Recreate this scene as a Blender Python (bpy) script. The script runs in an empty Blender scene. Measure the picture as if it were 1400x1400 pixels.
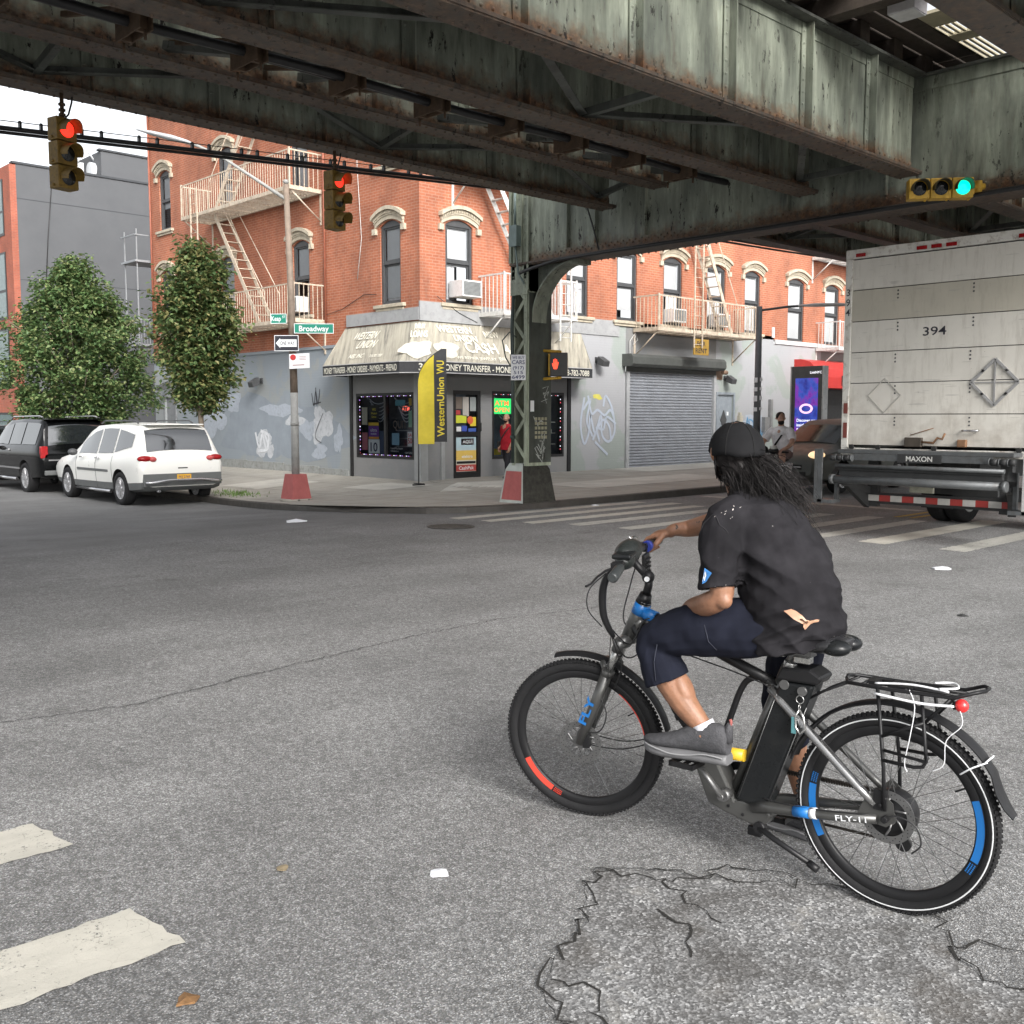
import bpy, bmesh, math, random
from math import sin, cos, pi, radians, sqrt, atan2
from mathutils import Vector as V, Matrix as MX, noise as NZ
rnd = random.Random(7)
S = bpy.context.scene
COL = S.collection

# ---------------------------------------------------------------- objects
def tag(o, label=None, cat=None, group=None, kind=None):
    if label: o['label'] = label
    if cat: o['category'] = cat
    if group: o['group'] = group
    if kind: o['kind'] = kind
    return o
def thing(name, label, cat, loc=(0,0,0), rz=0.0, group=None):
    o = bpy.data.objects.new(name, None); COL.objects.link(o)
    o.empty_display_size = .1
    o.location = loc; o.rotation_euler = (0,0,rz)
    return tag(o, label, cat, group)
def copy_tree(o, parent=None):
    c = o.copy(); COL.objects.link(c); c.parent = parent
    for ch in list(o.children): copy_tree(ch, c)
    return c
def v3(p): return V(p)

class MB:
    """collects shapes, then links them as ONE mesh object"""
    def __init__(s): s.v=[]; s.f=[]; s.m=[]; s.s=[]; s.cm=0; s.sp=False
    def mat(s,i): s.cm=i; return s
    def add(s, vs, fs, smooth=False):
        n=len(s.v); s.v.extend([tuple(p) for p in vs])
        for f in fs:
            s.f.append(tuple(i+n for i in f)); s.m.append(s.cm); s.s.append(smooth)
        return s
    def box8(s, c):
        return s.add(c, [(0,3,2,1),(4,5,6,7),(0,1,5,4),(1,2,6,5),(2,3,7,6),(3,0,4,7)])
    def box(s,x0,x1,y0,y1,z0,z1):
        x0,x1=min(x0,x1),max(x0,x1); y0,y1=min(y0,y1),max(y0,y1); z0,z1=min(z0,z1),max(z0,z1)
        return s.box8([(x0,y0,z0),(x1,y0,z0),(x1,y1,z0),(x0,y1,z0),(x0,y0,z1),(x1,y0,z1),(x1,y1,z1),(x0,y1,z1)])
    def pbox(s,P,u0,u1,z0,z1,d0,d1):
        return s.box8([P(u0,z0,d0),P(u1,z0,d0),P(u1,z0,d1),P(u0,z0,d1),P(u0,z1,d0),P(u1,z1,d0),P(u1,z1,d1),P(u0,z1,d1)])
    def quad(s,a,b,c,d): return s.add([a,b,c,d],[(0,1,2,3)])
    def poly(s,pts): return s.add(pts,[tuple(range(len(pts)))])
    def bar(s,p,q,w,h,up=(0,0,1)):
        p=V(p);q=V(q);d=(q-p).normalized();up=V(up)
        if abs(d.dot(up))>.99: up=V((1,0,0))
        a=d.cross(up).normalized()*(w/2); b=a.cross(d).normalized()*(h/2)
        c=[p-a-b,p+a-b,q+a-b,q-a-b,p-a+b,p+a+b,q+a+b,q-a+b]
        return s.box8(c)
    def tube(s,pts,r,n=8,smooth=True,closed=False,cap=True,flat=None):
        pts=[V(p) for p in pts]; N=len(pts)
        rs=list(r) if isinstance(r,(list,tuple)) else [r]*N
        if s.sp and N>2 and not closed:      # round the corners of hanging cables
            P=[];Q=[]
            for i in range(N-1):
                a,b,c,d=pts[max(0,i-1)],pts[i],pts[i+1],pts[min(N-1,i+2)]
                for k in range(6):
                    u=k/6; P.append(.5*(2*b+(c-a)*u+(2*a-5*b+4*c-d)*u*u+(3*b-a-3*c+d)*u**3)); Q.append(rs[i]+(rs[i+1]-rs[i])*u)
            pts=P+[pts[-1]]; rs=Q+[rs[-1]]; N=len(pts)
        tang=[]
        for i in range(N):
            if closed: t=pts[(i+1)%N]-pts[i-1]
            else: t=pts[min(i+1,N-1)]-pts[max(i-1,0)]
            if t.length<1e-9: t=V((0,0,1))
            tang.append(t.normalized())
        up=V((0,0,1)) if abs(tang[0].z)<.9 else V((1,0,0))
        a=tang[0].cross(up).normalized(); vs=[]
        for i in range(N):
            t=tang[i]; a=(a-t*a.dot(t))
            if a.length<1e-6: a=t.orthogonal()
            a.normalize(); b=t.cross(a)
            for k in range(n):
                an=2*pi*k/n+(pi/n)
                vs.append(pts[i]+(a*cos(an)+b*sin(an)*(flat or 1))*rs[i])
        fs=[]
        for i in range(N if closed else N-1):
            j=(i+1)%N
            for k in range(n):
                l=(k+1)%n
                fs.append((i*n+k,i*n+l,j*n+l,j*n+k))
        s.add(vs,fs,smooth)
        if cap and not closed:
            m=len(s.v)-len(vs)
            s.f.append(tuple(m+k for k in range(n))[::-1]); s.m.append(s.cm); s.s.append(False)
            s.f.append(tuple(m+(N-1)*n+k for k in range(n))); s.m.append(s.cm); s.s.append(False)
        return s
    def cyl(s,p,q,r0,r1=None,n=16,smooth=True):
        return s.tube([p,q],[r0,r0 if r1 is None else r1],n,smooth)
    def ell(s,c,r,R=None,nu=14,nv=9):
        c=V(c); vs=[];fs=[]
        if not isinstance(r,(tuple,list)): r=(r,r,r)
        for j in range(nv+1):
            th=pi*j/nv
            for i in range(nu):
                ph=2*pi*i/nu
                p=V((r[0]*sin(th)*cos(ph),r[1]*sin(th)*sin(ph),r[2]*cos(th)))
                if R: p=R@p
                vs.append(c+p)
        for j in range(nv):
            for i in range(nu):
                k=(i+1)%nu
                fs.append((j*nu+i,(j+1)*nu+i,(j+1)*nu+k,j*nu+k))
        return s.add(vs,fs,True)
    def prism(s,poly,O,ux,uy,dv):
        O=V(O);ux=V(ux);uy=V(uy);dv=V(dv)
        a=[O+ux*x+uy*y for x,y in poly]; n=len(a); b=[p+dv for p in a]
        fs=[tuple(range(n))[::-1],tuple(range(n,2*n))]+[(i,(i+1)%n,n+(i+1)%n,n+i) for i in range(n)]
        return s.add(a+b,fs)
    def loft(s,rings,smooth=True,caps=True,closed=True):
        n=len(rings[0]); vs=[p for r in rings for p in r]; fs=[]
        for i in range(len(rings)-1):
            for k in range(n if closed else n-1):
                l=(k+1)%n
                fs.append((i*n+k,i*n+l,(i+1)*n+l,(i+1)*n+k))
        s.add(vs,fs,smooth)
        if caps:
            m=len(s.v)-len(vs); e=m+(len(rings)-1)*n
            s.f+= [tuple(m+k for k in range(n))[::-1], tuple(e+k for k in range(n))]; s.m+=[s.cm]*2; s.s+=[False]*2
        return s
    def lathe(s,prof,O=(0,0,0),ax=(0,0,1),n=24,smooth=True,closed=False):
        O=V(O);ax=V(ax).normalized();a=ax.orthogonal().normalized();b=ax.cross(a)
        rings=[[O+ax*h+(a*cos(2*pi*k/n)+b*sin(2*pi*k/n))*r for k in range(n)] for r,h in prof]
        if closed: rings.append(rings[0])
        return s.loft(rings,smooth,not closed)
    def ribbon(s,pts,w,nrm):
        nrm=V(nrm).normalized(); pts=[V(p) for p in pts]; vs=[]
        ws=w if isinstance(w,(list,tuple)) else [w]*len(pts)
        for i,p in enumerate(pts):
            t=(pts[min(i+1,len(pts)-1)]-pts[max(i-1,0)]).normalized(); a=t.cross(nrm).normalized()*ws[i]/2
            vs+= [p-a,p+a]
        return s.add(vs,[(2*i,2*i+1,2*i+3,2*i+2) for i in range(len(pts)-1)])
    def rivet(s,c,nrm,r=.018,h=.012):
        c=V(c);nrm=V(nrm).normalized();a=nrm.orthogonal().normalized();b=nrm.cross(a)
        vs=[c+(a*cos(pi*k/3)+b*sin(pi*k/3))*r for k in range(6)]+[c+nrm*h+(a*cos(pi*k/3)+b*sin(pi*k/3))*r*.55 for k in range(6)]
        return s.add(vs,[(k,(k+1)%6,6+(k+1)%6,6+k) for k in range(6)]+[tuple(range(6,12))],True)
    def text(s,txt,O,ux,uy,h,w=None,align='C',bold=.0,shear=0.,lift=.0):
        vs,fs,(x0,x1,y0,y1)=text_geo(txt,bold)
        O=V(O);ux=V(ux).normalized();uy=V(uy).normalized();n=ux.cross(uy)
        k=h/.729; kx=k if w is None else w/(x1-x0)
        wd=(x1-x0)*kx; off={'C':-wd/2,'L':0,'R':-wd}[align]
        return s.add([O+ux*((x-x0)*kx+off+shear*y*k)+uy*(y*k)+n*lift for x,y in vs],fs)
    def xform(s,Mt):
        s.v=[tuple(Mt@V(p)) for p in s.v]; return s
    def mesh(s,name,mats):
        me=bpy.data.meshes.new(name); me.from_pydata(s.v,[],s.f); 
        for m in mats: me.materials.append(m)
        me.polygons.foreach_set('material_index',s.m); me.polygons.foreach_set('use_smooth',s.s); me.update(); return me
    def build(s,name,mats,parent=None,bevel=0.,loc=None,rz=0.,weld=False):
        if not isinstance(mats,(list,tuple)): mats=[mats]
        o=bpy.data.objects.new(name,s.mesh(name,mats)); COL.objects.link(o)
        if parent is not None: o.parent=parent
        if loc: o.location=loc
        if rz: o.rotation_euler=(0,0,rz)
        if bevel:
            m=o.modifiers.new('Bevel','BEVEL'); m.width=bevel; m.segments=2; m.limit_method='ANGLE'; m.angle_limit=radians(40)
        return o

_tg={}
def text_geo(txt,bold=0.):
    k=(txt,bold)
    if k in _tg: return _tg[k]
    cu=bpy.data.curves.new('t','FONT'); cu.body=txt; cu.size=1; cu.offset=bold; cu.resolution_u=3
    ob=bpy.data.objects.new('t',cu); me=ob.to_mesh()
    vs=[(v.co.x,v.co.y) for v in me.vertices]; fs=[tuple(p.vertices) for p in me.polygons]
    ob.to_mesh_clear(); bpy.data.objects.remove(ob); bpy.data.curves.remove(cu)
    xs=[p[0] for p in vs]; ys=[p[1] for p in vs]
    _tg[k]=(vs,fs,(min(xs),max(xs),min(ys),max(ys))); return _tg[k]

def apply_mods(o):
    dg=bpy.context.evaluated_depsgraph_get(); me=bpy.data.meshes.new_from_object(o.evaluated_get(dg))
    old=o.data; o.modifiers.clear(); o.data=me
    if old.users==0: bpy.data.meshes.remove(old)
    return o

# ---------------------------------------------------------------- materials
class NT:
    def __init__(s,name):
        m=bpy.data.materials.new(name); m.use_nodes=True; s.m=m; s.t=m.node_tree; s.b=s.t.nodes['Principled BSDF']
        s.n=s.t.nodes; s.l=s.t.links
        tc=s.n.new('ShaderNodeTexCoord'); s.obj=tc.outputs['Object']
    def node(s,ty,**kw):
        n=s.n.new(ty)
        for k,v in kw.items():
            if k in n.inputs.keys():
                if hasattr(v,'is_output') : s.l.new(v,n.inputs[k])
                else: n.inputs[k].default_value=v
            else: setattr(n,k,v)
        return n
    def link(s,a,b): s.l.new(a,b)
    def mapping(s,vec=None,scale=(1,1,1),loc=(0,0,0),rot=(0,0,0)):
        n=s.node('ShaderNodeMapping'); s.l.new(vec or s.obj,n.inputs['Vector']); n.inputs['Scale'].default_value=scale; n.inputs['Location'].default_value=loc; n.inputs['Rotation'].default_value=rot
        return n.outputs[0]
    def noise(s,scale,detail=4,rough=.6,vec=None,dist=0.):
        n=s.node('ShaderNodeTexNoise',Scale=scale,Detail=detail,Roughness=rough,Distortion=dist); s.l.new(vec or s.obj,n.inputs['Vector']); return n.outputs['Fac']
    def ramp(s,fac,stops):
        n=s.n.new('ShaderNodeValToRGB'); s.l.new(fac,n.inputs[0]); e=n.color_ramp.elements
        while len(e)<len(stops): e.new(.5)
        for x,(p,c) in zip(e,stops):
            x.position=p; x.color=(c,c,c,1) if isinstance(c,(int,float)) else (*c,1)
        return n.outputs[0]
    def mix(s,f,a,b,mode='MIX'):
        n=s.n.new('ShaderNodeMix'); n.data_type='RGBA'; n.blend_type=mode
        for i,x in ((0,f),(6,a),(7,b)):
            if hasattr(x,'is_output'): s.l.new(x,n.inputs[i])
            elif i==0: n.inputs[0].default_value=x
            else: n.inputs[i].default_value=(*x,1) if not isinstance(x,(int,float)) else (x,x,x,1)
        return n.outputs[2]
    def math(s,op,a,b=0.,clamp=False):
        n=s.n.new('ShaderNodeMath'); n.operation=op; n.use_clamp=clamp
        for i,x in ((0,a),(1,b)):
            if hasattr(x,'is_output'): s.l.new(x,n.inputs[i])
            else: n.inputs[i].default_value=x
        return n.outputs[0]
    def sep(s,vec=None):
        n=s.n.new('ShaderNodeSeparateXYZ'); s.l.new(vec or s.obj,n.inputs[0]); return n.outputs
    def comb(s,x,y,z):
        n=s.n.new('ShaderNodeCombineXYZ')
        for i,a in enumerate((x,y,z)):
            if hasattr(a,'is_output'): s.l.new(a,n.inputs[i])
            else: n.inputs[i].default_value=a
        return n.outputs[0]
    def bump(s,h,st=.3,d=.01):
        n=s.n.new('ShaderNodeBump'); n.inputs['Strength'].default_value=st; n.inputs['Distance'].default_value=d
        s.l.new(h,n.inputs['Height']); s.l.new(n.outputs[0],s.b.inputs['Normal'])
    def out(s,col=None,rough=None,metal=None):
        for k,x in (('Base Color',col),('Roughness',rough),('Metallic',metal)):
            if x is None: continue
            if hasattr(x,'is_output'): s.l.new(x,s.b.inputs[k])
            else: s.b.inputs[k].default_value=(*x,1) if k=='Base Color' else x
        return s.m
_mc={}
def pm(name,col,rough=.55,metal=0.,var=.18,scale=6.,bump=0.,bscale=60.,spec=None,coat=0.,dirt=0.,dirtc=(.05,.04,.03)):
    """plain procedural material: base colour with noise variation, optional bump and blotchy dirt"""
    if name in _mc: return _mc[name]
    t=NT(name)
    n=t.noise(scale,5,.65)
    lo=tuple(c*(1-var) for c in col); hi=tuple(min(1,c*(1+var)) for c in col)
    c=t.ramp(n,[(.25,lo),(.75,hi)])
    if dirt:
        d=t.ramp(t.noise(scale*2.3,6,.7),[(.5,0),(.72,dirt)]); c=t.mix(d,c,dirtc)
    r=t.ramp(t.noise(scale*3,3),[(.3,max(0,rough-.08)),(.7,min(1,rough+.08))])
    t.out(c,r,metal)
    if coat: t.b.inputs['Coat Weight'].default_value=coat; t.b.inputs['Coat Roughness'].default_value=.05
    if spec is not None: t.b.inputs['Specular IOR Level'].default_value=spec
    if bump: t.bump(t.noise(bscale,4),bump,.01)
    _mc[name]=t.m; return t.m
def emit(name,col,st,base=None):
    if name in _mc: return _mc[name]
    t=NT(name); t.out(base or col,.4); t.b.inputs['Emission Color'].default_value=(*col,1); t.b.inputs['Emission Strength'].default_value=st
    _mc[name]=t.m; return t.m
def glass(name,tint=(.9,.95,.95),opac=.25,dark=(.02,.025,.03)):
    """window glass: partly see-through, mirror-like at grazing angles"""
    if name in _mc: return _mc[name]
    t=NT(name); b=t.b; b.inputs['Base Color'].default_value=(*dark,1); b.inputs['Roughness'].default_value=.04
    b.inputs['Specular IOR Level'].default_value=.7
    tr=t.node('ShaderNodeBsdfTransparent'); tr.inputs[0].default_value=(*tint,1)
    mx=t.node('ShaderNodeMixShader'); fr=t.node('ShaderNodeFresnel'); fr.inputs[0].default_value=1.5
    f=t.math('ADD',fr.outputs[0],opac,True)
    t.link(f,mx.inputs[0]); t.link(tr.outputs[0],mx.inputs[1]); t.link(b.outputs[0],mx.inputs[2])
    t.link(mx.outputs[0],t.n['Material Output'].inputs[0]); _mc[name]=t.m; return t.m

def mat_asphalt():
    t=NT('asphalt')
    xy=t.sep()
    vor=t.node('ShaderNodeTexVoronoi',Scale=185.); t.link(t.obj,vor.inputs['Vector'])
    sp=t.node('ShaderNodeSeparateColor'); t.link(vor.outputs['Color'],sp.inputs[0])
    st=t.ramp(sp.outputs[0],[(0.,.11),(.35,.165),(.62,.22),(.82,.30),(.95,.43)])
    v2=t.node('ShaderNodeTexVoronoi',Scale=42.); t.link(t.obj,v2.inputs['Vector'])
    s2=t.node('ShaderNodeSeparateColor'); t.link(v2.outputs['Color'],s2.inputs[0])
    big=t.ramp(s2.outputs[1],[(0.,.8),(.5,1.),(1.,1.25)])
    worn=t.mix(1.,st,big,'MULTIPLY')
    worn=t.mix(t.ramp(vor.outputs['Distance'],[(.40,0.),(.8,.45)]),worn,(.055,.053,.05))
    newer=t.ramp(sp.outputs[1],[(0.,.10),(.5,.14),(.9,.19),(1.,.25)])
    # the newer, darker surface of the side street, and faint shade under the railway mixed into the colour
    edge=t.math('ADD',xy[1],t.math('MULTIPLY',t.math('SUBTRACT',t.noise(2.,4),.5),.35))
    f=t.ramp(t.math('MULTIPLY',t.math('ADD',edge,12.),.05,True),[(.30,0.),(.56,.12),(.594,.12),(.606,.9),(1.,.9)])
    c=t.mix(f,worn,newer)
    blot=t.ramp(t.noise(.55,5,.6),[(.3,.76),(.7,1.16)])
    c=t.mix(1.,c,blot,'MULTIPLY')
    c=t.mix(1.,c,t.ramp(t.noise(.9,5,.6,vec=t.mapping(scale=(.18,1.3,1.))),[(.32,.86),(.68,1.12)]),'MULTIPLY')
    oil=t.ramp(t.noise(1.7,7,.72),[(.57,0.),(.72,.42)])
    c=t.mix(oil,c,(.035,.034,.033))
    tint=t.ramp(t.noise(90,2),[(.4,(1.02,1.,.97)),(.6,(.98,1.,1.02))]); c=t.mix(1.,c,tint,'MULTIPLY')
    t.bump(vor.outputs['Distance'],.55,.006)
    return t.out(c,.82)
def mat_patch():
    t=NT('stained_asphalt')
    vor=t.node('ShaderNodeTexVoronoi',Scale=125.); t.link(t.obj,vor.inputs['Vector'])
    sp=t.node('ShaderNodeSeparateColor'); t.link(vor.outputs['Color'],sp.inputs[0])
    st=t.ramp(sp.outputs[0],[(0.,.085),(.4,.15),(.7,.23),(.9,.34),(1.,.5)])
    n=t.noise(3.2,6,.7,dist=.6)
    c=t.mix(t.ramp(n,[(.36,.6),(.47,.3),(.54,0.)]),st,(.05,.045,.04))
    c=t.mix(t.ramp(n,[(.57,0.),(.68,.5)]),c,(.34,.325,.295))
    c=t.mix(t.ramp(t.noise(2.1,4),[(.55,0.),(.75,.35)]),c,(.10,.08,.055))
    t.bump(vor.outputs['Distance'],.4,.005)
    return t.out(c,.85)
def mat_paint(name,col,wear=.5):
    """road paint, worn through to the road in flakes and cracks"""
    t=NT(name)
    c=t.ramp(t.noise(9,5),[(.3,tuple(x*.86 for x in col)),(.7,col)])
    cr=t.node('ShaderNodeTexVoronoi',Scale=11.,feature='DISTANCE_TO_EDGE'); nz=t.node('ShaderNodeTexNoise',Scale=7.,Detail=5.); t.link(t.obj,nz.inputs['Vector']); t.link(t.mix(.12,t.obj,nz.outputs['Color'],'ADD'),cr.inputs['Vector'])
    ck=t.ramp(cr.outputs['Distance'],[(.004,.7),(.018,0.)])
    c=t.mix(t.math('MULTIPLY',ck,t.ramp(t.noise(2.3,3),[(.48,0.),(.62,.6)])),c,(.2,.18,.15))
    c=t.mix(t.ramp(t.noise(3.3,6,.7,vec=t.mapping(scale=(.35,1.6,1))),[(.45,0.),(.72,.45)]),c,tuple(x*.55 for x in col))
    fl=t.ramp(t.math('ADD',t.math('MULTIPLY',t.noise(75,4,.7),.6),t.math('MULTIPLY',t.noise(5,5,.7),.4)),[(wear-.03,0.),(wear+.04,1.)])
    c=t.mix(fl,c,(.11,.11,.105))
    t.bump(t.noise(120,3),.35,.006)
    return t.out(c,.75)
def mat_concrete(name='concrete',col=(.36,.34,.30),slab=True):
    t=NT(name)
    c=t.ramp(t.noise(1.3,7,.65),[(.3,tuple(x*.78 for x in col)),(.7,tuple(x*1.12 for x in col))])
    c=t.mix(t.ramp(t.noise(55,3),[(.4,.0),(.75,.3)]),c,(.2,.19,.17))
    gum=t.node('ShaderNodeTexVoronoi',Scale=2.6); t.link(t.obj,gum.inputs['Vector'])
    c=t.mix(t.ramp(gum.outputs['Distance'],[(.05,.6),(.085,0.)]),c,(.09,.085,.08))
    if slab:
        br=t.node('ShaderNodeTexBrick',Scale=1.); t.link(t.mapping(loc=(.4,.3,0)),br.inputs['Vector']); br.offset=0.
        br.inputs['Brick Width'].default_value=1.5; br.inputs['Row Height'].default_value=1.5; br.inputs['Mortar Size'].default_value=.012; br.inputs['Mortar Smooth'].default_value=.3
        c=t.mix(br.outputs['Fac'],c,(.12,.11,.10))
    t.bump(t.noise(70,4),.25,.006)
    return t.out(c,.85)
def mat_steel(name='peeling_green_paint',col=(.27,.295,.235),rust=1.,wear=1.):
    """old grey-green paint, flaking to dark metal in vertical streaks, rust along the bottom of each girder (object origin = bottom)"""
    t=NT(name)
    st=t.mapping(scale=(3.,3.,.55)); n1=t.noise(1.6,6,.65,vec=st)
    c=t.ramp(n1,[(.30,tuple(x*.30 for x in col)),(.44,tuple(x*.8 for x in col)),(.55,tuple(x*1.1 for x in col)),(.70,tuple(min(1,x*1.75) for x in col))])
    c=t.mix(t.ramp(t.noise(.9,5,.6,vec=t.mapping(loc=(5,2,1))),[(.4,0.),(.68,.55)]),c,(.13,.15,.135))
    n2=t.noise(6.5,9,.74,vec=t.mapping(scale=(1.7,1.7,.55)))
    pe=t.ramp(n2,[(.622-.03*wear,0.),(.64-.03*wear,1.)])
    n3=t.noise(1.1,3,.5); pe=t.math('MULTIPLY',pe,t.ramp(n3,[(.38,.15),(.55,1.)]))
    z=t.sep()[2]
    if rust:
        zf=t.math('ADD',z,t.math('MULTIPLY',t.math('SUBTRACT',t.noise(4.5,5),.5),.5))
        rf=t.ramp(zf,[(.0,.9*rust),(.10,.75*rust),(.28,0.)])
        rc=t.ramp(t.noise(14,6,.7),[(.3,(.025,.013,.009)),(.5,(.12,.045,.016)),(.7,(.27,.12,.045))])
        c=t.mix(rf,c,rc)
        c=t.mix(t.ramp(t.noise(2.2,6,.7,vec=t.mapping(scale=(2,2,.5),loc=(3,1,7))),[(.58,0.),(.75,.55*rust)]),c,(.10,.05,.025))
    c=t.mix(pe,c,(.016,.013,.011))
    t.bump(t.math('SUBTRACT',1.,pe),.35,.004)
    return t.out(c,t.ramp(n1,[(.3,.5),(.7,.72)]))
def mat_brick(name,c1,c2,mortar,bw=.205,rh=.07,ms=.009):
    t=NT(name); s=t.sep()
    vec=t.comb(t.math('ADD',s[0],s[1]),s[2],0.)
    br=t.node('ShaderNodeTexBrick',Scale=1.); t.link(vec,br.inputs['Vector'])
    br.inputs['Brick Width'].default_value=bw; br.inputs['Row Height'].default_value=rh; br.inputs['Mortar Size'].default_value=ms; br.inputs['Mortar Smooth'].default_value=.2; br.inputs['Bias'].default_value=-.1
    br.inputs['Color1'].default_value=(*c1,1); br.inputs['Color2'].default_value=(*c2,1); br.inputs['Mortar'].default_value=(*mortar,1)
    c=br.outputs['Color']
    c=t.mix(1.,c,t.ramp(t.noise(.8,6,.65),[(.3,.72),(.7,1.2)]),'MULTIPLY')
    c=t.mix(t.ramp(t.noise(1.5,7,.75,vec=t.mapping(scale=(1.3,1.3,.35))),[(.48,0.),(.74,.55)]),c,(.15,.065,.042))
    c=t.mix(t.ramp(t.noise(6,5,.7),[(.66,0.),(.72,.6)]),c,(.5,.36,.27))
    t.bump(t.math('SUBTRACT',1.,br.outputs['Fac']),.5,.006)
    return t.out(c,.8)
def mat_wall(name,col,col2,dirt=.25):
    """painted-over ground floor wall: blotches of two paints, streaks, faint brick relief"""
    t=NT(name); s=t.sep()
    n=t.noise(.7,6,.55,dist=.3)
    c=t.mix(t.ramp(n,[(.46,0.),(.5,1.)]),col,col2)
    c=t.mix(t.ramp(t.noise(2.4,7,.7,vec=t.mapping(scale=(1.4,1.4,.5))),[(.55,0.),(.8,dirt)]),c,(.17,.17,.16))
    c=t.mix(t.ramp(t.noise(11,6,.75),[(.67,0.),(.7,.5)]),c,(.12,.12,.12))
    vec=t.comb(t.math('ADD',s[0],s[1]),s[2],0.)
    br=t.node('ShaderNodeTexBrick',Scale=1.); t.link(vec,br.inputs['Vector'])
    br.inputs['Brick Width'].default_value=.205; br.inputs['Row Height'].default_value=.07; br.inputs['Mortar Size'].default_value=.009
    t.bump(t.math('SUBTRACT',1.,br.outputs['Fac']),.25,.004)
    return t.out(c,.7)
# ================================================================ SETTING
def smooth(t): t=max(0,min(1,t)); return t*t*(3-2*t)
def zroad(x,y): return -.2*smooth((y-.3)/6.7)*smooth((14-x)/4 if x>10 else 1)
def zwalk(x,y):
    # far pavement: level with the shop fronts, falling gently to the kerb
    if y>0.2 and x<2.42:
        zk=zroad(x,y)+.12; return zk+(.1-zk)*smooth((x+2.3)/4.7)
    return .11+.012*max(0,y)*.6+.006*max(0,min(20,x))
M_ASPH=mat_asphalt(); M_PATCH=mat_patch()
M_WHITE=mat_paint('worn_white_road_paint',(.52,.50,.44),.595); M_WORN=mat_paint('flaking_white_road_paint',(.46,.45,.41),.57)
M_YEL=mat_paint('yellow_road_paint',(.5,.34,.04),.56)
M_CONC=mat_concrete(); M_CONC2=mat_concrete('new_concrete_flag',(.52,.50,.45),False)
M_KERB=pm('kerb_steel_edge',(.055,.05,.045),.6,0,.3,3,.3)
M_CRACK=pm('crack_dirt',(.018,.017,.015),.95)

def grid_sheet(xs,ys,zf):
    mb=MB(); n=len(ys); vs=[(x,y,zf(x,y)) for x in xs for y in ys]
    return mb.add(vs,[(i*n+j,(i+1)*n+j,(i+1)*n+j+1,i*n+j+1) for i in range(len(xs)-1) for j in range(n-1)],True)
fx=[-400,-150,-60,-30]+[-20+1.*i for i in range(41)]+[40,80,160,400]
fy=[-400,-150,-60,-30,-20]+[-14+1.*i for i in range(35)]+[30,60,150,400]
tag(grid_sheet(fx,fy,zroad).build('road',M_ASPH),kind='structure')

# far pavement with rounded corner and a real kerb
KP=[(-2.3,80),(-2.3,12),(-2.3,8),(-2.38,6),(-2.55,4.4),(-2.58,3.2),(-2.45,2.2),(-2.2,1.3),(-1.8,.6),(-1.2,.2),(-.5,.02),(.4,-.05),(3,-.05),(8,-.05),(16,-.05),(30,-.05),(90,-.05)]
pv=MB(); inner=[(2.6,80),(2.6,12),(2.6,8),(2.6,6.9),(2.6,6.6),(2.6,6.4),(2.6,6.3),(2.6,6.25),(2.6,6.2),(2.6,6.2),(2.6,6.2),(2.62,6.2),(3.2,6.2),(8,6.2),(16,6.2),(30,6.2),(90,6.2)]
rows=[]
for (a,b),(c,d) in zip(KP,inner):
    rows.append([(a+(c-a)*k/8,b+(d-b)*k/8) for k in range(9)])
pv.add([(x,y,zwalk(x,y)) for r in rows for x,y in r],[(i*9+j,i*9+j+1,(i+1)*9+j+1,(i+1)*9+j) for i in range(len(rows)-1) for j in range(8)],True)
tag(pv.build('pavement',M_CONC),kind='structure')
kb=MB(); rings=[]
for i,(x,y) in enumerate(KP):
    a=V(KP[max(0,i-1)]);b=V(KP[min(len(KP)-1,i+1)]); t=(b-a).normalized(); nn=V((-t.y,t.x))  # inward
    zt=zwalk(x,y)+.004; zb=zroad(x,y)-.1
    # dropped kerb at the crossing ramp
    dr=.085*math.exp(-((x+2.35)**2+(y-2.2)**2)/.9); zt-=dr
    o=V((x,y))-nn*.012; q=V((x,y))+nn*.13
    rings.append([(o.x,o.y,zb),(o.x,o.y,zt-.015),(o.x+nn.x*.02,o.y+nn.y*.02,zt),(q.x,q.y,zt+dr*.6),(q.x,q.y,zb)])
kb.loft(rings,False)
tag(kb.build('kerb',M_KERB),kind='structure')
# paler replaced flags lying in the pavement (4 mm proud)
def flag(pts,name='pavement_flag',m=None,lift=.006):
    mb=MB(); n=8; (a,b,c,d)=[V((x,y,0)) for x,y in pts]; vs=[]
    for i in range(n+1):
        for j in range(n+1):
            p=a.lerp(b,i/n).lerp(d.lerp(c,i/n),j/n); vs.append((p.x,p.y,zwalk(p.x,p.y)+lift))
    mb.add(vs,[(i*(n+1)+j,(i+1)*(n+1)+j,(i+1)*(n+1)+j+1,i*(n+1)+j+1) for i in range(n) for j in range(n)])
    return tag(mb.build(name,m or M_CONC2),kind='structure')
flag([(1.0,3.6),(2.6,3.2),(4.0,4.5),(2.4,4.9)]); flag([(3.6,1.5),(9,1.5),(9,3.1),(3.6,3.1)]); flag([(9.2,4.3),(15,4.3),(15,5.9),(9.2,5.9)]); flag([(-.6,8.5),(1.2,8.5),(1.2,10.3),(-.6,10.3)]);flag([(.6,5.2),(2.2,5.2),(2.2,6.7),(.6,6.7)])

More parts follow.
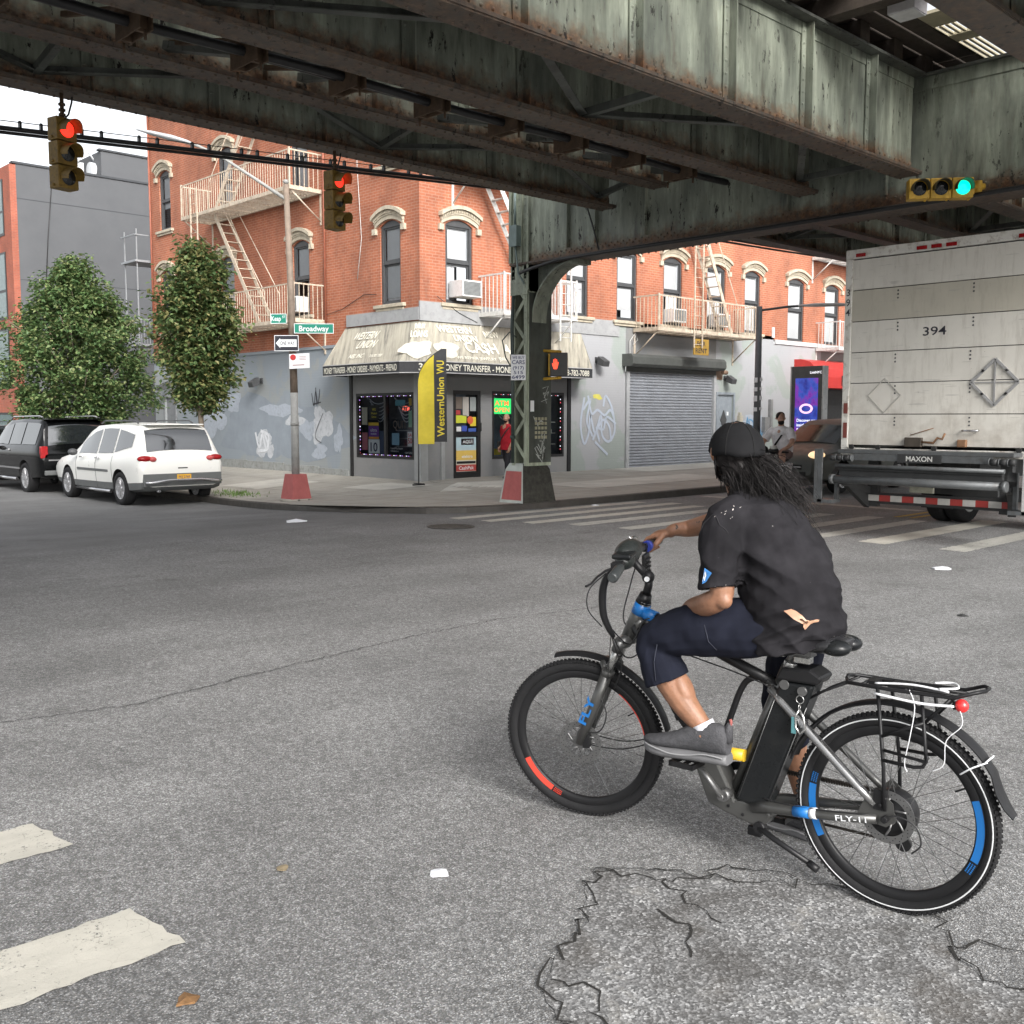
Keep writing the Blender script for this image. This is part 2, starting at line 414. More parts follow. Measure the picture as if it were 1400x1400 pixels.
# road markings: ragged sheets 4 mm above the road
def marking(pts,name,m,rag=.012,lift=.005):
    mb=MB(); r=random.Random(hash(tuple(pts[0]))&255); out=[]
    for i in range(len(pts)):
        a=V(pts[i]);b=V(pts[(i+1)%len(pts)]); L=(b-a).length; k=max(2,int(L/.045)); k=min(k,90); nn=V((-(b-a).y,(b-a).x)).normalized()
        for j in range(k): out.append(a.lerp(b,j/k)+nn*r.uniform(-rag,rag))
    mb.poly([(p.x,p.y,zroad(p.x,p.y)+lift) for p in out])
    return tag(mb.build(name,m),kind='structure')
# near crossing (bottom left) : bars run along X
marking([(-14.2,-9.37),(-14.2,-9.03),(-11.70,-9.05),(-11.66,-9.38)],'crossing_bar',M_WHITE)
marking([(-14.2,-10.40),(-14.2,-10.03),(-11.73,-10.06),(-11.69,-10.41)],'crossing_bar',M_WHITE)
marking([(-14.2,-11.46),(-14.2,-11.1),(-11.73,-11.1),(-11.7,-11.46)],'crossing_bar',M_WHITE)
# far crossing under the railway
for x0,x1,y,w,m in [(-2.05,2.9,-.42,.30,M_WHITE),(-1.95,3.2,-1.1,.30,M_WHITE),(-1.65,3.0,-1.78,.3,M_WHITE),(-1.35,3.3,-2.5,.32,M_WORN),(-1.2,3.4,-3.4,.32,M_WORN),(-.9,3.3,-4.3,.32,M_WORN),(-.55,3.4,-5.15,.32,M_WORN),(-.3,3.3,-5.95,.3,M_WORN),(-.12,4.1,-6.85,.42,M_WHITE),(-.15,3.6,-7.95,.36,M_WORN),(-.1,3.6,-9.0,.36,M_WORN),(0,3.6,-10.1,.36,M_WORN)]:
    marking([(x0,y-w/2),(x1,y-w/2),(x1,y+w/2),(x0+.05,y+w/2)],'crossing_bar',m)
marking([(3.6,-5.72),(40,-5.72),(40,-5.61),(3.6,-5.61)],'centre_line',M_YEL); marking([(3.6,-5.46),(40,-5.46),(40,-5.35),(3.6,-5.35)],'centre_line',M_YEL)
marking([(4.9,-5.2),(5.2,-5.2),(5.2,-.4),(4.9,-.4)],'stop_line',M_WORN)
# cracks and the broken patch by the bicycle
def crack(pts,w,jit=.03,seed=1,name='road_crack'):
    r=random.Random(seed); P=[]
    for a,b in zip(pts[:-1],pts[1:]):
        a=V((*a,0));b=V((*b,0));k=max(3,int((b-a).length/.035))
        for j in range(k): 
            p=a.lerp(b,j/k); P.append(p+V((r.uniform(-jit,jit),r.uniform(-jit,jit),0))*.5)
    mb=MB(); mb.ribbon([(p.x,p.y,zroad(p.x,p.y)+.009) for p in P],[w*(.95+.4*sin(.7*i_)*sin(.23*i_+1))*r.uniform(.6,1.1) for i_,p in enumerate(P)],(0,0,1))
    return tag(mb.build(name,M_CRACK),kind='structure')
crack([(-12.6,-7.2),(-11.34,-7.45),(-10.65,-7.61),(-9.57,-7.43),(-8.31,-7.26),(-7.35,-7.22),(-6.2,-7.47)],.010,.04,2)
PT=[(-11.3,-12.2),(-11.20,-11.7),(-11.04,-11.39),(-10.83,-11.28),(-10.65,-11.21),(-10.44,-11.04),(-10.33,-10.98),(-10.17,-11.14),(-10.03,-11.38),(-9.92,-11.52),(-9.79,-11.66),(-9.74,-11.9),(-9.80,-12.04),(-9.93,-12.14),(-10.0,-12.2),(-10.05,-12.32),(-9.99,-12.45),(-9.9,-12.7)]
crack(PT,.010,.07,3); crack([(-10.98,-11.37),(-10.95,-11.52),(-11.1,-11.7),(-11.12,-11.9)],.008,.05,4); crack([(-10.33,-10.98),(-10.24,-11.18),(-10.1,-11.3),(-9.98,-11.28),(-9.82,-11.55)],.009,.05,5); crack([(-9.95,-12.15),(-9.82,-12.2),(-9.8,-12.35),(-9.7,-12.6)],.010,.05,6); crack([(-10.4,-11.35),(-10.45,-11.5),(-10.6,-11.62)],.010,.04,8)
crack([(-10.2,-11.2),(-10.3,-11.4),(-10.35,-11.6)],.008,.05,9)
pm_=MB(); r=random.Random(5); out=[]
PP=PT+[(-10.1,-13.2),(-11.3,-13.2)]
for i in range(len(PP)):
    a=V(PP[i]);b=V(PP[(i+1)%len(PP)]);k=max(2,int((b-a).length/.04))
    for j in range(k): out.append(a.lerp(b,j/k)+V((r.uniform(-1,1),r.uniform(-1,1)))*.012)
pm_.poly([(p.x,p.y,.0045) for p in out]); tag(pm_.build('road_patch',M_PATCH),kind='structure')
# a utility iron in the corner of the road, manhole at the crossing
iron=MB(); iron.box(-9.98,-9.6,-12.8,-12.42,-.02,.008); tag(iron.build('utility_cover',pm('rusty_plate',(.30,.24,.18),.7,0,.3,9,.4),None,.004),'square rusty utility cover set in the road at the picture corner','utility cover')
mh=MB(); mh.lathe([(.0,.006),(.33,.006),(.34,.012),(.37,.012),(.37,0)],(-2.88,-1.35,0),(0,0,1),32); 
for i in range(5): mh.box(-3.13,-2.63,-1.62+.13*i,-1.58+.13*i,.004,.011)
tag(mh.build('manhole_cover',pm('manhole_iron',(.05,.05,.048),.6,.3,.2,9)),'round dark manhole cover in the road before the crossing','manhole cover')
# litter and leaves
def scrap(name,label,cat,x,y,s,m,seed,lift=.004):
    r=random.Random(seed); mb=MB(); n=9
    top=[(x+s*r.uniform(.55,1)*cos(2*pi*k/n),y+s*r.uniform(.4,.9)*sin(2*pi*k/n),zroad(x,y)+lift+r.uniform(0,s*.16)) for k in range(n)]
    c=(x,y,zroad(x,y)+lift+s*.22); low=[(a,b,zroad(a,b)+lift-.001) for a,b,_ in top]
    mb.add(top+[c]+low,[(k,(k+1)%n,n) for k in range(n)]+[(k,n+1+k,n+1+(k+1)%n,(k+1)%n) for k in range(n)])
    return tag(mb.build(name,m),label,cat)
M_PAPER=pm('white_paper',(.75,.76,.80),.8,0,.08,30); M_LEAF=pm('dead_leaf',(.19,.10,.04),.8,0,.35,40); M_LEAF2=pm('dry_leaf_grey',(.20,.16,.10),.8,0,.3,40)
scrap('paper_scrap','torn white paper scrap lying on grey asphalt left of the front wheel','litter',-10.77,-10.59,.05,M_PAPER,1)
scrap('plastic_bag','crumpled white plastic litter on the road near the corner kerb','litter',-4.17,1.03,.22,M_PAPER,2)
scrap('flattened_cup','pale flattened cup on the road behind the truck','litter',-1.76,-8.54,.13,M_PAPER,3)
scrap('fallen_leaf','orange brown fallen leaf at the bottom edge of the road','leaf',-11.84,-10.73,.045,M_LEAF,4,.008)
scrap('fallen_leaf','small curled brown leaf on asphalt beyond the crossing bars','leaf',-11.18,-10.16,.03,M_LEAF2,5,.01)
scrap('paper_scrap','white paper bit in the gutter by the crossing','litter',1.6,-.35,.1,M_PAPER,6)
scrap('dark_rag','small dark rag on the road right of the rider','litter',-4.34,-9.84,.07,pm('dark_cloth',(.03,.03,.03),.8),7)
# tufts of grass at the tree pit
gr=MB(); r=random.Random(9)
for k in range(260):
    x=r.gauss(-1.5,.22); y=r.gauss(7.9,.5); z=zwalk(x,y); h=r.uniform(.03,.10); a=r.uniform(0,6.28); d=V((cos(a),sin(a),0))
    p=V((x,y,z)); w=V((-d.y,d.x,0))*.012
    gr.add([p-w,p+w,p+d*h*.5+V((0,0,h))],[(0,1,2)])
tag(gr.build('grass',pm('grass_blades',(.09,.16,.03),.7,0,.5,6)),kind='stuff')
# ================================================================ ELEVATED RAILWAY
M_ST=mat_steel(); M_STC=mat_steel('column_green_paint',(.30,.33,.25),.0,.3); M_FL=mat_steel('flange_grime',(.085,.088,.078),.45,1.5)
M_TIE=pm('railway_tie_timber',(.055,.042,.032),.85,0,.35,4,.4,40); M_RUST=pm('rusty_bracket',(.10,.065,.04),.75,.2,.45,6,.3)
M_BLK=pm('black_rubber_cable',(.018,.018,.019),.5)
EL=thing('elevated_railway','rusty green riveted steel railway viaduct spanning above the street','railway viaduct',(0,0,0))
def girder(Y,zb,zt,x0,x1,near=True,fw=.34,step=1.47,xo=-1.2,side=-1):
    """plate girder: object origin at its bottom so the rust stays low"""
    H=zt-zb; mb=MB(); mb.box(x0,x1,-.008,.008,.02,H-.02)
    # flange angles
    for s in (-1,1):
        mb.box(x0,x1,.009*s,.02*s,.021,.15); mb.box(x0,x1,.009*s,.02*s,H-.15,H-.021)
    g=mb
    if near:
        k=0; xs=[]
        x=x0+.06
        while x<x1-.05:
            if x>-11:
                for s in (-1,1):
                    g.rivet((x,.021*s,.075),(0,s,0),.019,.014); 
                    g.rivet((x+.06,.021*s,.12),(0,s,0),.019,.014)
            x+=.13
    o=g.build('girder',M_ST,EL,loc=(0,Y,zb))
    fl=MB()
    for z0,z1 in ((-.012,.02),(-.030,-.013),(H-.02,H+.012)): fl.box(x0,x1,-fw/2+(.01 if z0<-.02 else 0),fw/2-(.01 if z0<-.02 else 0),z0,z1)
    if near:
        x=x0+.1
        while x<x1:
            if x>-11:
                for yy in (-fw/2+.06,fw/2-.06): fl.rivet((x,yy,-.031),(0,0,-1),.02,.016)
            x+=.15
    fo=fl.build('flange',M_FL,o)
    xs=[]; k=0; x=xo
    while x>x0+.2: 
        if x<x1: xs.append(x)
        x-=step
    x=xo+step
    while x<x1-.2:
        if x>x0: xs.append(x)
        x+=step
    for x in xs:
        st=MB()
        for s in (-1,1):
            st.box(x-.05,x+.05,.021*s,.034*s,.03,H-.03); st.box(x+.035,x+.05,.034*s,.125*s,.03,H-.03)
            if near and x>-11:
                z=.2
                while z<H-.1: st.rivet((x-.015,.035*s,z),(0,s,0),.018,.013); z+=.13
        st.build('stiffener',M_ST,o)
    return o
SP=[(-20.2,.02),(.68,15.9),(16.6,31.9),(32.6,62)]
GY=[(-2.0,5.15),(-3.08,5.33),(-5.68,4.82),(-7.15,4.83),(-9.95,4.84),(-11.35,4.84)]
for i,(x0,x1) in enumerate(SP):
    for Y,zb in GY: girder(Y,zb,6.06,x0,x1,i==0 and Y>-9,.34,xo=-1.2 if i==0 else x0+1.3)
# girders that carry the railway sideways over the street
M_WEBX=M_ST
def cross(X):
    mb=MB()
    for x in (.16,.54): mb.box(X+x-.008,X+x+.008,-13.3,.42,.02,1.58)
    for s,x in ((-1,.15),(1,.55)):
        mb.box(X+x,X+x+.012*s,-13.3,.42,.021,.16); mb.box(X+x,X+x+.012*s,-13.3,.42,1.42,1.579)
        for Yv in [-.95]+[y+.4 for y,_ in GY]+[-12.6]:
            mb.box(X+x,X+x+.075*s,Yv-.05,Yv-.036,.17,1.41); mb.box(X+x,X+x+.014*s,Yv-.035,Yv+.05,.17,1.41)
        if X==0:
            y=.3
            while y>-13:
                mb.rivet((X+x+.013*s,y,.09),(s,0,0),.019,.014); mb.rivet((X+x+.013*s,y-.06,.13),(s,0,0),.019,.014); y-=.13
            for Yv in [-.95]+[y+.4 for y,_ in GY]:
                z=.25
                while z<1.4: mb.rivet((X+x+.015*s,Yv+.01,z),(s,0,0),.018,.013); z+=.13
    o=mb.build('cross_girder',M_ST,EL,loc=(0,0,4.47))
    f=MB(); f.box(X+.06,X+.64,-13.3,.42,-.012,.02); f.box(X+.09,X+.61,-13.3,.42,-.03,-.013); f.box(X+.06,X+.64,-13.3,.42,1.58,1.61)
    if X==0:
        y=.3
        while y>-13:
            for x in (.1,.6): f.rivet((X+x,y,-.031 if .09<=x<=.61 else -.013),(0,0,-1),.02,.016)
            y-=.15
    f.build('flange',M_FL,o)
for X in (0,-20.9,16.,32.): cross(X)
# bracing between girders: flat angles with gussets
br=[]
def brace(p,q,w=.09): 
    mb=MB(); mb.bar(p,q,w,.012); d=(V(q)-V(p)).normalized(); a=d.cross(V((0,0,1))).normalized()*w*.45
    mb.bar(V(p)+a+V((0,0,.04)),V(q)+a+V((0,0,.04)),.012,.08)
    mb.build('brace',M_FL,EL)
for i,(x0,x1) in enumerate(SP[:2]):
    x=x1-.3 if i==0 else x0+.3; sg=-1 if i==0 else 1
    for k in range(7):
        xa=x+sg*k*2.2; xb=xa+sg*2.2
        if not(x0<=xb<=x1): break
        for (ya,za),(yb,zb) in ((GY[0],GY[1]),(GY[2],GY[3])):
            za+=.12; zb+=.12
            brace((xa,ya-.05,za),(xb,yb+.05,zb) ) if k%2==0 else brace((xa,yb+.05,zb),(xb,ya-.05,za))
            if k%2==0:
                mb=MB(); mb.bar((xa,ya-.05,za+.02),(xa,yb+.05,zb+.02),.08,.08); mb.bar((xa,ya-.05,za+.75),(xa,yb+.05,zb+.1),.06,.06); mb.build('cross_frame',M_FL,EL)
for xa,xb in ((-8.2,-6.6),(-4.6,-3.0),(-1.9,-.3)):
    brace((xa,GY[1][0]-.1,5.42),(xb,GY[2][0]+.15,5.0),.1)
    mb=MB(); mb.bar((xb,GY[1][0]-.1,5.5),(xb,GY[2][0]+.15,5.05),.1,.09); mb.bar((xb,GY[1][0]-.1,5.95),(xb,GY[2][0]+.15,5.1),.08,.08); mb.build('cross_frame',M_FL,EL)
for Y in (-8.5,): 
    pass
# hung conduit with channel brackets
mb=MB(); mb.tube([(-12+.6*k,-4.75,5.02+.015*sin(k)) for k in range(20)],.045,8); mb.tube([(-12+.6*k,-4.62,5.05) for k in range(20)],.03,8); mb.build('conduit',M_BLK,EL)
for k in range(9):
    x=-10.3+1.08*k; mb=MB()
    mb.box(x-.06,x-.045,-4.98,-4.5,4.9,5.16); mb.box(x+.045,x+.06,-4.98,-4.5,4.9,5.16); mb.box(x-.1,x+.1,-5.02,-4.46,5.161,5.19)
    mb.box(x-.0445,x+.0445,-4.9,-4.86,4.9,5.16); mb.box(x-.0445,x+.0445,-4.6,-4.56,4.9,5.16)
    mb.bar((x,-4.98,5.19),(x,-5.55,4.98),.06,.05); mb.bar((x,-4.5,5.19),(x,-3.2,5.5),.05,.05)
    for yy in (-4.95,-4.53): mb.cyl((x,yy,4.82),(x,yy,4.9),.014,n=6)
    mb.build('pipe_hanger',M_RUST,EL)
# timber ties and walkway boards on top, open to the sky between them
tb=0
ties=MB()
def tie(x,y0,y1,dz=0.):
    mb=MB()
    if -2.35<x<-1.1 or -.75<x<1.3: mb.box(x-.11,x+.11,y0,-8.65,6.09,6.3); mb.box(x-.11,x+.11,-7.3,y1,6.09,6.3)
    else: mb.box(x-.11,x+.11,y0,y1,6.09+dz,6.3+dz)
    return mb.build('tie',M_TIE,EL)
r=random.Random(11)
for k in range(88):
    x=-17.5+k*.42
    if -8<x<1.5:
        if k%2==0: tie(x,-12.35,-.95); tb+=1
    else: ties.box(x-.11,x+.11,-12.35,-.95,6.09,6.3)
for k in range(90): 
    x=19.5+k*.42; ties.box(x-.11,x+.11,-12.35,-.95,6.09,6.3)
tag(ties.build('tie_rows',M_TIE,EL),kind='stuff')
wk=MB()
for y0,y1 in ((-3.95,-1.05),(-7.75,-4.4),(-11.9,-10.35)):
    y=y0
    while y<y1:
        for xa,xb in ((-18,-9),(-8.98,-4.1),(-4.08,.5),(.52,20),(20.02,57)): wk.box(xa,xb,y,y+.235,6.31,6.35)
        y+=.27
wk.build('walkway_boards',M_TIE,EL)
rl=MB()
for Y in (-2.0,-3.4,-5.7,-7.15,-9.95,-11.35): rl.box(-20,57,Y-.035,Y+.035,6.36,6.5)
rl.build('rail',M_RUST,EL)
gt=MB()
for xa,xb in ((-.72,-.36),(-.05,1.2)):
    for k in range(9): gt.box(xa,xb,-8.36+.075*k,-8.325+.075*k,6.31,6.335)
for xa,xb,ya,yb in ((-2.4,-1.62,-8.7,-7.75),(-1.62,-1.2,-8.7,-8.1),(-1.2,-.74,-8.7,-7.75),(-.34,-.07,-8.7,-7.75),(-.72,1.2,-8.7,-8.38)): gt.box(xa,xb,ya,yb,6.312,6.35)
gt.build('grating',pm('galvanised_grating',(.45,.40,.28),.5,.3),EL)
# pale square housing under the deck
lb=MB(); lb.box(-2.3,-2.0,-8.25,-7.95,6.0,6.2); lb.mat(1).box(-2.29,-2.01,-8.24,-7.96,5.99,5.999)
lb.build('junction_housing',[pm('housing_grey',(.5,.48,.5),.5),pm('housing_face',(.6,.6,.6),.5)],EL)
# ---------------------------------------------------------------- columns
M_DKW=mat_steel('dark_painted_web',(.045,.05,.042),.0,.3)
def column(x,y,label,detail):
    t=thing('steel_column',label,'column',(x,y,0),0,'railway columns along the kerb')
    sh=MB()
    # two channels facing the side street plus a solid web facing the avenue
    sh.box(.12,.7,-.03,.0,.8,4.44); sh.box(.12,.7,.40,.43,.8,4.44)
    for a,b in ((.0005,.08),(.32,.3995)): sh.box(.1,.118,a,b,.8,4.44)
    for a,b in ((.0005,.08),(.32,.3995)): sh.box(.702,.72,a,b,.8,4.44)
    sh.box(.1,.72,-.03,.43,3.98,4.438); sh.box(.085,.0995,-.02,.42,3.92,4.2)
    sh.box(.08,.0995,-.05,.0,4.0,5.88); sh.box(.1,.7,.02,.41,4.5,5.9)
    sh.box(.06,.0995,.1,.14,4.5,5.85); sh.box(.06,.0995,.28,.32,4.5,5.85); sh.box(.05,.0995,.37,.43,4.5,5.85)
    z=.95
    while z<4.4:
        for yy in (.04,.36): sh.rivet((.0995,yy,z),(-1,0,0),.016,.012)
        z+=.11
    z=4.55
    while z<5.8:
        for yy in (.05,.2,.4): sh.rivet((.0995,yy,z),(-1,0,0),.018,.013)
        z+=.12
    for zz in (3.97,4.05,4.13):
        for yy in (.03,.2,.37): sh.rivet((.085,yy,zz),(-1,0,0),.016,.012)
    sh.build('shaft',M_STC,t)
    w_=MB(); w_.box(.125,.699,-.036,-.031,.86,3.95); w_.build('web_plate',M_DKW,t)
    z=.95; d=1
    while z<3.85:
        la=MB(); la.bar((.099,.05 if d>0 else .36,z),(.099,.36 if d>0 else .05,z+.36),.065,.012,(1,0,0)); la.bar((.721,.05 if d>0 else .36,z),(.721,.36 if d>0 else .05,z+.36),.065,.012,(1,0,0)); la.build('lacing_bar',M_STC,t)
        z+=.36; d=-d
    # curved knee under the cross girder
    kn=MB(); pts=[(0,0),(0,-1.05)]
    arc=[]
    for k in range(13):
        a=pi/2*k/12; arc.append((-.03-1.0*(1-cos(a)) , 3.42+1.0*sin(a)))
    poly=[(-.03,4.44)]+arc[:1]+arc[1:]+[(-1.05,4.44)]
    kn.prism(poly,(.36,0,0),(0,1,0),(0,0,1),(.03,0,0))
    for a,b in zip(arc[:-1],arc[1:]): kn.bar((.375,a[0],a[1]),(.375,b[0],b[1]),.36,.03,(0,1,.2))
    kn.box(.2,.55,-1.15,-.98,4.36,4.439)
    kn.build('knee_bracket',M_ST,t)
    pl=MB(); pl.mat(0)
    def fr(z,a,b): return [(-.02+a,-.02+a,z),(.86-a,-.02+a,z),(.86-a,.62-a,z),(-.02+a,.62-a,z)]
    zb=zwalk(x,y)-.03
    c0=fr(zb,0,0);c1=fr(.72,.085,0);c2=fr(.84,.14,0)
    for lo,hi in ((c0,c1),(c1,c2)):
        for i in range(4): pl.mat(0 if i in(3,) else 1).quad(lo[i],lo[(i+1)%4],hi[(i+1)%4],hi[i])
    pl.mat(0).poly(c2)
    pl.build('plinth',[pm('plinth_white',(.42,.45,.42),.8,0,.2,5,.3),pm('plinth_dark_stone',(.035,.034,.028),.85,0,.7,9,.6,30)],t,weld=True)
    rp=MB()
    def lp(u,w): # point on the -X face, u along Y 0..1, w up 0..1
        a=V(c0[0]).lerp(V(c0[3]),u); b=V(c1[0]).lerp(V(c1[3]),u); return a.lerp(b,w)+V((-.004,0,.0005))
    rp.quad(lp(.07,.13),lp(.93,.13),lp(.93,.96),lp(.07,.96)); rp.build('red_panel',pm('faded_red_paint',(.36,.095,.09),.75,0,.15,7),t)
    return t
colA=column(0,0,'green laced steel column on a red and white plinth at the street corner',True)
for x,y,l in ((16,0,'laced steel column on the far kerb one bay beyond the corner'),(0,-13.4,'laced steel column on the near kerb opposite the shop'),(16,-13.4,'laced steel column on the near kerb beyond the truck')):
    c=copy_tree(colA); c.location=(x,y,0); c['label']=l
# fittings on the corner column
bx=MB(); bx.box(-.06,.06,.12,.3,4.78,5.14); bx.box(-.065,-.061,.11,.31,4.77,5.15); bx.tube([(0,.21,5.14),(0,.21,5.85)],.025,8); bx.tube([(0,.2,4.78),(.02,.15,4.3),(.05,.02,4.1)],.018,6)
tag(bx.build('junction_box',pm('box_grey_green',(.16,.21,.20),.5)),'grey green junction box bolted high on the corner column','junction box')
cd=MB(); cd.tube([(.03,.3,.85),(.03,.3,2.2),(.02,.31,3.3),(.04,.3,3.9)],.035,8); cd.tube([(.05,.22,3.15),(-.05,.3,3.25),(-.12,.42,3.1),(-.06,.4,2.8),(.02,.32,2.6)],.012,6); cd.cyl((.03,.3,1.3),(.03,.3,1.36),.05); cd.cyl((.03,.3,2.75),(.03,.3,2.85),.05)
tag(cd.build('conduit_pipe',pm('conduit_dark_green',(.03,.045,.04),.5)),'dark conduit pipe running up the street corner column','pipe')
# poster with a phone number, small stickers, stencil panel
def plate(name,label,cat,O,ux,uy,w,h,mback,lines,mtxt,th=.006,parent=None,bold=.012):
    O=V(O);ux=V(ux).normalized();uy=V(uy).normalized();n=ux.cross(uy)
    mb=MB(); a=O-ux*w/2-uy*h/2
    mb.prism([(0,0),(w,0),(w,h),(0,h)],a-n*th,ux,uy,n*th)
    o=mb.build(name,mback,parent)
    if label: tag(o,label,cat)
    if lines:
        mb=MB()
        for (s,x,y,hh,ww) in lines: mb.text(s,O+ux*x+uy*y+n*.0035,ux,uy,hh,ww,'C',bold)
        mb.build('lettering',mtxt,o)
    return o
M_SIGNW=pm('sign_white',(.75,.76,.78),.5,0,.05); M_INK=pm('sign_black_ink',(.02,.02,.03),.5); M_INKB=pm('sign_navy_ink',(.03,.04,.14),.5)
plate('poster','white phone number poster stuck on the corner column','poster',(-.03,.09,2.60),(.69,-.72,0),(0,0,1),.27,.46,M_SIGNW,[('WE BUY',0,.155,.05,.22),('CARS',0,.06,.075,.23),('(917)',0,-.035,.06,.2),('515',0,-.12,.06,.17),('6499',0,-.205,.065,.23)],M_INKB)
plate('sticker','small white sticker on the dark face of the corner column','sticker',(.2,-.042,1.9),(1,0,0),(0,0,1),.09,.2,M_SIGNW,[],M_INK)
sc=MB()
for i in range(4):
    for j in range(5): sc.box(.27+.085*i,.33+.085*i,-.0405,-.0365,1.3+.085*j,1.355+.085*j)
tag(sc.build('grid_sticker',pm('sticker_olive',(.3,.29,.2),.6)),'block of small square stickers on the corner column','sticker')
gf=MB(); r=random.Random(3)
for k in range(9):
    x=r.uniform(.25,.6); z=r.uniform(.95,2.2); P=[]
    for j in range(6): P.append((x+r.uniform(-.1,.1),-.039,z+r.uniform(-.12,.12)))
    gf.ribbon(P,.014,(0,-1,0))
tag(gf.build('graffiti',pm('marker_pale',(.42,.44,.42),.6)),'pale marker scribbles on the dark face of the corner column','graffiti')
# ---------------------------------------------------------------- lit cable along the far side
cb=MB(); P=[]
for k in range(26):
    x=-13+k*.488; P.append((x,-.5,5.59-.0685*(-(x)-.93 if x<-.93 else 0)))
cb.tube(P,.028,8); cb.tube([(a,b,c-.05) for a,b,c in P],.02,6); cb.tube([(a,b,c+.085) for a,b,c in P],.006,5)
for k in range(34):
    x=-12.8+k*.36+(.1 if k%2 else -.02); z=5.59-.0685*(-(x)-.93 if x<-.93 else 0); cb.box(x-.012,x+.012,-.53,-.47,z+.02,z+.09); cb.ell((x,-.5,z+.085),.022,nu=6,nv=4)
tag(cb.build('cable_bundle',M_BLK),'black clipped cable bundle slung below the railway in front of the brick house','cable')
cb=MB(); P=[(.7+k*.8,-.4,5.45+.03*(k*.8)-.1*sin(pi*min(1,k/19))) for k in range(20)]
cb.tube(P,.03,8); cb.tube([(a,b,c-.07) for a,b,c in P],.022,6)
for k in range(40):
    x=.9+k*.37; cb.box(x-.012,x+.012,-.43,-.37,5.45+.03*(x-.7)-.1*sin(pi*min(1,(x-.7)/15.2)),5.56+.03*(x-.7)-.1*sin(pi*min(1,(x-.7)/15.2)))
tag(cb.build('cable_bundle',M_BLK),'black cable bundle running beyond the column towards the truck','cable')
cb=MB(); cb.tube([(.02,.1,4.3),(-.02,-.3,4.35),(-.03,-.9,4.42),(-.02,-2,4.43),(-.02,-5,4.42),(-.02,-9,4.44),(-.02,-13,4.44)],.03,8); cb.tube([(-.06,-1.6,5.2),(-.05,-1.75,4.8),(-.04,-1.85,4.48)],.014,6)
tag(cb.build('power_conduit',M_BLK),'black conduit along the lower edge of the cross girder','pipe')
# ================================================================ CORNER BUILDING
XK,YB=2.42,6.0
def PB(u,z,d): return (u,YB-d,z)        # avenue front (faces -Y)
def PK(u,z,d): return (XK-d,u,z)        # side-street front (faces -X)
M_BRK=mat_brick('painted_orange_brick',(.40,.132,.066),(.33,.102,.052),(.42,.22,.15))
M_GREY=mat_wall('grey_wall_paint',(.31,.33,.335),(.285,.32,.355)); M_GREYD=mat_wall('dark_grey_shop_wall',(.235,.235,.235),(.215,.22,.225),.3)
M_PALE=mat_wall('pale_green_grey_wall',(.31,.345,.325),(.36,.365,.38),.2)
M_STONE=pm('cream_stone_trim',(.46,.41,.32),.8,0,.22,5,.3,40,None,0,.6,(.22,.17,.12))
M_FRAME=pm('dark_window_frame',(.06,.062,.065),.5); M_BLACK=pm('black_frame',(.015,.015,.016),.4)
M_PANE=glass('window_glass',(1,1,1),.05); M_ROOM=pm('dark_room',(.07,.075,.08),.9)
M_BLIND=pm('pale_blind',(.78,.80,.82),.9,0,.08,2); M_CURT=pm('white_curtain',(.82,.82,.84),.9,0,.12,8)
M_IRON=pm('cream_fire_escape_paint',(.50,.43,.34),.65,0,.3,6,.3,60,None,0,.7,(.25,.11,.05)); M_IRONW=pm('white_iron_paint',(.62,.62,.60),.6,0,.15,6,.2,60,None,0,.5,(.28,.15,.08))
BLD=thing('corner_building','orange painted brick corner building with cream window hoods above the shop','building',(XK,YB,0))
def rel(o,par=BLD):     # children keep world-built meshes: cancel the parent's offset
    o.location=-V((XK,YB,0)) if par is BLD else V((0,0,0)); return o
def facade(mb,P,u0,u1,z0,z1,ops,rev=.18,mf=None,arch=True):
    us=sorted({u0,u1,*[o[0] for o in ops],*[o[1] for o in ops]}); zs=sorted({z0,z1,*[o[2] for o in ops],*[o[3] for o in ops]})
    flip = P is PB
    def q(a,b,c,d): mb.quad(*( (a,b,c,d) if flip else (d,c,b,a)))
    for a,b in zip(us[:-1],us[1:]):
        for c,d in zip(zs[:-1],zs[1:]):
            m=((a+b)/2,(c+d)/2)
            if any(o[0]<m[0]<o[1] and o[2]<m[1]<o[3] for o in ops): continue
            q(P(a,c,0),P(b,c,0),P(b,d,0),P(a,d,0))
    for o in ops:
        a,b,c,d=o[:4]
        q(P(a,c,0),P(a,c,-rev),P(a,d,-rev),P(a,d,0)); q(P(b,c,-rev),P(b,c,0),P(b,d,0),P(b,d,-rev))
        q(P(a,c,0),P(b,c,0),P(b,c,-rev),P(a,c,-rev)); q(P(a,d,-rev),P(b,d,-rev),P(b,d,0),P(a,d,0))
        if len(o)>4 and o[4]:          # segmental arch: brick spandrels closing the corners
            n=8; rise=.14; pts=[]
            for k in range(n+1):
                t=k/n; pts.append((a+(b-a)*t, d-rise*(2*t-1)**2))
            for (ua,za),(ub,zb) in zip(pts[:-1],pts[1:]):
                q(P(ua,za,0),P(ub,zb,0),P(ub,d,0),P(ua,d,0)); q(P(ua,za,-rev),P(ub,zb,-rev),P(ub,zb,0),P(ua,za,0))
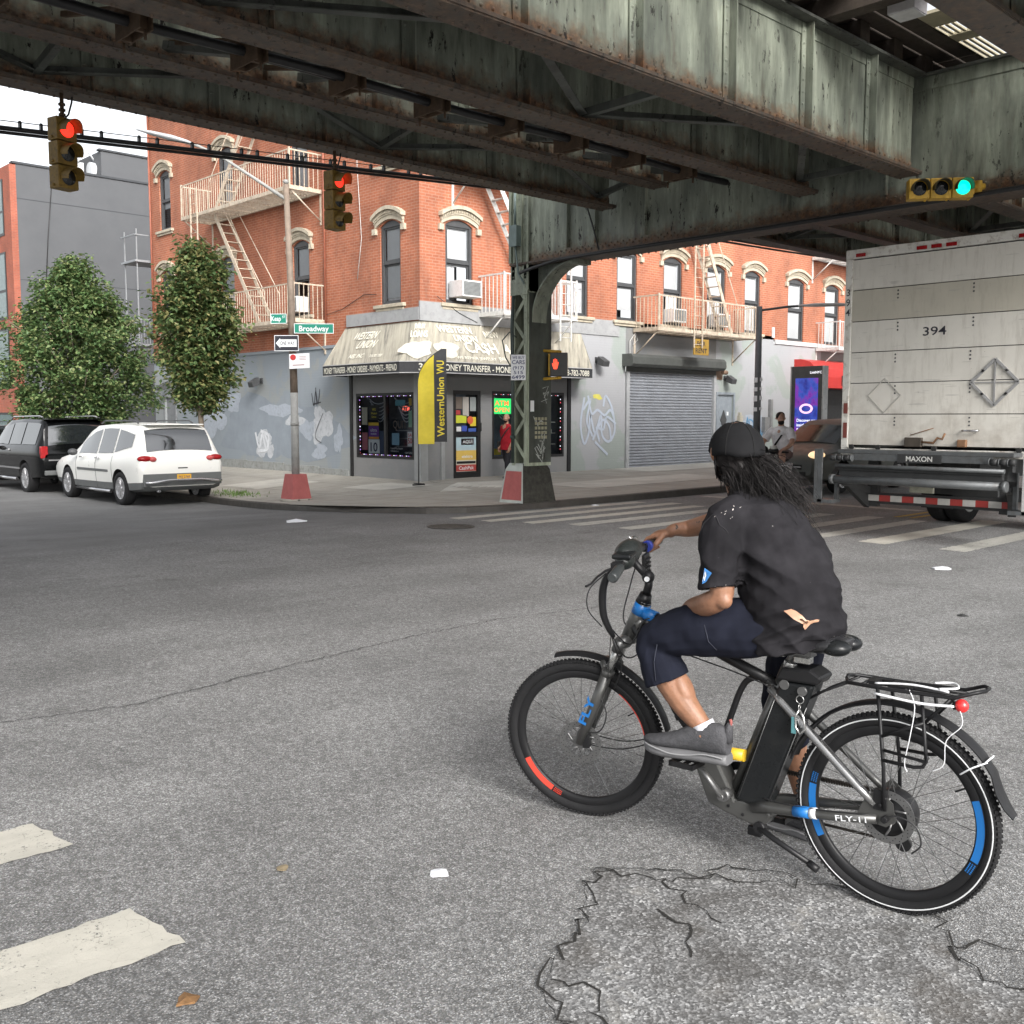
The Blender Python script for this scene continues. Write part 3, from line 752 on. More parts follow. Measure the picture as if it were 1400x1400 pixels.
def window(P,u0,u1,z0,z1,blind=.5,curt=None,hood=True,seed=0,sill=True):
    r=random.Random(seed); w=u1-u0; f=MB(); D=-.06
    # jambs, head, sill rail, meeting rail, sashes
    f.pbox(P,u0,u0+.07,z0,z1,D-.075,D+.02); f.pbox(P,u1-.07,u1,z0,z1,D-.075,D+.02); f.pbox(P,u0+.071,u1-.071,z1-.16,z1,D-.075,D+.018); f.pbox(P,u0+.071,u1-.071,z0,z0+.06,D-.075,D+.03)
    zm=z0+(z1-z0)*.50
    f.pbox(P,u0+.071,u1-.071,zm-.03,zm+.03,D-.045,D+.005)
    for a,b,c,d,dd in ((u0+.071,u1-.071,z0+.061,zm-.031,-.04),(u0+.071,u1-.071,zm+.031,z1-.161,-.01)):
        f.pbox(P,a,a+.045,c,d,D+dd-.03,D+dd); f.pbox(P,b-.045,b,c,d,D+dd-.03,D+dd); f.pbox(P,a+.046,b-.046,c,c+.045,D+dd-.03,D+dd); f.pbox(P,a+.046,b-.046,d-.04,d,D+dd-.03,D+dd)
    win=rel(f.build('window',M_FRAME,BLD))
    for za,zc,dd in ((z0+.107,zm-.072,D-.06),(zm+.077,z1-.202,D-.03)):
        g=MB(); q=[P(u0+.116,za,dd),P(u1-.116,za,dd),P(u1-.116,zc,dd),P(u0+.116,zc,dd)]; g.quad(*(q if P is PB else q[::-1])); g.build('pane',M_PANE,win)
    b=MB(); b.mat(0).pbox(P,u0+.01,u1-.01,z0+.01,z1-.01,-.62,-.60)
    if blind:
        zb=z1-.16-(z1-z0-.2)*blind; b.mat(1).pbox(P,u0+.1,u1-.1,zb,z1-.1,-.146,-.136)
    if curt:
        n=14; a0,a1=curt; ring=[]
        for k in range(n+1):
            u=u0+.1+(w-.2)*(a0+(a1-a0)*k/n); ring.append((u,-.155-.02*(k%2)))
        for (ua,da),(ub,db) in zip(ring[:-1],ring[1:]): b.mat(2).quad(P(ua,z0+.08,da),P(ub,z0+.08,db),P(ub,z1-.1,db),P(ua,z1-.1,da))
    b.build('blind',[M_ROOM,M_BLIND,M_CURT],win)
    if sill:
        s=MB(); s.pbox(P,u0-.2,u1+.2,z0-.09,z0-.002,-.1,.10); s.pbox(P,u0-.14,u1+.14,z0-.16,z0-.091,.002,.06); s.build('sill',M_STONE,win,.012)
    if hood:
        h=MB(); n=14; e=.20; W=w/2+e; uc=(u0+u1)/2
        def arc(t,off): return (uc+W*t, z1+.02+off-.20*t*t)
        for o0,o1,d1,sc in ((.0,.10,.05,.93),(.10,.22,.075,.95),(.22,.31,.15,1.02)):
            for k in range(n):
                t0=-1+2*k/n;t1=-1+2*(k+1)/n
                a=arc(t0*sc,o0);bb=arc(t1*sc,o0);c=arc(t1*sc,o1);d=arc(t0*sc,o1)
                h.box8([P(a[0],a[1],.002),P(bb[0],bb[1],.002),P(bb[0],bb[1],d1),P(a[0],a[1],d1),P(d[0],d[1],.002),P(c[0],c[1],.002),P(c[0],c[1],d1),P(d[0],d[1],d1)])
        for k in range(22):   # dentils
            t=-.9+1.8*k/21; c=arc(t,.16); h.pbox(P,c[0]-.013,c[0]+.013,c[1]-.02,c[1]+.05,.075,.105)
        for s in (-1,1): h.pbox(P,uc+s*(W*.95)-.07,uc+s*(W*.95)+.07,z1-.30,z1-.16,.002,.08)
        h.build('hood',M_STONE,win)
    return win
Z2,Z2t,Z3,Z3t=4.47,6.50,7.82,9.72
KW=[(6.74,7.56),(10.77,11.59),(14.86,15.68),(18.92,19.70)]
BW=[(3.22,4.1),(7.5,8.38),(9.6,10.5),(11.75,12.66),(13.95,14.95),(16.05,16.95),(18.7,19.75),(21.2,22.2),(24.2,25.1),(27,27.9),(30,30.9)]
wall=MB()
kops=[(a,b,z0,z1,1) for a,b in KW for z0,z1 in ((Z2,Z2t),(Z3,Z3t))]
bops=[(a,b,Z2-(.12 if a>18 else 0),Z2t,1) for a,b in BW]+[(a,b,Z3,Z3t,1) for a,b in BW]
facade(wall,PK,6.0,20.5,3.55,12.6,kops); facade(wall,PB,2.42,40,4.33,12.6,bops)
wall.quad((2.42,20.5,0),(2.42,20.5,12.6),(14,20.5,12.6),(14,20.5,0)); wall.quad((2.42,6,12.6),(40,6,12.6),(40,20.5,12.6),(2.42,20.5,12.6))
rel(wall.build('brick_wall',M_BRK,BLD))
co_=MB(); co_.pbox(PK,5.6,20.5,12.2,12.75,.002,.45); co_.pbox(PB,2.45,40,12.2,12.75,.002,.45); rel(co_.build('cornice',M_STONE,BLD))
for i,(a,b) in enumerate(KW):
    window(PK,a,b,Z2,Z2t,[.93,.5,.6,.6][i],[(0,1),(.0,.3),(0,.5),(0,1)][i],True,i); window(PK,a,b,Z3,Z3t,[.6,.55,.5,.6][i],[(0,1),(0,1),(.2,.9),None][i],True,10+i)
for i,(a,b) in enumerate(BW):
    zz=Z2-(.12 if a>18 else 0)
    window(PB,a,b,zz,Z2t,[.52,.6,.85,.55,.8,.9,1,.6,.5,.6,.5][i],[(0,.45),(0,1),None,None,(0,.6),(0,1),(0,1),None,None,(0,1),None][i],True,20+i,sill=a<18)
    window(PB,a,b,Z3,Z3t,.4,(0,1),a<9,40+i)
# ---- ground floor, side street: painted wall, a plinth and the shop front
gw=MB()
facade(gw,PK,8.93,20.5,.0,3.549,[(19.0,19.75,.25,2.35)],.1)
gw.pbox(PK,8.95,20.5,3.52,3.60,.0,.035)
rel(gw.build('ground_floor_wall',M_GREY,BLD))
pw=MB()
for a,b,z in ((9.0,10.4,.32),(10.42,12.2,.36),(12.25,14.3,.40),(14.33,17.2,.42)): pw.pbox(PK,a,b,-.2,z,.003,.05)
rel(pw.build('wall_plinth',pm('grey_plinth_board',(.30,.31,.30),.8,0,.2,4,.3,30,None,0,.7,(.14,.13,.12)),BLD))
dr=MB(); dr.pbox(PK,19.0,19.75,.25,2.35,-.09,-.06); dr.pbox(PK,18.92,18.999,.2,2.43,.0,.03); dr.pbox(PK,19.751,19.83,.2,2.43,.0,.03); rel(dr.build('door',pm('grey_door',(.22,.23,.24),.6),BLD))
# ---- shop walls
SK=(6.28,8.67,.66,2.30); SD=(3.44,4.36,.15,2.36); SB=(4.75,7.42,.62,2.36)
sw=MB(); facade(sw,PK,6.0,8.82,.0,4.0,[SK],.12); facade(sw,PB,2.42,7.55,.0,4.0,[SD,SB],.12); rel(sw.build('shop_wall',M_GREYD,BLD))
cp=MB(); cp.pbox(PK,8.82,8.93,.0,3.0,-.02,.035); rel(cp.build('edge_post',M_BLACK,BLD)); cp=MB(); cp.pbox(PB,7.56,7.68,.0,3.0,-.02,.035); rel(cp.build('edge_post',M_BLACK,BLD))
for PP_,qa,qb,qd in ((PK,5.96,6.22,.04),(PB,2.385,2.60,.042),(PB,3.02,3.13,.05)):
    cq=MB(); cq.pbox(PP_,qa,qb,.02,2.8,.003,qd); rel(cq.build('corner_pilaster',pm('pilaster_grey',(.30,.31,.31),.7,0,.15,3,.2),BLD))
sb=MB(); sb.pbox(PK,6.0,9.0,4.02,4.32,.002,.05); sb.pbox(PB,2.38,7.0,4.001,4.46,.002,.05); sb.pbox(PB,7.0,9.7,4.001,4.44,.002,.03); rel(sb.build('sign_band',pm('band_grey',(.33,.335,.34),.75,0,.15,2.5,.2,30,None,0,.5,(.2,.2,.2)),BLD))
# pale wall right of the shop
for a_ in ((7.68,10.02,4.44,[]),(14.5,17.85,4.45,[(14.62,15.5,.2,2.42)]),(17.85,21.0,4.2,[])):
    pg=MB(); facade(pg,PB,a_[0],a_[1],.0,a_[2],a_[3],.1); rel(pg.build('pale_wall',M_PALE,BLD))
M_MIDW=mat_wall('mid_grey_wall',(.20,.205,.21),(.22,.22,.215))
for a_ in ((10.02,14.5,3.5,4.45,[]),(21.0,40,.0,4.2,[(21.5,24,.4,2.6)])):
    dg=MB(); facade(dg,PB,*a_,.2); rel(dg.build('dark_wall_panel',M_MIDW,BLD))
ws=MB(); ws.pbox(PB,17.9,21.2,4.2,4.34,.0,.05); ws.pbox(PB,17.72,17.86,4.4,4.75,.0,.03); rel(ws.build('white_band',pm('white_band_paint',(.6,.6,.6),.7),BLD))
sdr=MB(); sdr.pbox(PB,14.62,15.5,.2,2.42,-.09,-.05); sdr.pbox(PB,14.53,14.619,.15,2.5,.0,.03); sdr.pbox(PB,15.501,15.59,.15,2.5,.0,.03); sdr.pbox(PB,14.62,15.5,2.421,2.5,.0,.03)
dd=rel(sdr.build('side_door',pm('blue_grey_door',(.25,.28,.31),.55),BLD))
dm=MB(); dm.prism([(0,-.32),(.17,0),(0,.32),(-.17,0)],(15.03,YB+.045,1.6),(1,0,0),(0,0,1),(0,-.02,0)); dm.build('diamond_window',M_FRAME,dd)
dm=MB(); dm.box(15.2,15.3,YB+.03,YB+.048,1.75,1.87); dm.build('sticker',M_SIGNW,dd)
# roller shutter
sh=MB(); prof=[]; n=34
for k in range(n*4+1):
    z=.17+(3.16-.17)*k/(n*4); prof.append((z,-.06+.028*[0,1,1.25,1][k%4]))
for (za,da),(zb,db) in zip(prof[:-1],prof[1:]): sh.quad(PB(10.18,za,da),PB(14.36,za,da),PB(14.36,zb,db),PB(10.18,zb,db))
shu=rel(sh.build('roller_shutter',pm('shutter_grey',(.30,.315,.345),.45,.25,.12,2,.1,30,None,0,.25,(.2,.19,.18)),BLD))
sx=MB(); sx.prism([(0,0),(.34,0),(.42,.07),(.42,.27),(.34,.36),(0,.36)],(9.86,YB-.002,3.16),(0,-1,0),(0,0,1),(4.62,0,0)); sx.pbox(PB,10.04,14.46,3.02,3.159,.0,.05); sx.build('shutter_box',pm('shutter_box_dark',(.085,.09,.085),.55,.2,.2,3,.1),shu,.008)
for ga,gb_ in ((10.04,10.18),(14.36,14.48)):
    sg=MB(); sg.pbox(PB,ga,gb_,.15,3.02,-.08,.05); sg.build('shutter_guide',pm('guide_pale',(.42,.43,.44),.5,.2),shu)
mo=MB(); mo.box(14.5,14.85,YB-.02,YB-.002,2.9,3.45); mo.cyl((14.42,YB-.22,3.3),(14.66,YB-.22,3.3),.09); mo.cyl((14.56,YB-.22,3.12),(14.78,YB-.22,3.12),.07); mo.build('shutter_motor',pm('motor_rust',(.24,.16,.11),.6,.3),shu)
# ---- shop windows and door
def shopwin(P,o,nm):
    u0,u1,z0,z1=o; f=MB(); D=-.04
    for a,b,c,d in ((u0,u1,z0,z0+.07),(u0,u1,z1-.07,z1),(u0,u0+.06,z0+.071,z1-.071),(u1-.06,u1,z0+.071,z1-.071)): f.pbox(P,a,b,c,d,D-.07,D+.05)
    if nm=='K': f.pbox(P,(u0+u1)/2-.04-.02,(u0+u1)/2+.04-.02,z0+.071,z1-.071,D-.07,D+.04)
    w=rel(f.build('shop_window',M_BLACK,BLD)); g=MB(); q=[P(u0+.061,z0+.072,D-.024),P(u1-.061,z0+.072,D-.024),P(u1-.061,z1-.072,D-.024),P(u0+.061,z1-.072,D-.024)]; g.quad(*(q if P is PB else q[::-1])); g.build('pane',glass('shop_glass',(.8,.85,.88),.10,(.012,.014,.018)),w)
    bk=MB(); bk.pbox(P,u0-.2,u1+.2,z0-.3,z1+.2,-1.5,-1.45); bk.pbox(P,u0-.2,u0-.15,z0-.3,z1+.2,-1.45,-.2); bk.pbox(P,u1+.15,u1+.2,z0-.3,z1+.2,-1.45,-.2); bk.pbox(P,u0-.2,u1+.2,z0-.35,z0-.3,-1.5,-.2); bk.build('shop_interior',pm('shop_interior_blue',(.12,.145,.18),.8,0,.5,2),w)
    # strip of coloured fairy lights round the opening
    l=MB(); k=0
    u=u0+.1
    while u<u1-.12:
        l.mat(k%3).pbox(P,u,u+.03,z1-.086,z1-.074,D-.02,D-.012); 
        if nm=='K': l.mat((k+1)%3).pbox(P,u,u+.03,z0+.074,z0+.086,D-.02,D-.012)
        u+=.085;k+=1
    z=z0+.1
    while z<z1-.12:
        for uu in (u0+.064,u1-.08): l.mat(k%3).pbox(P,uu,uu+.012,z,z+.03,D-.02,D-.012)
        z+=.085;k+=1
    l.build('light_strip',[emit('led_violet',(.4,.2,.75),.8),emit('led_white',(.8,.85,1),.9),pm('led_red',(.45,.06,.08),.5)] if nm=='K' else [emit('led_redlit',(.8,.1,.15),.8),emit('led_white',(.8,.85,1),1.),pm('led_dark',(.05,.05,.05),.5)],w)
    # swag curtains
    s=MB()
    for uc in ((u0+.55,u1-.75) if nm=='K' else (u0+.6,u1-.95)):
        for k in range(6):
            pts=[]
            for j in range(9):
                t=-1+j/4.0; pts.append(V(P(uc+.42*t*(1-.1*k),z1-.12-.09*k*0.9-(.30-.02*k)*(1-t*t)*(.5+.1*k),-.16-.01*k)))
            s.tube(pts,.012,5)
    s.build('swag_curtain',pm('swag_silver',(.42,.45,.5),.5),w)
    return w
def sheet(P,u0,u1,z0,z1,d,mat,name,par):
    mb=MB(); mb.pbox(P,u0,u1,z0,z1,d-.004,d); return mb.build(name,mat,par)
def ptext(P,items,mat,name,par,d):
    mb=MB()
    for s,u,z,h,w in items:
        O=V(P(u,z,d)); ux=(V(P(u+(-1 if P is PK else 1),z,d))-O); mb.text(s,O,ux,(0,0,1),h,w,'C',.014)
    return mb.build(name,mat,par)
C=lambda n,c: pm('poster_'+n,c,.5,0,.06)
wK=shopwin(PK,SK,'K'); wB=shopwin(PB,SB,'B')
# K window posters: yellow/black board, purple board, phone "10", neon
p1=sheet(PK,7.87,8.27,1.62,2.0,-.12,C('black',(.02,.02,.02)),'poster',wK); ptext(PK,[('WU',8.07,1.86,.07,.16),('Western',8.07,1.77,.055,.26),('Union',8.07,1.68,.055,.2)],C('yellow',(.75,.6,.03)),'lettering',p1,-.1185)
sheet(PK,7.86,8.3,1.48,1.56,-.11,C('gold',(.75,.48,.05)),'poster',wK)
p2=sheet(PK,7.86,8.30,1.2,1.47,-.112,C('violet',(.16,.05,.32)),'poster',wK); ptext(PK,[('ultra',8.08,1.33,.08,.28),('mobile',8.08,1.25,.05,.24)],M_SIGNW,'lettering',p2,-.1105)
sheet(PK,7.86,8.3,1.14,1.195,-.112,C('orange',(.8,.34,.06)),'poster',wK)
p3=sheet(PK,7.83,8.31,.77,1.13,-.11,M_SIGNW,'poster',wK); ptext(PK,[('10',8.07,.82,.24,.3)],C('ink',(.03,.03,.09)),'lettering',p3,-.1085)
sheet(PK,7.62,7.84,.75,1.35,-.115,C('navy',(.05,.07,.13)),'poster',wK)
ptext(PK,[('ATM',6.98,1.85,.13,.3)],emit('neon_dim_red',(.75,.12,.08),.9),'neon_sign',wK,-.3)
ptext(PK,[('QUIT HIT',6.9,1.42,.2,1.0)],C('brownletters',(.20,.16,.14)),'lettering',wK,-.22)
p4=sheet(PK,6.33,6.66,.98,1.34,-.1,M_SIGNW,'poster',wK); ptext(PK,[('50%',6.5,1.05,.14,.28),('SALE',6.5,1.22,.08,.26)],C('red',(.6,.04,.04)),'lettering',p4,-.0985)
ptext(PK,[('Retail Payment',7.06,.9,.05,.5),('Solutions',7.14,.83,.05,.34),('verizon',6.55,.8,.07,.36)],M_SIGNW,'lettering',wK,-.064)
sheet(PK,6.42,6.6,1.98,2.16,-.1,C('amber',(.5,.32,.05)),'poster',wK)
for a,b,c,d,n_,cc in ((6.75,7.15,1.98,2.12,'aqua',(.10,.30,.36)),(8.34,8.58,1.5,1.95,'cream2',(.55,.50,.40)),(8.34,8.58,.85,1.3,'rose',(.5,.16,.2)),(7.0,7.3,1.0,1.3,'sky2',(.25,.42,.55)),(6.36,6.62,1.45,1.85,'mint',(.3,.5,.36))): sheet(PK,a,b,c,d,-.105,C(n_,cc),'poster',wK)
st=MB()
for z in (.95,1.15,1.35): st.pbox(PK,6.4,7.4,z,z+.02,-.8,-.3)
for k in range(14): st.pbox(PK,6.45+.065*k,6.49+.065*k,.97,.97+.05+.02*(k%4),-.6,-.5)
st.build('display_shelf',pm('shelf_grey',(.25,.25,.27),.5),wK)
# B window: lit green sign, shelf with goods, yellow wall strip
p5=sheet(PB,4.83,5.55,1.78,2.18,-.12,emit('led_green_board',(.03,.55,.12),1.),'lit_sign',wB); ptext(PB,[('ATM',5.2,2.0,.13,.5),('OPEN',5.2,1.83,.12,.55)],emit('led_orange_letters',(.9,.2,.05),1.),'lettering',p5,-.118)
sheet(PB,6.95,7.33,.7,2.2,-.5,C('mustard',(.36,.33,.08)),'back_panel',wB)
st=MB()
for z in (.95,1.25,1.55): st.pbox(PB,6.7,7.3,z,z+.02,-.45,-.2)
for k in range(9): st.pbox(PB,6.74+.06*k,6.78+.06*k,1.271,1.3+.03*(k%3),-.4,-.3)
st.build('display_shelf',pm('shelf_pale',(.6,.6,.55),.5),wB)
st=MB(); st.ell(PB(7.0,1.02,-.3),(.12,.06,.05)); st.ell(PB(7.05,1.62,-.3),(.05,.05,.06)); st.build('goods',M_SIGNW,wB)
st=MB(); st.ell(PB(6.95,1.32,-.3),(.14,.06,.05)); st.ell(PB(7.12,1.33,-.3),(.07,.06,.04)); st.build('goods',C('redgoods',(.4,.05,.06)),wB)
sheet(PB,4.83,5.15,.72,.88,-.1,C('yellowstar',(.7,.55,.05)),'poster',wB)
for a,b,c,d,n_,cc in ((5.6,5.85,1.7,2.2,'cream2',(.55,.50,.40)),(6.2,6.5,1.2,1.6,'blue3',(.12,.2,.45)),(6.55,6.8,1.75,2.15,'pink2',(.55,.25,.3)),(5.2,5.5,.72,1.1,'redp',(.5,.06,.06))): sheet(PB,a,b,c,d,-.105,C(n_,cc),'poster',wB)
# door
d=MB(); u0,u1,z0,z1=SD
for a,b,c,e in ((u0,u1,z1-.1,z1),(u0,u0+.1,z0,z1-.101),(u1-.1,u1,z0,z1-.101),(u0+.101,u1-.101,1.22,1.32),(u0+.101,u1-.101,z0+.0,z0+.16)): d.pbox(PB,a,b,c,e,-.09,-.01)
sdoor=rel(d.build('shop_door',M_BLACK,BLD)); g=MB(); g.quad(PB(u0+.102,z0+.162,-.054),PB(u1-.102,z0+.162,-.054),PB(u1-.102,z1-.102,-.054),PB(u0+.102,z1-.102,-.054)); g.build('pane',glass('shop_glass',(.8,.85,.88),.10,(.012,.014,.018)),sdoor)
bk=MB(); bk.pbox(PB,u0-.2,u1+.2,-.1,2.6,-1.2,-1.15); bk.build('shop_interior',M_ROOM,sdoor)
ps=[(.12,.34,1.9,2.2,'brown',(.16,.13,.11)),(.36,.56,1.72,2.2,'grey',(.42,.40,.37)),(.6,.8,1.85,2.2,'grey2',(.3,.33,.33)),(.12,.48,1.55,1.74,'lime',(.55,.6,.05)),(.15,.3,1.34,1.46,'white',(.7,.7,.7)),(.32,.5,1.34,1.48,'blue',(.05,.09,.4)),(.54,.8,1.33,1.42,'blue2',(.06,.12,.4)),(.14,.28,1.76,1.87,'redd',(.4,.05,.05)),(.6,.8,1.47,1.7,'yell',(.7,.55,.05))]
for a,b,c,e,n,cc in ps: sheet(PB,u0+a,u0+b,c,e,-.049,C(n,cc),'sticker',sdoor)
mb=MB(); mb.cyl(PB(u0+.6,1.62,-.047),PB(u0+.6,1.62,-.042),.1,n=20); mb.build('sticker',C('orangedisc',(.65,.12,.05)),sdoor)
po=sheet(PB,u0+.12,u0+.8,.33,1.2,-.049,C('cream',(.62,.58,.48)),'poster',sdoor)
for a,b,c,e,n,cc in ((.12,.8,.62,.86,'sand',(.72,.5,.12)),(.12,.8,.34,.5,'redlow',(.45,.07,.06)),(.12,.8,.87,1.2,'sky',(.42,.55,.6)),(.3,.72,1.0,1.16,'redtop',(.5,.06,.06))): sheet(PB,u0+a,u0+b,c,e,-.0475,C(n,cc),'poster_band',po)
ptext(PB,[('AQUI',u0+.51,1.04,.09,.32),('elektra',u0+.5,.68,.07,.36),('CashPak',u0+.47,.38,.09,.5)],M_SIGNW,'lettering',po,-.0465)
sheet(PB,u0+.15,u0+.78,.53,.59,-.047,M_BLACK,'poster_band',po)
h=MB(); h.tube([PB(u1-.03,1.35,.0),PB(u1-.03,1.35,.05),PB(u1-.03,1.55,.05),PB(u1-.03,1.55,.0)],.012,8); h.build('handle',M_BLACK,sdoor)
# ---- graffiti and buffed paint on the side wall and the pale wall
def blob(P,u,z,w,h,m,seed,lift=.004,n=40,name='buffed_paint'):
    r=random.Random(seed); mb=MB(); ph=[r.uniform(0,6.28) for _ in range(7)]; pts=[]
    for k in range(n):
        a=2*pi*k/n; rr=1+sum(.17/(j*.6+1)*sin((j+2)*a+ph[j]) for j in range(7))+r.uniform(-.07,.07); pts.append(V(P(u+w*rr*cos(a),z+h*rr*sin(a),lift)))
    c=sum(pts,V())/n; mb.add(pts+[c],[(k,(k+1)%n,n) for k in range(n)]); return rel(mb.build(name,m,BLD))
M_BUFF=pm('buff_pale_blue',(.40,.44,.50),.75,0,.1,5,.2,30,None,0,.9,(.28,.31,.345)); M_BUFF2=pm('buff_white',(.53,.55,.58),.75,0,.1,4,.2,30,None,0,.9,(.31,.34,.37)); M_BUFF3=pm('buff_blue_grey',(.27,.305,.345),.75,0,.1,3)
for u,z,w,h,m,s in [(10.2,1.55,.42,.45,M_BUFF2,1),(10.55,1.3,.3,.3,M_BUFF2,2),(11.6,1.6,.45,.18,M_BUFF2,3),(11.0,1.35,.3,.3,M_BUFF,4),(13.35,.95,.45,.36,M_BUFF2,5),(13.0,.75,.22,.2,M_BUFF2,6),(15.1,2.15,.4,.35,M_BUFF,7),(12.4,1.9,.9,.2,M_BUFF,8),(9.5,1.1,.2,.35,M_BUFF,9),(10.4,.75,.35,.2,M_BUFF,10),(16.3,1.7,.7,.6,M_BUFF,11)]: blob(PK,u,z,w,h,m,s,.004+.0004*s)
blob(PK,12.6,1.3,3.0,.95,M_BUFF3,21,.003,60)
def tagline(P,pts,w,m,name='graffiti',lift=.012):
    mb=MB()
    for st in pts:
        # smooth the stroke
        q=[]
        for i in range(len(st)-1):
            p0=st[max(0,i-1)];p1=st[i];p2=st[i+1];p3=st[min(len(st)-1,i+2)]
            for k in range(5):
                t=k/5; f=lambda a,b,c,d:.5*((2*b)+(-a+c)*t+(2*a-5*b+4*c-d)*t*t+(-a+3*b-3*c+d)*t**3
                )
                q.append(V(P(f(p0[0],p1[0],p2[0],p3[0]),f(p0[1],p1[1],p2[1],p3[1]),lift)))
        q.append(V(P(st[-1][0],st[-1][1],lift)))
        n=(V(P(0,0,1))-V(P(0,0,0))); mb.ribbon(q,w,n); lift+=.0006
    return rel(mb.build(name,m,BLD))
M_TAGW=pm('spray_white_lilac',(.44,.49,.57),.7,0,.1,5); M_TAGB=pm('spray_blue',(.10,.27,.46),.6); M_TAGK=pm('spray_black',(.05,.05,.06),.6); M_TAGR=pm('spray_white',(.68,.70,.73),.7)
tagline(PB,[[(8.25,2.25),(8.1,1.5),(8.25,.95),(8.45,1.3),(8.5,1.75),(8.7,1.25),(8.95,1.75),(9.0,1.2),(9.3,1.0),(9.55,1.3),(9.45,1.9),(9.15,2.3),(9.05,2.0)],[(8.4,2.3),(8.55,1.8),(8.8,1.9),(9.1,1.75),(9.35,1.9),(9.5,1.7)],[(8.6,1.05),(9.0,1.6),(9.3,1.45),(9.4,1.0)],[(8.7,1.0),(9.25,.62)],[(8.2,1.9),(8.5,2.2),(8.35,1.6),(8.6,1.15)],[(8.9,1.0),(8.75,1.4),(9.05,1.35),(9.2,1.7),(9.6,1.5)]],.075,M_TAGW)
blob(PB,8.8,2.27,.2,.07,pm('spray_yellow',(.6,.55,.12),.7),33,.004,20,'graffiti')
tagline(PB,[[(16.2,.95),(16.35,1.7),(16.4,1.0)],[(16.15,1.2),(16.5,1.25),(16.45,1.6),(16.7,1.5),(16.55,1.1)],[(16.9,1.0),(17.0,1.7),(17.2,1.05),(17.3,1.6)]],.05,M_TAGB); blob(PB,16.8,1.35,.8,.42,M_BUFF,35,.004,40); blob(PB,16.9,.6,.4,.25,M_BUFF3,36,.004,30)
tagline(PK,[[(10.75,2.35),(10.65,2.0),(10.55,2.4),(10.45,2.05),(10.35,2.45)],[(10.5,2.0),(10.55,2.5)],[(10.7,2.05),(10.3,2.1)]],.03,M_TAGK)
tagline(PK,[[(13.8,1.25),(13.6,.8),(13.4,1.2),(13.2,.75),(13.05,1.15),(13.5,1.3)],[(13.7,.7),(13.1,.8),(13.3,1.25)]],.09,M_TAGR,lift=.02)
tagline(PK,[[(10.2,1.8),(10.6,1.2),(10.3,1.0)]],.02,M_TAGK,lift=.02)
# ---------------------------------------------------------------- awning
AW=thing('shop_awning','dirty cream shop awning with faded lettering wrapping the building corner','awning',(0,0,0))
DA=.75; zt,zv,zb=4.0,3.0,2.74
# plan: K end 9.05 ... K/chamfer 5.85, chamfer/B 2.24 ... B end 7.8
wallpts=[(XK,9.1),(XK,6.02),(2.46,YB),(8.1,YB)]; fr=[(XK-DA,9.06),(XK-DA,5.85),(2.24,YB-DA),(7.75,YB-DA)]
def mat_awning():
    t=NT('weathered_cream_canvas'); s=t.sep()
    u=t.math('ADD',s[0],t.math('MULTIPLY',s[1],-1.))
    stv=t.comb(t.math('MULTIPLY',u,3.),t.math('MULTIPLY',s[2],.35),0.)
    n=t.noise(2.6,7,.75,vec=stv)
    c=t.ramp(n,[(.36,(.16,.15,.13)),(.46,(.31,.29,.24)),(.62,(.44,.41,.33))])
    c=t.mix(t.ramp(t.noise(1.1,4),[(.54,0.),(.72,.5)]),c,(.46,.43,.35))
    t.bump(t.noise(30,3),.15,.005)
    return t.out(c,.8)
M_AWN=mat_awning(); M_VAL=pm('valance_charcoal',(.035,.036,.04),.7,0,.15,6,.1); M_AWL=pm('awning_ghost_lettering',(.80,.77,.66),.85,0,.08,6)
cn=MB()
for i in range(3):
    a,b=wallpts[i],wallpts[i+1]; c,d=fr[i],fr[i+1]; n=10
    for k in range(n):
        for j in range(4):
            def pt(t,s):
                w=V((*a,zt)).lerp(V((*b,zt)),t); f=V((*c,zv)).lerp(V((*d,zv)),t); p=w.lerp(f,s); p.z-=.025*sin(pi*s)*(1+.4*sin(9*t)); return p
            cn.add([pt(k/n,j/4),pt(k/n,(j+1)/4),pt((k+1)/n,(j+1)/4),pt((k+1)/n,j/4)],[(0,1,2,3)],True)
cn.poly([(*wallpts[0],zt),(*fr[0],zv),(XK,9.1,zv)]); cn.poly([(*wallpts[3],zt),(*fr[3],zv),(8.1,YB,zv)])
cn.build('canopy',M_AWN,AW)
va=MB()
for i in range(3):
    c,d=V((*fr[i],0)),V((*fr[i+1],0)); t=(d-c).normalized(); nn=V((t.y,-t.x,0)); 
    if i==0: nn=V((-1,0,0))
    va.mat(0).box8([c+V((0,0,zb)),d+V((0,0,zb)),d-nn*.012+V((0,0,zb)),c-nn*.012+V((0,0,zb)),c+V((0,0,zv)),d+V((0,0,zv)),d-nn*.012+V((0,0,zv)),c-nn*.012+V((0,0,zv))])
va.mat(0).quad((*fr[3],zb),(8.05,YB,zb),(8.05,YB,zv),(*fr[3],zv)); va.quad((*fr[0],zb),(XK,9.06,zb),(XK,9.06,zv),(*fr[0],zv))
va.build('valance',M_VAL,AW)
tr=MB()
for z,h in ((zv-.012,.02),(zb-.012,.02)):
    for i in range(3): tr.bar((*fr[i],z+.01),(*fr[i+1],z+.01),.03,.02)
tr.build('valance_edge',pm('valance_edge_grey',(.42,.42,.42),.6),AW)
lt=MB(); XF=XK-DA-.004; YF=YB-DA-.004
lt.text('MONEY TRANSFER - MONEY ORDERS - PAYMENTS - PREPAID',(XF,9.0,zb+.055),(0,-1,0),(0,0,1),.155,3.05,'L',.012)
ch0=V((*fr[1],0));ch1=V((*fr[2],0)); ct=(ch1-ch0).normalized(); cnn=V((ct.y,-ct.x,0))
if cnn.x>0: cnn=-cnn
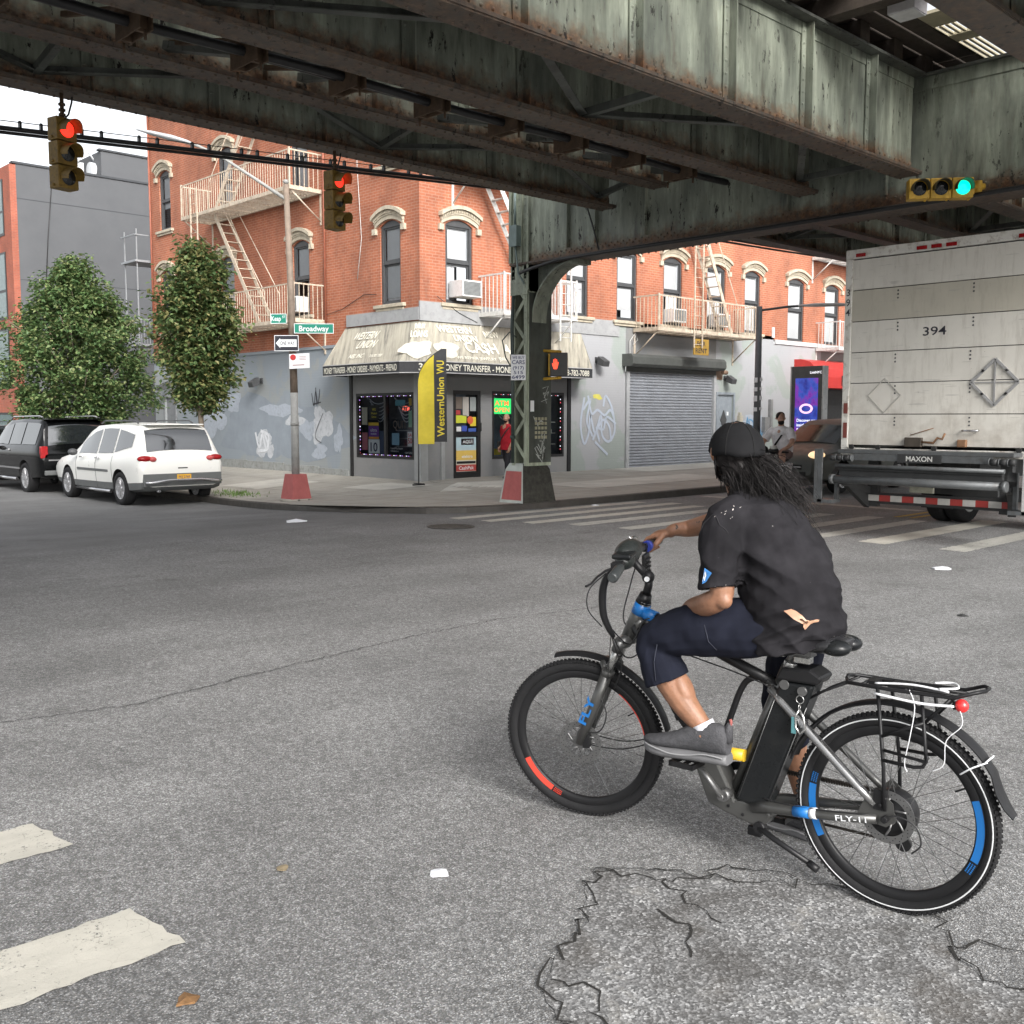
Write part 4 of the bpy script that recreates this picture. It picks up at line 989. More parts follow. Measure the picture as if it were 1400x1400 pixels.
mid=ch0.lerp(ch1,.55)+cnn*.004; lt.text('394',(mid.x,mid.y,zb+.05),ct,(0,0,1),.17,.36,'L',.02)
lt.text('MONEY TRANSFER - MONEY ORDERS - COPIES   718-782-7088',(2.42,YF,zb+.055),(1,0,0),(0,0,1),.155,5.2,'L',.012)
lt.build('valance_lettering',pm('valance_cream_letters',(.70,.68,.58),.7),AW)
def slope(i,t,s,lift=.0):
    a,b=wallpts[i],wallpts[i+1]; c,d=fr[i],fr[i+1]; w=V((*a,zt)).lerp(V((*b,zt)),t); f=V((*c,zv)).lerp(V((*d,zv)),t); return w.lerp(f,s)
def aw_text(i,t,s,txt,h,w,shear=.25,bold=.02):
    gl=MB()
    O=slope(i,t,s); ux=(slope(i,t+.01,s)-slope(i,t-.01,s)).normalized(); uy=(slope(i,t,s-.05)-slope(i,t,s)).normalized(); uy=(uy-ux*uy.dot(ux)).normalized(); gl.text(txt,O,ux,uy,h,w,'C',bold,shear,.012); gl.build('faded_lettering',M_AWL,AW)
aw_text(0,.37,.36,'WESTERN',.24,.98); aw_text(0,.45,.60,'UNION',.24,.76); aw_text(0,.40,.85,'NBJ, INC',.13,.6); aw_text(0,.66,.86,'718-782-7088',.09,.5,.25,.01)
aw_text(1,.5,.20,'JEWELRY',.14,.26,0); aw_text(1,.5,.42,'LOANS',.2,.4,0)
aw_text(2,.17,.26,'WESTERN',.22,1.1,.1); aw_text(2,.22,.47,'UNION',.2,.75,.1); aw_text(2,.385,.32,'NEW',.2,.5,0); aw_text(2,.30,.74,'CA$H',.34,1.05,0); aw_text(2,.56,.74,'4 GOLD',.34,1.3,0); aw_text(2,.25,.92,'WE REPAIR JEWELRY',.09,1.3,0,.01); aw_text(2,.41,.92,'JEWEL',.12,.3,0)
pb=MB(); r=random.Random(4)
def aw_blob(i,t,s,w,h,seed):
    r=random.Random(seed); O=slope(i,t,s); ux=(slope(i,t+.01,s)-slope(i,t-.01,s)).normalized(); uy=(slope(i,t,s-.05)-slope(i,t,s)).normalized(); n=ux.cross(uy); pts=[]
    for k in range(26):
        a=2*pi*k/26; rr=1+.13*sin(3*a+seed)+.09*sin(5*a+2*seed)+.06*sin(8*a)+r.uniform(-.03,.03); pts.append(O+ux*cos(a)*w*rr+uy*sin(a)*h*rr+n*.014)
    pb.poly(pts)
aw_blob(1,.45,.72,.38,.24,5); aw_blob(2,.09,.7,.36,.26,6)
pb.build('patch',pm('awning_patch_white',(.62,.59,.50),.85),AW)
# under-awning frame arms
ar=MB()
for y in (8.9,7.4): ar.tube([(XK,y,3.6),(XK-DA+.02,y,zb+.05)],.015,6)
for x in (3.4,5.2,7.6): ar.tube([(x,YB,3.6),(x,YB-DA+.02,zb+.05)],.015,6)
ar.build('frame_arm',M_FRAME,AW)
# ---------------------------------------------------------------- fire escapes
def escape(name,label,P,u0,u1,z,top=True,ladder=None,stair=None,depth=1.0,mat=M_IRON,drop=None,floors=1):
    t=thing(name,label,'fire escape',(0,0,0),0,'fire escapes on the brick walls')
    pf=MB()
    for d in (.06,depth): pf.pbox(P,u0,u1,z-.05,z+.05,d-.03,d+.0)
    for u in (u0,u1): pf.pbox(P,u-.03,u+.03,z-.052,z+.052,.03,depth+.002)
    k=0; d=.1
    while d<depth-.05:
        pf.pbox(P,u0+.04,u1-.04,z-.005,z+.02,d,d+.035); d+=.085
    n=int((u1-u0)/.55)
    for k in range(1,n): pf.pbox(P,u0+(u1-u0)*k/n-.012,u0+(u1-u0)*k/n+.012,z-.03,z-.006,.05,depth-.03)
    pf.build('platform',mat,t)
    rl=MB()
    for zz in (z+.95,z+.5): 
        if zz>z+.6: rl.pbox(P,u0,u1,zz-.018,zz+.018,depth-.025,depth-.005)
    for u in (u0,u1):
        rl.pbox(P,u-.012,u+.012,z+.93,z+.968,.0,depth); rl.pbox(P,u-.02,u+.02,z,z+1.0,depth-.035,depth+.005)
    u=u0+.06
    while u<u1:
        rl.pbox(P,u-.008,u+.008,z+.05,z+.93,depth-.022,depth-.008); u+=.125
    d=.12
    while d<depth-.05:
        for u in (u0,u1): rl.pbox(P,u-.008,u+.008,z+.05,z+.93,d-.008,d+.008)
        d+=.14
    rl.build('railing',mat,t)
    bk=MB()
    for u in (u0+.05,u1-.05): bk.tube([P(u,z-.75,.02),P(u,z-.04,depth-.06)],.022,6); bk.pbox(P,u-.03,u+.03,z-.85,z+.0,.002,.03)
    bk.build('bracket',mat,t)
    if stair:
        ua,ub,zt=stair; s=MB()
        for d in (.28,.72): s.bar(P(ua,z+.05,d),P(ub,zt,d),.02,.13,(0,0,1))
        n=int((zt-z)/.27)
        for k in range(1,n):
            q=k/n; s.pbox(P,ua+(ub-ua)*q-.06,ua+(ub-ua)*q+.06,z+.05+(zt-z-.05)*q-.01,z+.05+(zt-z-.05)*q+.012,.28,.72)
        for d in (.27,.73):   # handrail
            sg=1 if ub>ua else -1
            s.tube([P(ua-.35*sg,z+.1,d),P(ua-.3*sg,z+.9,d),P(ub-.25*sg,zt+.4,d)],.014,6)
        s.build('stair',mat,t)
    if drop:
        ud,zb_,zt_=drop; s=MB()
        for du in (-.2,.2): s.pbox(P,ud+du-.02,ud+du+.02,zb_,zt_,depth+.01,depth+.04)
        zz=zb_+.1
        while zz<zt_:
            s.tube([P(ud-.2,zz,depth+.025),P(ud+.2,zz,depth+.025)],.01,6); zz+=.28
        s.build('drop_ladder',mat,t)
    return t
escape('fire_escape','cream rusty upper fire escape with steep stair on the side street wall',PK,10.1,16.15,7.62,stair=(14.6,12.2,10.6),depth=1.0)
escape('fire_escape','lower cream fire escape with sloping stair behind the slim tree',PK,10.0,16.0,4.22,stair=(12.2,14.6,7.55),depth=1.0,drop=(15.3,4.2,8.4))
escape('fire_escape','white iron fire escape behind the green column above the awning',PB,4.3,6.9,4.25,stair=(6.2,4.2,7.6),depth=.95,mat=M_IRONW,drop=(6.45,3.65,6.6))
escape('fire_escape','cream fire escape with tall ladder above the roller shutter',PB,10.35,15.45,4.22,stair=(14.3,12.6,7.7),depth=.95,drop=(12.2,3.75,7.9))
escape('fire_escape','small white fire escape above the red awning beside the truck',PB,20.6,24.2,4.12,depth=.95,mat=M_IRONW)
escape('fire_escape','white upper fire escape landing half hidden under the railway girder',PB,3.4,8.8,7.62,depth=.95,mat=M_IRONW)
escape('fire_escape','white upper fire escape landing above the red awning near the truck',PB,20.2,24.2,7.3,depth=.95,mat=M_IRONW)
rn=MB(); rn.pbox(PB,12.05,12.8,3.55,4.02,.9,.93); o=tag(rn.build('rent_sign',pm('rent_sign_yellow',(.30,.18,.03),.6)),'small yellow and black rental sign hung under the fire escape','sign')
ptext(PB,[('FOR',12.42,3.82,.14,.42),('RENT',12.42,3.61,.14,.56)],M_INK,'lettering',o,.934)
# back of the building: pale steel stair in the yard
t=thing('steel_stair','pale grey steel stair landing on the rear corner of the brick building','fire escape',(0,0,0))
s=MB()
for x,y in ((2.0,20.65),(2.0,21.6),(3.2,21.6)): s.bar((x,y,3.3),(x,y,8.0),.035,.035,(1,0,0))
s.build('post',pm('galvanised_pale',(.27,.285,.30),.5,.2),t)
s=MB()
for z in (4.1,6.9): s.box(1.9,3.4,20.55,21.7,z,z+.07); s.bar((1.93,20.6,z+.9),(1.93,21.7,z+.9),.04,.04); s.bar((1.93,20.6,z+.9),(3.3,20.6,z+.9),.04,.04)
for k in range(12):
    for z in (4.1,): s.box(1.92,1.935,20.6+.09*k,20.615+.09*k,z,z+.9); s.box(1.93+.1*k,1.945+.1*k,20.55,20.565,z,z+.9)
s.build('landing',pm('galvanised_pale',(.27,.285,.30),.5,.2),t)
# wall lamps, air conditioners, cables on the wall
def floodlight(P,u,z,label):
    t=thing('wall_lamp',label,'lamp',(0,0,0),0,'floodlights on the ground floor walls'); m=MB(); m.pbox(P,u-.06,u+.06,z-.08,z+.08,.0,.04); m.tube([P(u,z,.04),P(u,z-.02,.2)],.025,6); m.build('wall_mount',M_FRAME,t)
    h=MB(); a=V(P(u-.1,z-.02,.2)); h.box8([P(u-.13,z-.12,.14),P(u+.13,z-.12,.14),P(u+.13,z-.2,.36),P(u-.13,z-.2,.36),P(u-.12,z+.1,.16),P(u+.12,z+.1,.16),P(u+.13,z-.05,.40),P(u-.13,z-.05,.40)]); h.build('lamp_head',M_FRAME,t,.01); return t
floodlight(PB,8.75,3.3,'dark floodlight on the pale wall at the awning end'); floodlight(PB,15.0,2.95,'dark floodlight above the small grey door'); floodlight(PK,13.4,2.75,'dark floodlight on the grey side wall behind the sign pole'); floodlight(PK,19.4,2.75,'dark lamp above the side door near the slim tree')
def aircon(P,u,z,label,w=.62,h=.40,d=.42):
    t=thing('air_conditioner',label,'air conditioner',(0,0,0),0,'window air conditioners')
    b=MB(); b.pbox(P,u-w/2,u+w/2,z,z+h,-.1,d); b.build('casing',pm('ac_white',(.66,.66,.66),.5,0,.08,6,.0,60,None,0,.3,(.3,.28,.25)),t,.01)
    g=MB(); g.mat(0).pbox(P,u-w/2+.04,u+w/2-.04,z+.04,z+h-.04,d+.001,d+.006); 
    n=10
    for k in range(n): g.mat(1).pbox(P,u-w/2+.05,u+w/2-.05,z+.05+k*(h-.1)/n,z+.05+(k+.45)*(h-.1)/n,d+.007,d+.014)
    g.build('grille',[pm('ac_dark',(.12,.13,.13),.6),pm('ac_slat',(.30,.31,.31),.6)],t)
    return t
aircon(PB,3.72,4.62,'white air conditioner in the window over the awning corner'); aircon(PK,11.2,4.55,'white air conditioner behind the side street fire escape rail',.5,.42,.3)
aircon(PB,12.2,4.55,'white air conditioner at the left of the shutter fire escape',.62,.4,.3); aircon(PB,14.5,4.55,'white air conditioner under the ladder of the shutter fire escape',.62,.4,.3)
cb=MB(); cb.tube([PK(8.5,12,.03),PK(8.45,8,.03),PK(8.3,6.2,.03),PK(8.5,5.2,.03)],.008,5); cb.build; tag(cb.build('wall_cable',M_IRONW),'thin white cable hanging down the side street brick wall','cable')
cb=MB(); cb.tube([PK(10.0,4.4,.03),PK(9.2,4.5,.03),PK(8.2,4.8,.03),PK(7.7,4.75,.03)],.008,5); cb.tube([PB(2.9,4.6,.06),PB(3.6,4.25,.06),PB(4.2,4.05,.06)],.008,5); tag(cb.build('wall_cable',M_BLK),'thin dark cable looping over the awning corner','cable')
cb=MB(); cb.tube([PB(10.1,3.5,.1),PB(10.15,3.9,.05),PB(10.4,4.15,.05),PB(10.5,3.95,.05),PB(10.3,3.8,.05),PB(10.4,4.1,.06)],.012,5); tag(cb.build('wall_cable',M_IRONW),'coil of pale cable on the wall above the roller shutter','cable')
for yy_,l_ in ((9.95,'thin brick red pipe running up the wall beside the fire escape'),(20.33,'thin brick red pipe at the far rear edge of the brick wall')):
    dp=MB(); dp.tube([PK(yy_,12,.05),PK(yy_,4.2,.05)],.03,8); tag(dp.build('drain_pipe',pm('pipe_brick_red',(.30,.10,.06),.6)),l_,'pipe')
mt=MB(); mt.pbox(PB,15.75,15.95,.95,1.75,.0,.1); mt.pbox(PB,15.8,15.9,1.76,1.85,.0,.08); tag(mt.build('meter_box',pm('meter_cream',(.45,.42,.34),.6,0,.2,8)),'cream meter box on the wall by the small grey door','meter box')
mt=MB(); mt.pbox(PB,17.2,17.5,1.2,1.7,.0,.14); mt.pbox(PB,17.6,17.75,1.3,2.3,.0,.1); tag(mt.build('meter_box',pm('meter_grey',(.2,.2,.2),.6,0,.2,8)),'grey utility boxes on the wall left of the kiosk','meter box')
# red shop awning by the truck
t=thing('red_awning','bright red rounded awning over the shop beside the truck','awning',(0,0,0))
pr_=[(0,3.72),(.25,3.72),(.62,3.62),(.85,3.38),(.9,3.1),(.9,2.72),(0,2.72)]
cv=MB(); cv.prism([(d,z) for d,z in pr_],(19.2,YB,0),(0,-1,0),(0,0,1),(5.9,0,0)); cv.build('canopy',pm('red_awning_vinyl',(.50,.035,.03),.4,0,.12,2),t)
lx=MB(); lx.text('PROYECTO',(20.9,YB-.906,2.82),(1,0,0),(0,0,1),.36,2.6,'L',.02); lx.build('lettering',M_BLACK,t)
sd=MB(); sd.pbox(PB,20.0,24,.2,2.7,.0,.03); sd.mat(1).pbox(PB,20.5,21.3,.4,2.2,.031,.05); rel(sd.build('shop_front',[M_BLACK,pm('shop_poster_grey',(.35,.36,.36),.5)],BLD))
# ---------------------------------------------------------------- building down the side street
t=thing('grey_building','plain grey building with a red brick street front beyond the yard','building',(2.42,34,0))
g=MB(); g.box(.25,24,0,26,0,12.55); g.box(4.0,24,.05,14,12.56,13.75); 
gb=g.build('grey_wall',pm('dark_grey_stucco',(.092,.096,.103),.8,0,.07,.5,.1,20),t)
ln=MB()
for z in (11.1,7.65,4.2): ln.box(.26,24,-.008,.02,z-.015,z+.015)
ln.box(.1,24,-.06,.3,12.551,12.64); ln.box(3.9,24,-.02,.3,13.751,13.83); ln.build('joint_line',pm('stucco_joint',(.05,.054,.06),.8),gb)
M_BRK2=mat_brick('red_front_brick',(.38,.10,.055),(.30,.08,.05),(.30,.14,.10))
f=MB(); f.box(-.02,.249,-.02,26,0,12.5); f.build('brick_front',M_BRK2,t)
for z0,z1 in ((6.0,8.9),(3.0,5.6),(9.6,12.0),(1.2,1.9)):
    w=MB(); w.box(-.05,-.021,.85,2.6,z0,z1); wo=w.build('window',M_BLACK,t)
    p=MB(); p.box(-.06,-.051,.95,2.5,z0+.1,z0+(z1-z0)*.4); p.box(-.06,-.051,.95,2.5,z0+(z1-z0)*.44,z1-.1); p.build('pane',pm('green_glass',(.12,.17,.17),.12),wo)
ac=MB(); ac.box(4.0,4.5,1.0,1.6,12.56,13.3); ac.cyl((4.7,.9,13.0),(5.3,.9,13.0),.35); ac.tube([(4.2,.9,13.3),(4.6,.9,13.9),(5.0,.9,13.4)],.05); tag(ac.build('roof_vent',pm('roof_vent_white',(.6,.62,.64),.5),loc=(1.5,34,0)),'white ventilation unit on the grey building roof','vent unit')
cb=MB(); cb.tube([(4.2,33.95,12.4),(3.9,33.95,9.5),(3.7,33.95,7)],.02,5); tag(cb.build('wall_cable',M_BLK),'thin cable hanging down the grey stucco wall','cable')
fn=MB()
fn.box(2.42,2.5,20.7,33.9,-.2,1.5)
tag(fn.build('yard_fence',pm('yard_fence_grey',(.22,.23,.23),.8,0,.2,2,.2)),'low grey yard wall between the brick and grey buildings','wall')
fl=MB(); fl.box(2.5,26,20.51,33.95,-.02,.02); tag(fl.build('yard',M_CONC),kind='structure')
# ================================================================ STREET FURNITURE, TREES
# ---- feather flag
FL=thing('feather_flag','yellow and black feather flag standing on the pavement at the shop corner','flag',(1.63,5.11,.13))
fa=V((.70,-.71,0)); nrm=V((-.71,-.70,0))
def fpt(u,z): return fa*u+V((0,0,z))+nrm*(.03*sin(4*u+2.2*z)+.014*sin(7*z+3*u))
FW=.66; ZT=3.12
def left(z): return 0 if z<2.35 else FW*.86*((z-2.35)/(ZT-2.35))**2.2
pl=MB(); pl.tube([(0,0,0),(0,0,1.0)]+[tuple(fpt(left(z)-.012,z)) for z in (1.2,1.8,2.2,2.4,2.6,2.75,2.9,3.0,3.12)],[.016,.014]+[.011]*9,8); pl.build('pole',M_FRAME,FL)
bs=MB(); bs.box(-.17,.17,-.02,.02,0,.03); bs.box(-.02,.02,-.17,.17,.0301,.05); bs.build('base',M_BLACK,FL)
zz=[1.0+.1325*k for k in range(17)]
for nm,fa0,fa1,mt in (('black_cloth',lambda z:max(left(z),FW-.29),lambda z:FW,M_VAL),('yellow_cloth',left,lambda z:max(left(z)+.004,FW-.29),pm('flag_yellow',(.62,.50,.04),.7,0,.12,5))):
    m=MB(); rows=[]
    for z in zz:
        a,b=fa0(z),fa1(z); dz=-.05 if nm!='black_cloth' and z<1.01 else 0; rows.append([fpt(a+(b-a)*k/4,z+dz) for k in range(5)])
    vs=[p for r in rows for p in r]; m.add(vs,[(i*5+j,i*5+j+1,(i+1)*5+j+1,(i+1)*5+j) for i in range(len(rows)-1) for j in range(4)],True); m.add([p-nrm*.003 for p in vs],[(i*5+j,(i+1)*5+j,(i+1)*5+j+1,i*5+j+1) for i in range(len(rows)-1) for j in range(4)],True); o=m.build(nm,mt,FL)
    if nm=='black_cloth':
        lx=MB(); lx.text('WesternUnion',(0,0,1.12),(0,0,1),(-1,0,0),.17,1.35,'L',.016); lx.text('WU',(0,0,2.55),(0,0,1),(-1,0,0),.17,.3,'L',.016)
        lx.v=[tuple(fpt(FW-.06+x,z)+nrm*.006) for x,_,z in lx.v]; lx.build('lettering',pm('flag_letter_yellow',(.72,.58,.05),.7),o)
# ---- signs pole with street lamp
PO=thing('street_light','tall weathered grey street light pole standing on a red concrete base','street lamp',(-1.66,5.07,-.0))
p=MB(); p.tube([(0,0,.3),(0,0,2.2)],[.085,.08],12); p.mat(1).tube([(0,0,2.2),(-.02,.02,4.4),(-.06,.06,6.4)],[.08,.07,.055],12); p.mat(0).ell((-.06,.06,6.45),(.06,.06,.05)); p.tube([(0,0,1.52),(0,0,1.6)],.09,12); 
p.build('pole',[pm('pole_grey',(.27,.27,.26),.6,0,.25,5,.2),pm('pole_rusty',(.20,.155,.12),.7,0,.35,5,.3)],PO)
a=MB(); a.tube([(-.06,.06,6.1),(-.5,.48,6.5),(-1.0,.96,6.95),(-1.3,1.25,7.14),(-1.5,1.44,7.24)],[.04,.035,.03,.03,.03],8); a.build('arm',pm('pole_grey',(.27,.27,.26),.6),PO)
h=MB(); h.tube([(-1.38,1.32,7.18),(-1.5,1.44,7.24),(-1.7,1.63,7.31),(-2.0,1.92,7.41),(-2.22,2.13,7.48)],[.05,.09,.13,.1,.03],10,flat=.45); h.build('lamp_head',pm('lamp_head_grey',(.40,.41,.42),.5),PO)
b=MB(); q=[(.235,0),(.165,.56)]
c0=[(-.235,-.235,-.02),(.235,-.235,-.02),(.235,.235,-.02),(-.235,.235,-.02)]; c1=[(x*.7,y*.7,.52) for x,y,_ in c0]
b.box8(c0+c1); b.build('concrete_base',pm('base_faded_red',(.36,.10,.095),.75,0,.15,5,.2),PO,.012)
b=MB(); b.cyl((0,0,-.03),(0,0,.01),.33,n=14); b.build('footing',M_CONC,PO)
def sign(name,label,c,ux,w,h,back,lines,inkm,bold=.014,border=None):
    c=V(c); ux=V(ux).normalized(); uz=V((0,0,1)); n=ux.cross(uz)
    mb=MB(); a=c-ux*w/2-uz*h/2; mb.prism([(0,0),(w,0),(w,h),(0,h)],a-n*.004,ux,uz,n*.004)
    o=tag(mb.build(name,back),label,'sign')
    if border:
        b2=MB(); t=.012
        for x0,x1,y0,y1 in ((0,w,0,t),(0,w,h-t,h),(0,t,t,h-t),(w-t,w,t,h-t)): b2.prism([(x0,y0),(x1,y0),(x1,y1),(x0,y1)],a,ux,uz,n*.0015)
        b2.build('border',border,o)
    if lines:
        mb=MB()
        for s,x,y,hh,ww in lines: mb.text(s,c+ux*x+uz*y+n*.003,ux,uz,hh,ww,'C',bold)
        mb.build('lettering',inkm,o)
    return o,c,ux,n
M_GREEN=pm('sign_green',(.005,.20,.135),.4,0,.06)
VX=V((.69,-.724,0))
sign('street_sign','green Broadway street name sign on the light pole','',(.7,-.7,0),.8,.2,M_GREEN,[],M_SIGNW) if 0 else None
sign('street_sign','longer green street name sign reading Broadway on the light pole',(-1.42,4.66,3.5),(.77,-.64,0),.80,.20,M_GREEN,[('Broadway',0,-.055,.115,.60)],M_SIGNW,border=M_SIGNW)
sign('street_sign','short green street name sign reading Keap St on the light pole',(-1.93,5.17,3.70),(.62,-.78,0),.34,.2,M_GREEN,[('Keap',-.05,-.045,.1,.2),('ST',.11,.01,.05,.06)],M_SIGNW,border=M_SIGNW)
o,c,ux,n=sign('one_way_sign','black one way sign with a white arrow on the light pole','',(1,0,0),.01,.01,M_INK,[],M_INK) if 0 else sign('one_way_sign','black one way sign with a white left arrow on the light pole',(-1.86,5.00,3.20),(.69,-.724,0),.50,.32,M_INK,[],M_INK,border=M_SIGNW)
ar=MB(); ar.prism([(-.22,0),(-.13,.1),(-.13,.075),(.21,.075),(.21,-.075),(-.13,-.075),(-.13,-.1)],c+n*.001,ux,(0,0,1),n*.0015); ar.build('arrow',M_SIGNW,o)
t=MB(); t.text('ONE WAY',c+n*.0045+ux*.02-V((0,0,.035)),ux,(0,0,1),.075,.3,'C',.01); t.build('lettering',M_INK,o)
o,c,ux,n=sign('parking_sign','white parking rule sign with red mark on the light pole',(-1.67,4.83,2.84),(.69,-.724,.05),.42,.30,M_SIGNW,[],M_INK)
m=MB(); m.cyl(c+n*.001-ux*.13+V((0,0,.08)),c+n*.003-ux*.13+V((0,0,.08)),.06,n=20); m.build('red_mark',pm('sign_red',(.5,.03,.03),.5),o)
m=MB(); m.prism([(-.14,-.09),(.1,-.09),(.1,-.07),(-.14,-.07)],c+n*.001,ux,(0,0,1),n*.002)
for k in range(3): m.prism([(0,.02+.03*k),(.14,.02+.03*k),(.14,.03+.03*k),(0,.03+.03*k)],c+n*.001,ux,(0,0,1),n*.002)
m.build('printed_lines',pm('sign_grey_ink',(.4,.25,.25),.6),o)
# ---- short street lamp on the avenue
t=thing('street_light','short dark grey street lamp with side arm beside the closed shutter','street lamp',(9.2,1.0,.14))
p=MB(); p.tube([(0,0,0),(0,0,4.3)],[.1,.075],12); p.cyl((0,0,0),(0,0,.5),.15,.12,12); p.build('pole',pm('pole_dark_grey',(.10,.105,.11),.5,0,.2,5),t)
a=MB(); a.tube([(0,0,4.2),(.4,-.55,4.28),(.62,-.85,4.3)],.03,8); a.build('arm',M_FRAME,t)
h=MB(); h.tube([(.55,-.75,4.3),(.8,-1.1,4.31),(1.15,-1.55,4.31),(1.4,-1.9,4.3)],[.05,.09,.085,.03],10,flat=.5); h.build('lamp_head',pm('lamp_head_pale',(.5,.5,.5),.5),t)
s=MB()
for k,(z,hh) in enumerate(((1.7,.1),(1.95,.14),(2.2,.1),(2.42,.12))): s.box(-.10,-.085,-.05,.05,z,z+hh); s.box(-.05,.05,-.105,-.092,z+.03,z+hh)
s.build('sticker',M_SIGNW,t)
# ---- information kiosk with lit screen
t=thing('information_kiosk','tall grey kiosk with a lit blue advert screen beside the car','kiosk',(12.6,1.5,.15))
k=MB(); k.box(-.12,.12,-.42,.52,0,2.95); k.build('body',pm('kiosk_dark',(.07,.072,.075),.35,.3),t,.015)
e=MB(); e.box(-.125,.125,.521,.56,0,2.95); e.box(-.125,.125,-.46,-.421,0,2.95); e.build('side_trim',pm('kiosk_silver',(.42,.43,.44),.35,.6),t)
t2=NT('screen_advert'); s=t2.sep(); c=t2.ramp(t2.noise(2.2,3,vec=t2.mapping(scale=(1,1,.8))),[(.35,(.02,.02,.25)),(.5,(.05,.10,.55)),(.6,(.25,.04,.45)),(.7,(.03,.03,.3))]); t2.out((.01,.01,.02),.2); t2.link(c,t2.b.inputs['Emission Color']); t2.b.inputs['Emission Strength'].default_value=.42
sc=MB(); sc.box(-.128,-.121,-.30,.40,.75,2.62); so_=sc.build('screen',t2.m,t)
x=MB(); ux=V((0,-1,0)); n=-.13
for i,sx in enumerate(('Discover new','insights with','5G ready','right now')): x.text(sx,(n,.33,1.42-.13*i),ux,(0,0,1),.085,None,'L',.01)
x.text('LinkNYC',(n,-.05,2.74),ux,(0,0,1),.07,None,'L',.01); x.build('lettering',emit('screen_white',(.8,.8,.85),.7),so_)
r_=MB(); 
for k in range(24):
    a=2*pi*k/24; r_.add([V((n,.05+.21*cos(q),1.78+.14*sin(q))) if f==0 else V((n,.05+.14*cos(q),1.78+.085*sin(q))) for q in (a,a+2*pi/24) for f in (0,1)],[(0,1,3,2)])
r_.build('ring_graphic',emit('screen_pink',(.75,.45,.65),.7),so_)
# ---- red traffic signals hanging from the outer girder
def signal(name,label,loc,yaw,lit,horizontal=False,group=None,scale=1.):
    """three-lens signal; local +x is the way it faces, lenses stacked along z (or along y)"""
    t=thing(name,label,'traffic light',loc,yaw,group); t.scale=(scale,)*3
    MY=pm('signal_yellow_dirty',(.24,.15,.03),.6,0,.3,7,.2,60,None,0,.6,(.05,.035,.02)) if not horizontal else pm('signal_yellow',(.5,.30,.03),.55,0,.25,7,.2,60,None,0,.35,(.12,.07,.02))
    def W(x,y,z): return (x,y,z) if not horizontal else (x,-z,y)
    cols=[('red',(.9,.02,.01)),('amber',(.2,.1,.01)),('green',(.0,.75,.42))]
    for i in range(3):
        z=(1-i)*.345
        h=MB(); c=[W(x,y,zz) for zz in (z-.165,z+.165) for x,y in ((-.13,-.165),(.1,-.165),(.1,.165),(-.13,.165))]
        h.box8(c); 
        for s in (-1,1): h.box8([W(x,y,zz) for zz in (z-.14,z-.10) for x,y in ((-.05,s*.166),(.0,s*.166),(.0,s*.19),(-.05,s*.19))])
        ho=h.build('housing',MY,t,.012)
        l=MB(); l.lathe([(.0,.125),(.07,.12),(.115,.102),(.118,.1001)],W(0,0,z) ,(1,0,0),20)
        on=(cols[i][0]==lit)
        lm=emit('lens_'+lit+'_lit',cols[i][1],1.5 if lit=='red' else 1.0) if on else pm('lens_dark',(.012,.014,.016),.15)
        l.build('lens',lm,ho)
        v=MB(); n=22; rin=[];rout=[];L=.24
        for k in range(n+1):
            a=-.28+ (pi+.56)*k/n; cy,cz=.135*cos(a),.135*sin(a)
            ln=L*(1-.25*(1-sin(max(0,min(pi,a)))))
            if not horizontal: pa=W(.1,cy,z+cz);pb=W(.1+ln,cy,z+cz-.02);pc=W(.1+ln,cy*.95,z+cz*.95-.02);pd=W(.1,cy*.95,z+cz*.95)
            else: pa=(.1,-z+cy,cz);pb=(.1+ln,-z+cy,cz-.02);pc=(.1+ln,-z+cy*.95,cz*.95-.02);pd=(.1,-z+cy*.95,cz*.95)
            rin.append([pa,pb,pc,pd])
        v.loft(rin,False,True); v.build('visor',MY if not horizontal else pm('visor_dark',(.06,.05,.02),.6),ho)
    return t
def red_signal(label,x):
    loc=V((x,-2.02,4.49)); yaw=atan2(-.723-.55,-.69-.0)
    yaw=radians(284)
    t=signal('traffic_signal',label,loc,yaw,'red',False,'red signals hung from the railway',.72)
    m=MB(); m.tube([(0,0,.52),(0,0,.62),(0,0,.93)],[.035,.03,.03],8)
    for z in (.55,.62,.70): m.cyl((0,0,z),(0,0,z+.03),.05)
    m.cyl((0,0,.89),(0,0,.915),.07); m.build('hanger_pipe',M_RUST,t)
    m=MB(); m.tube([(-.02,.03,.50),(-.08,.16,.62),(-.05,.20,.8),(0,.18,.92)],.014,6); m.build('wire',M_BLK,t)
    return t
red_signal('hanging red traffic signal against the sky, left one of the pair',-8.82); red_signal('hanging red traffic signal against the brick wall, right one of the pair',-5.38)
gs=signal('traffic_signal','horizontal yellow traffic signal showing green under the cross girder',(-.35,-7.72,4.50),radians(226.3-8),'green',True,None,.74)
m=MB(); m.tube([(-.02,.53,.02),(-.02,.62,.03),(-.03,.72,.03)],.05,8); m.cyl((-.02,.62,-.06),(-.02,.62,.12),.06); m.box(-.1,.06,.515,.54,-.1,.12); m.build('mounting_arm',pm('signal_yellow',(.5,.30,.03),.55),gs)
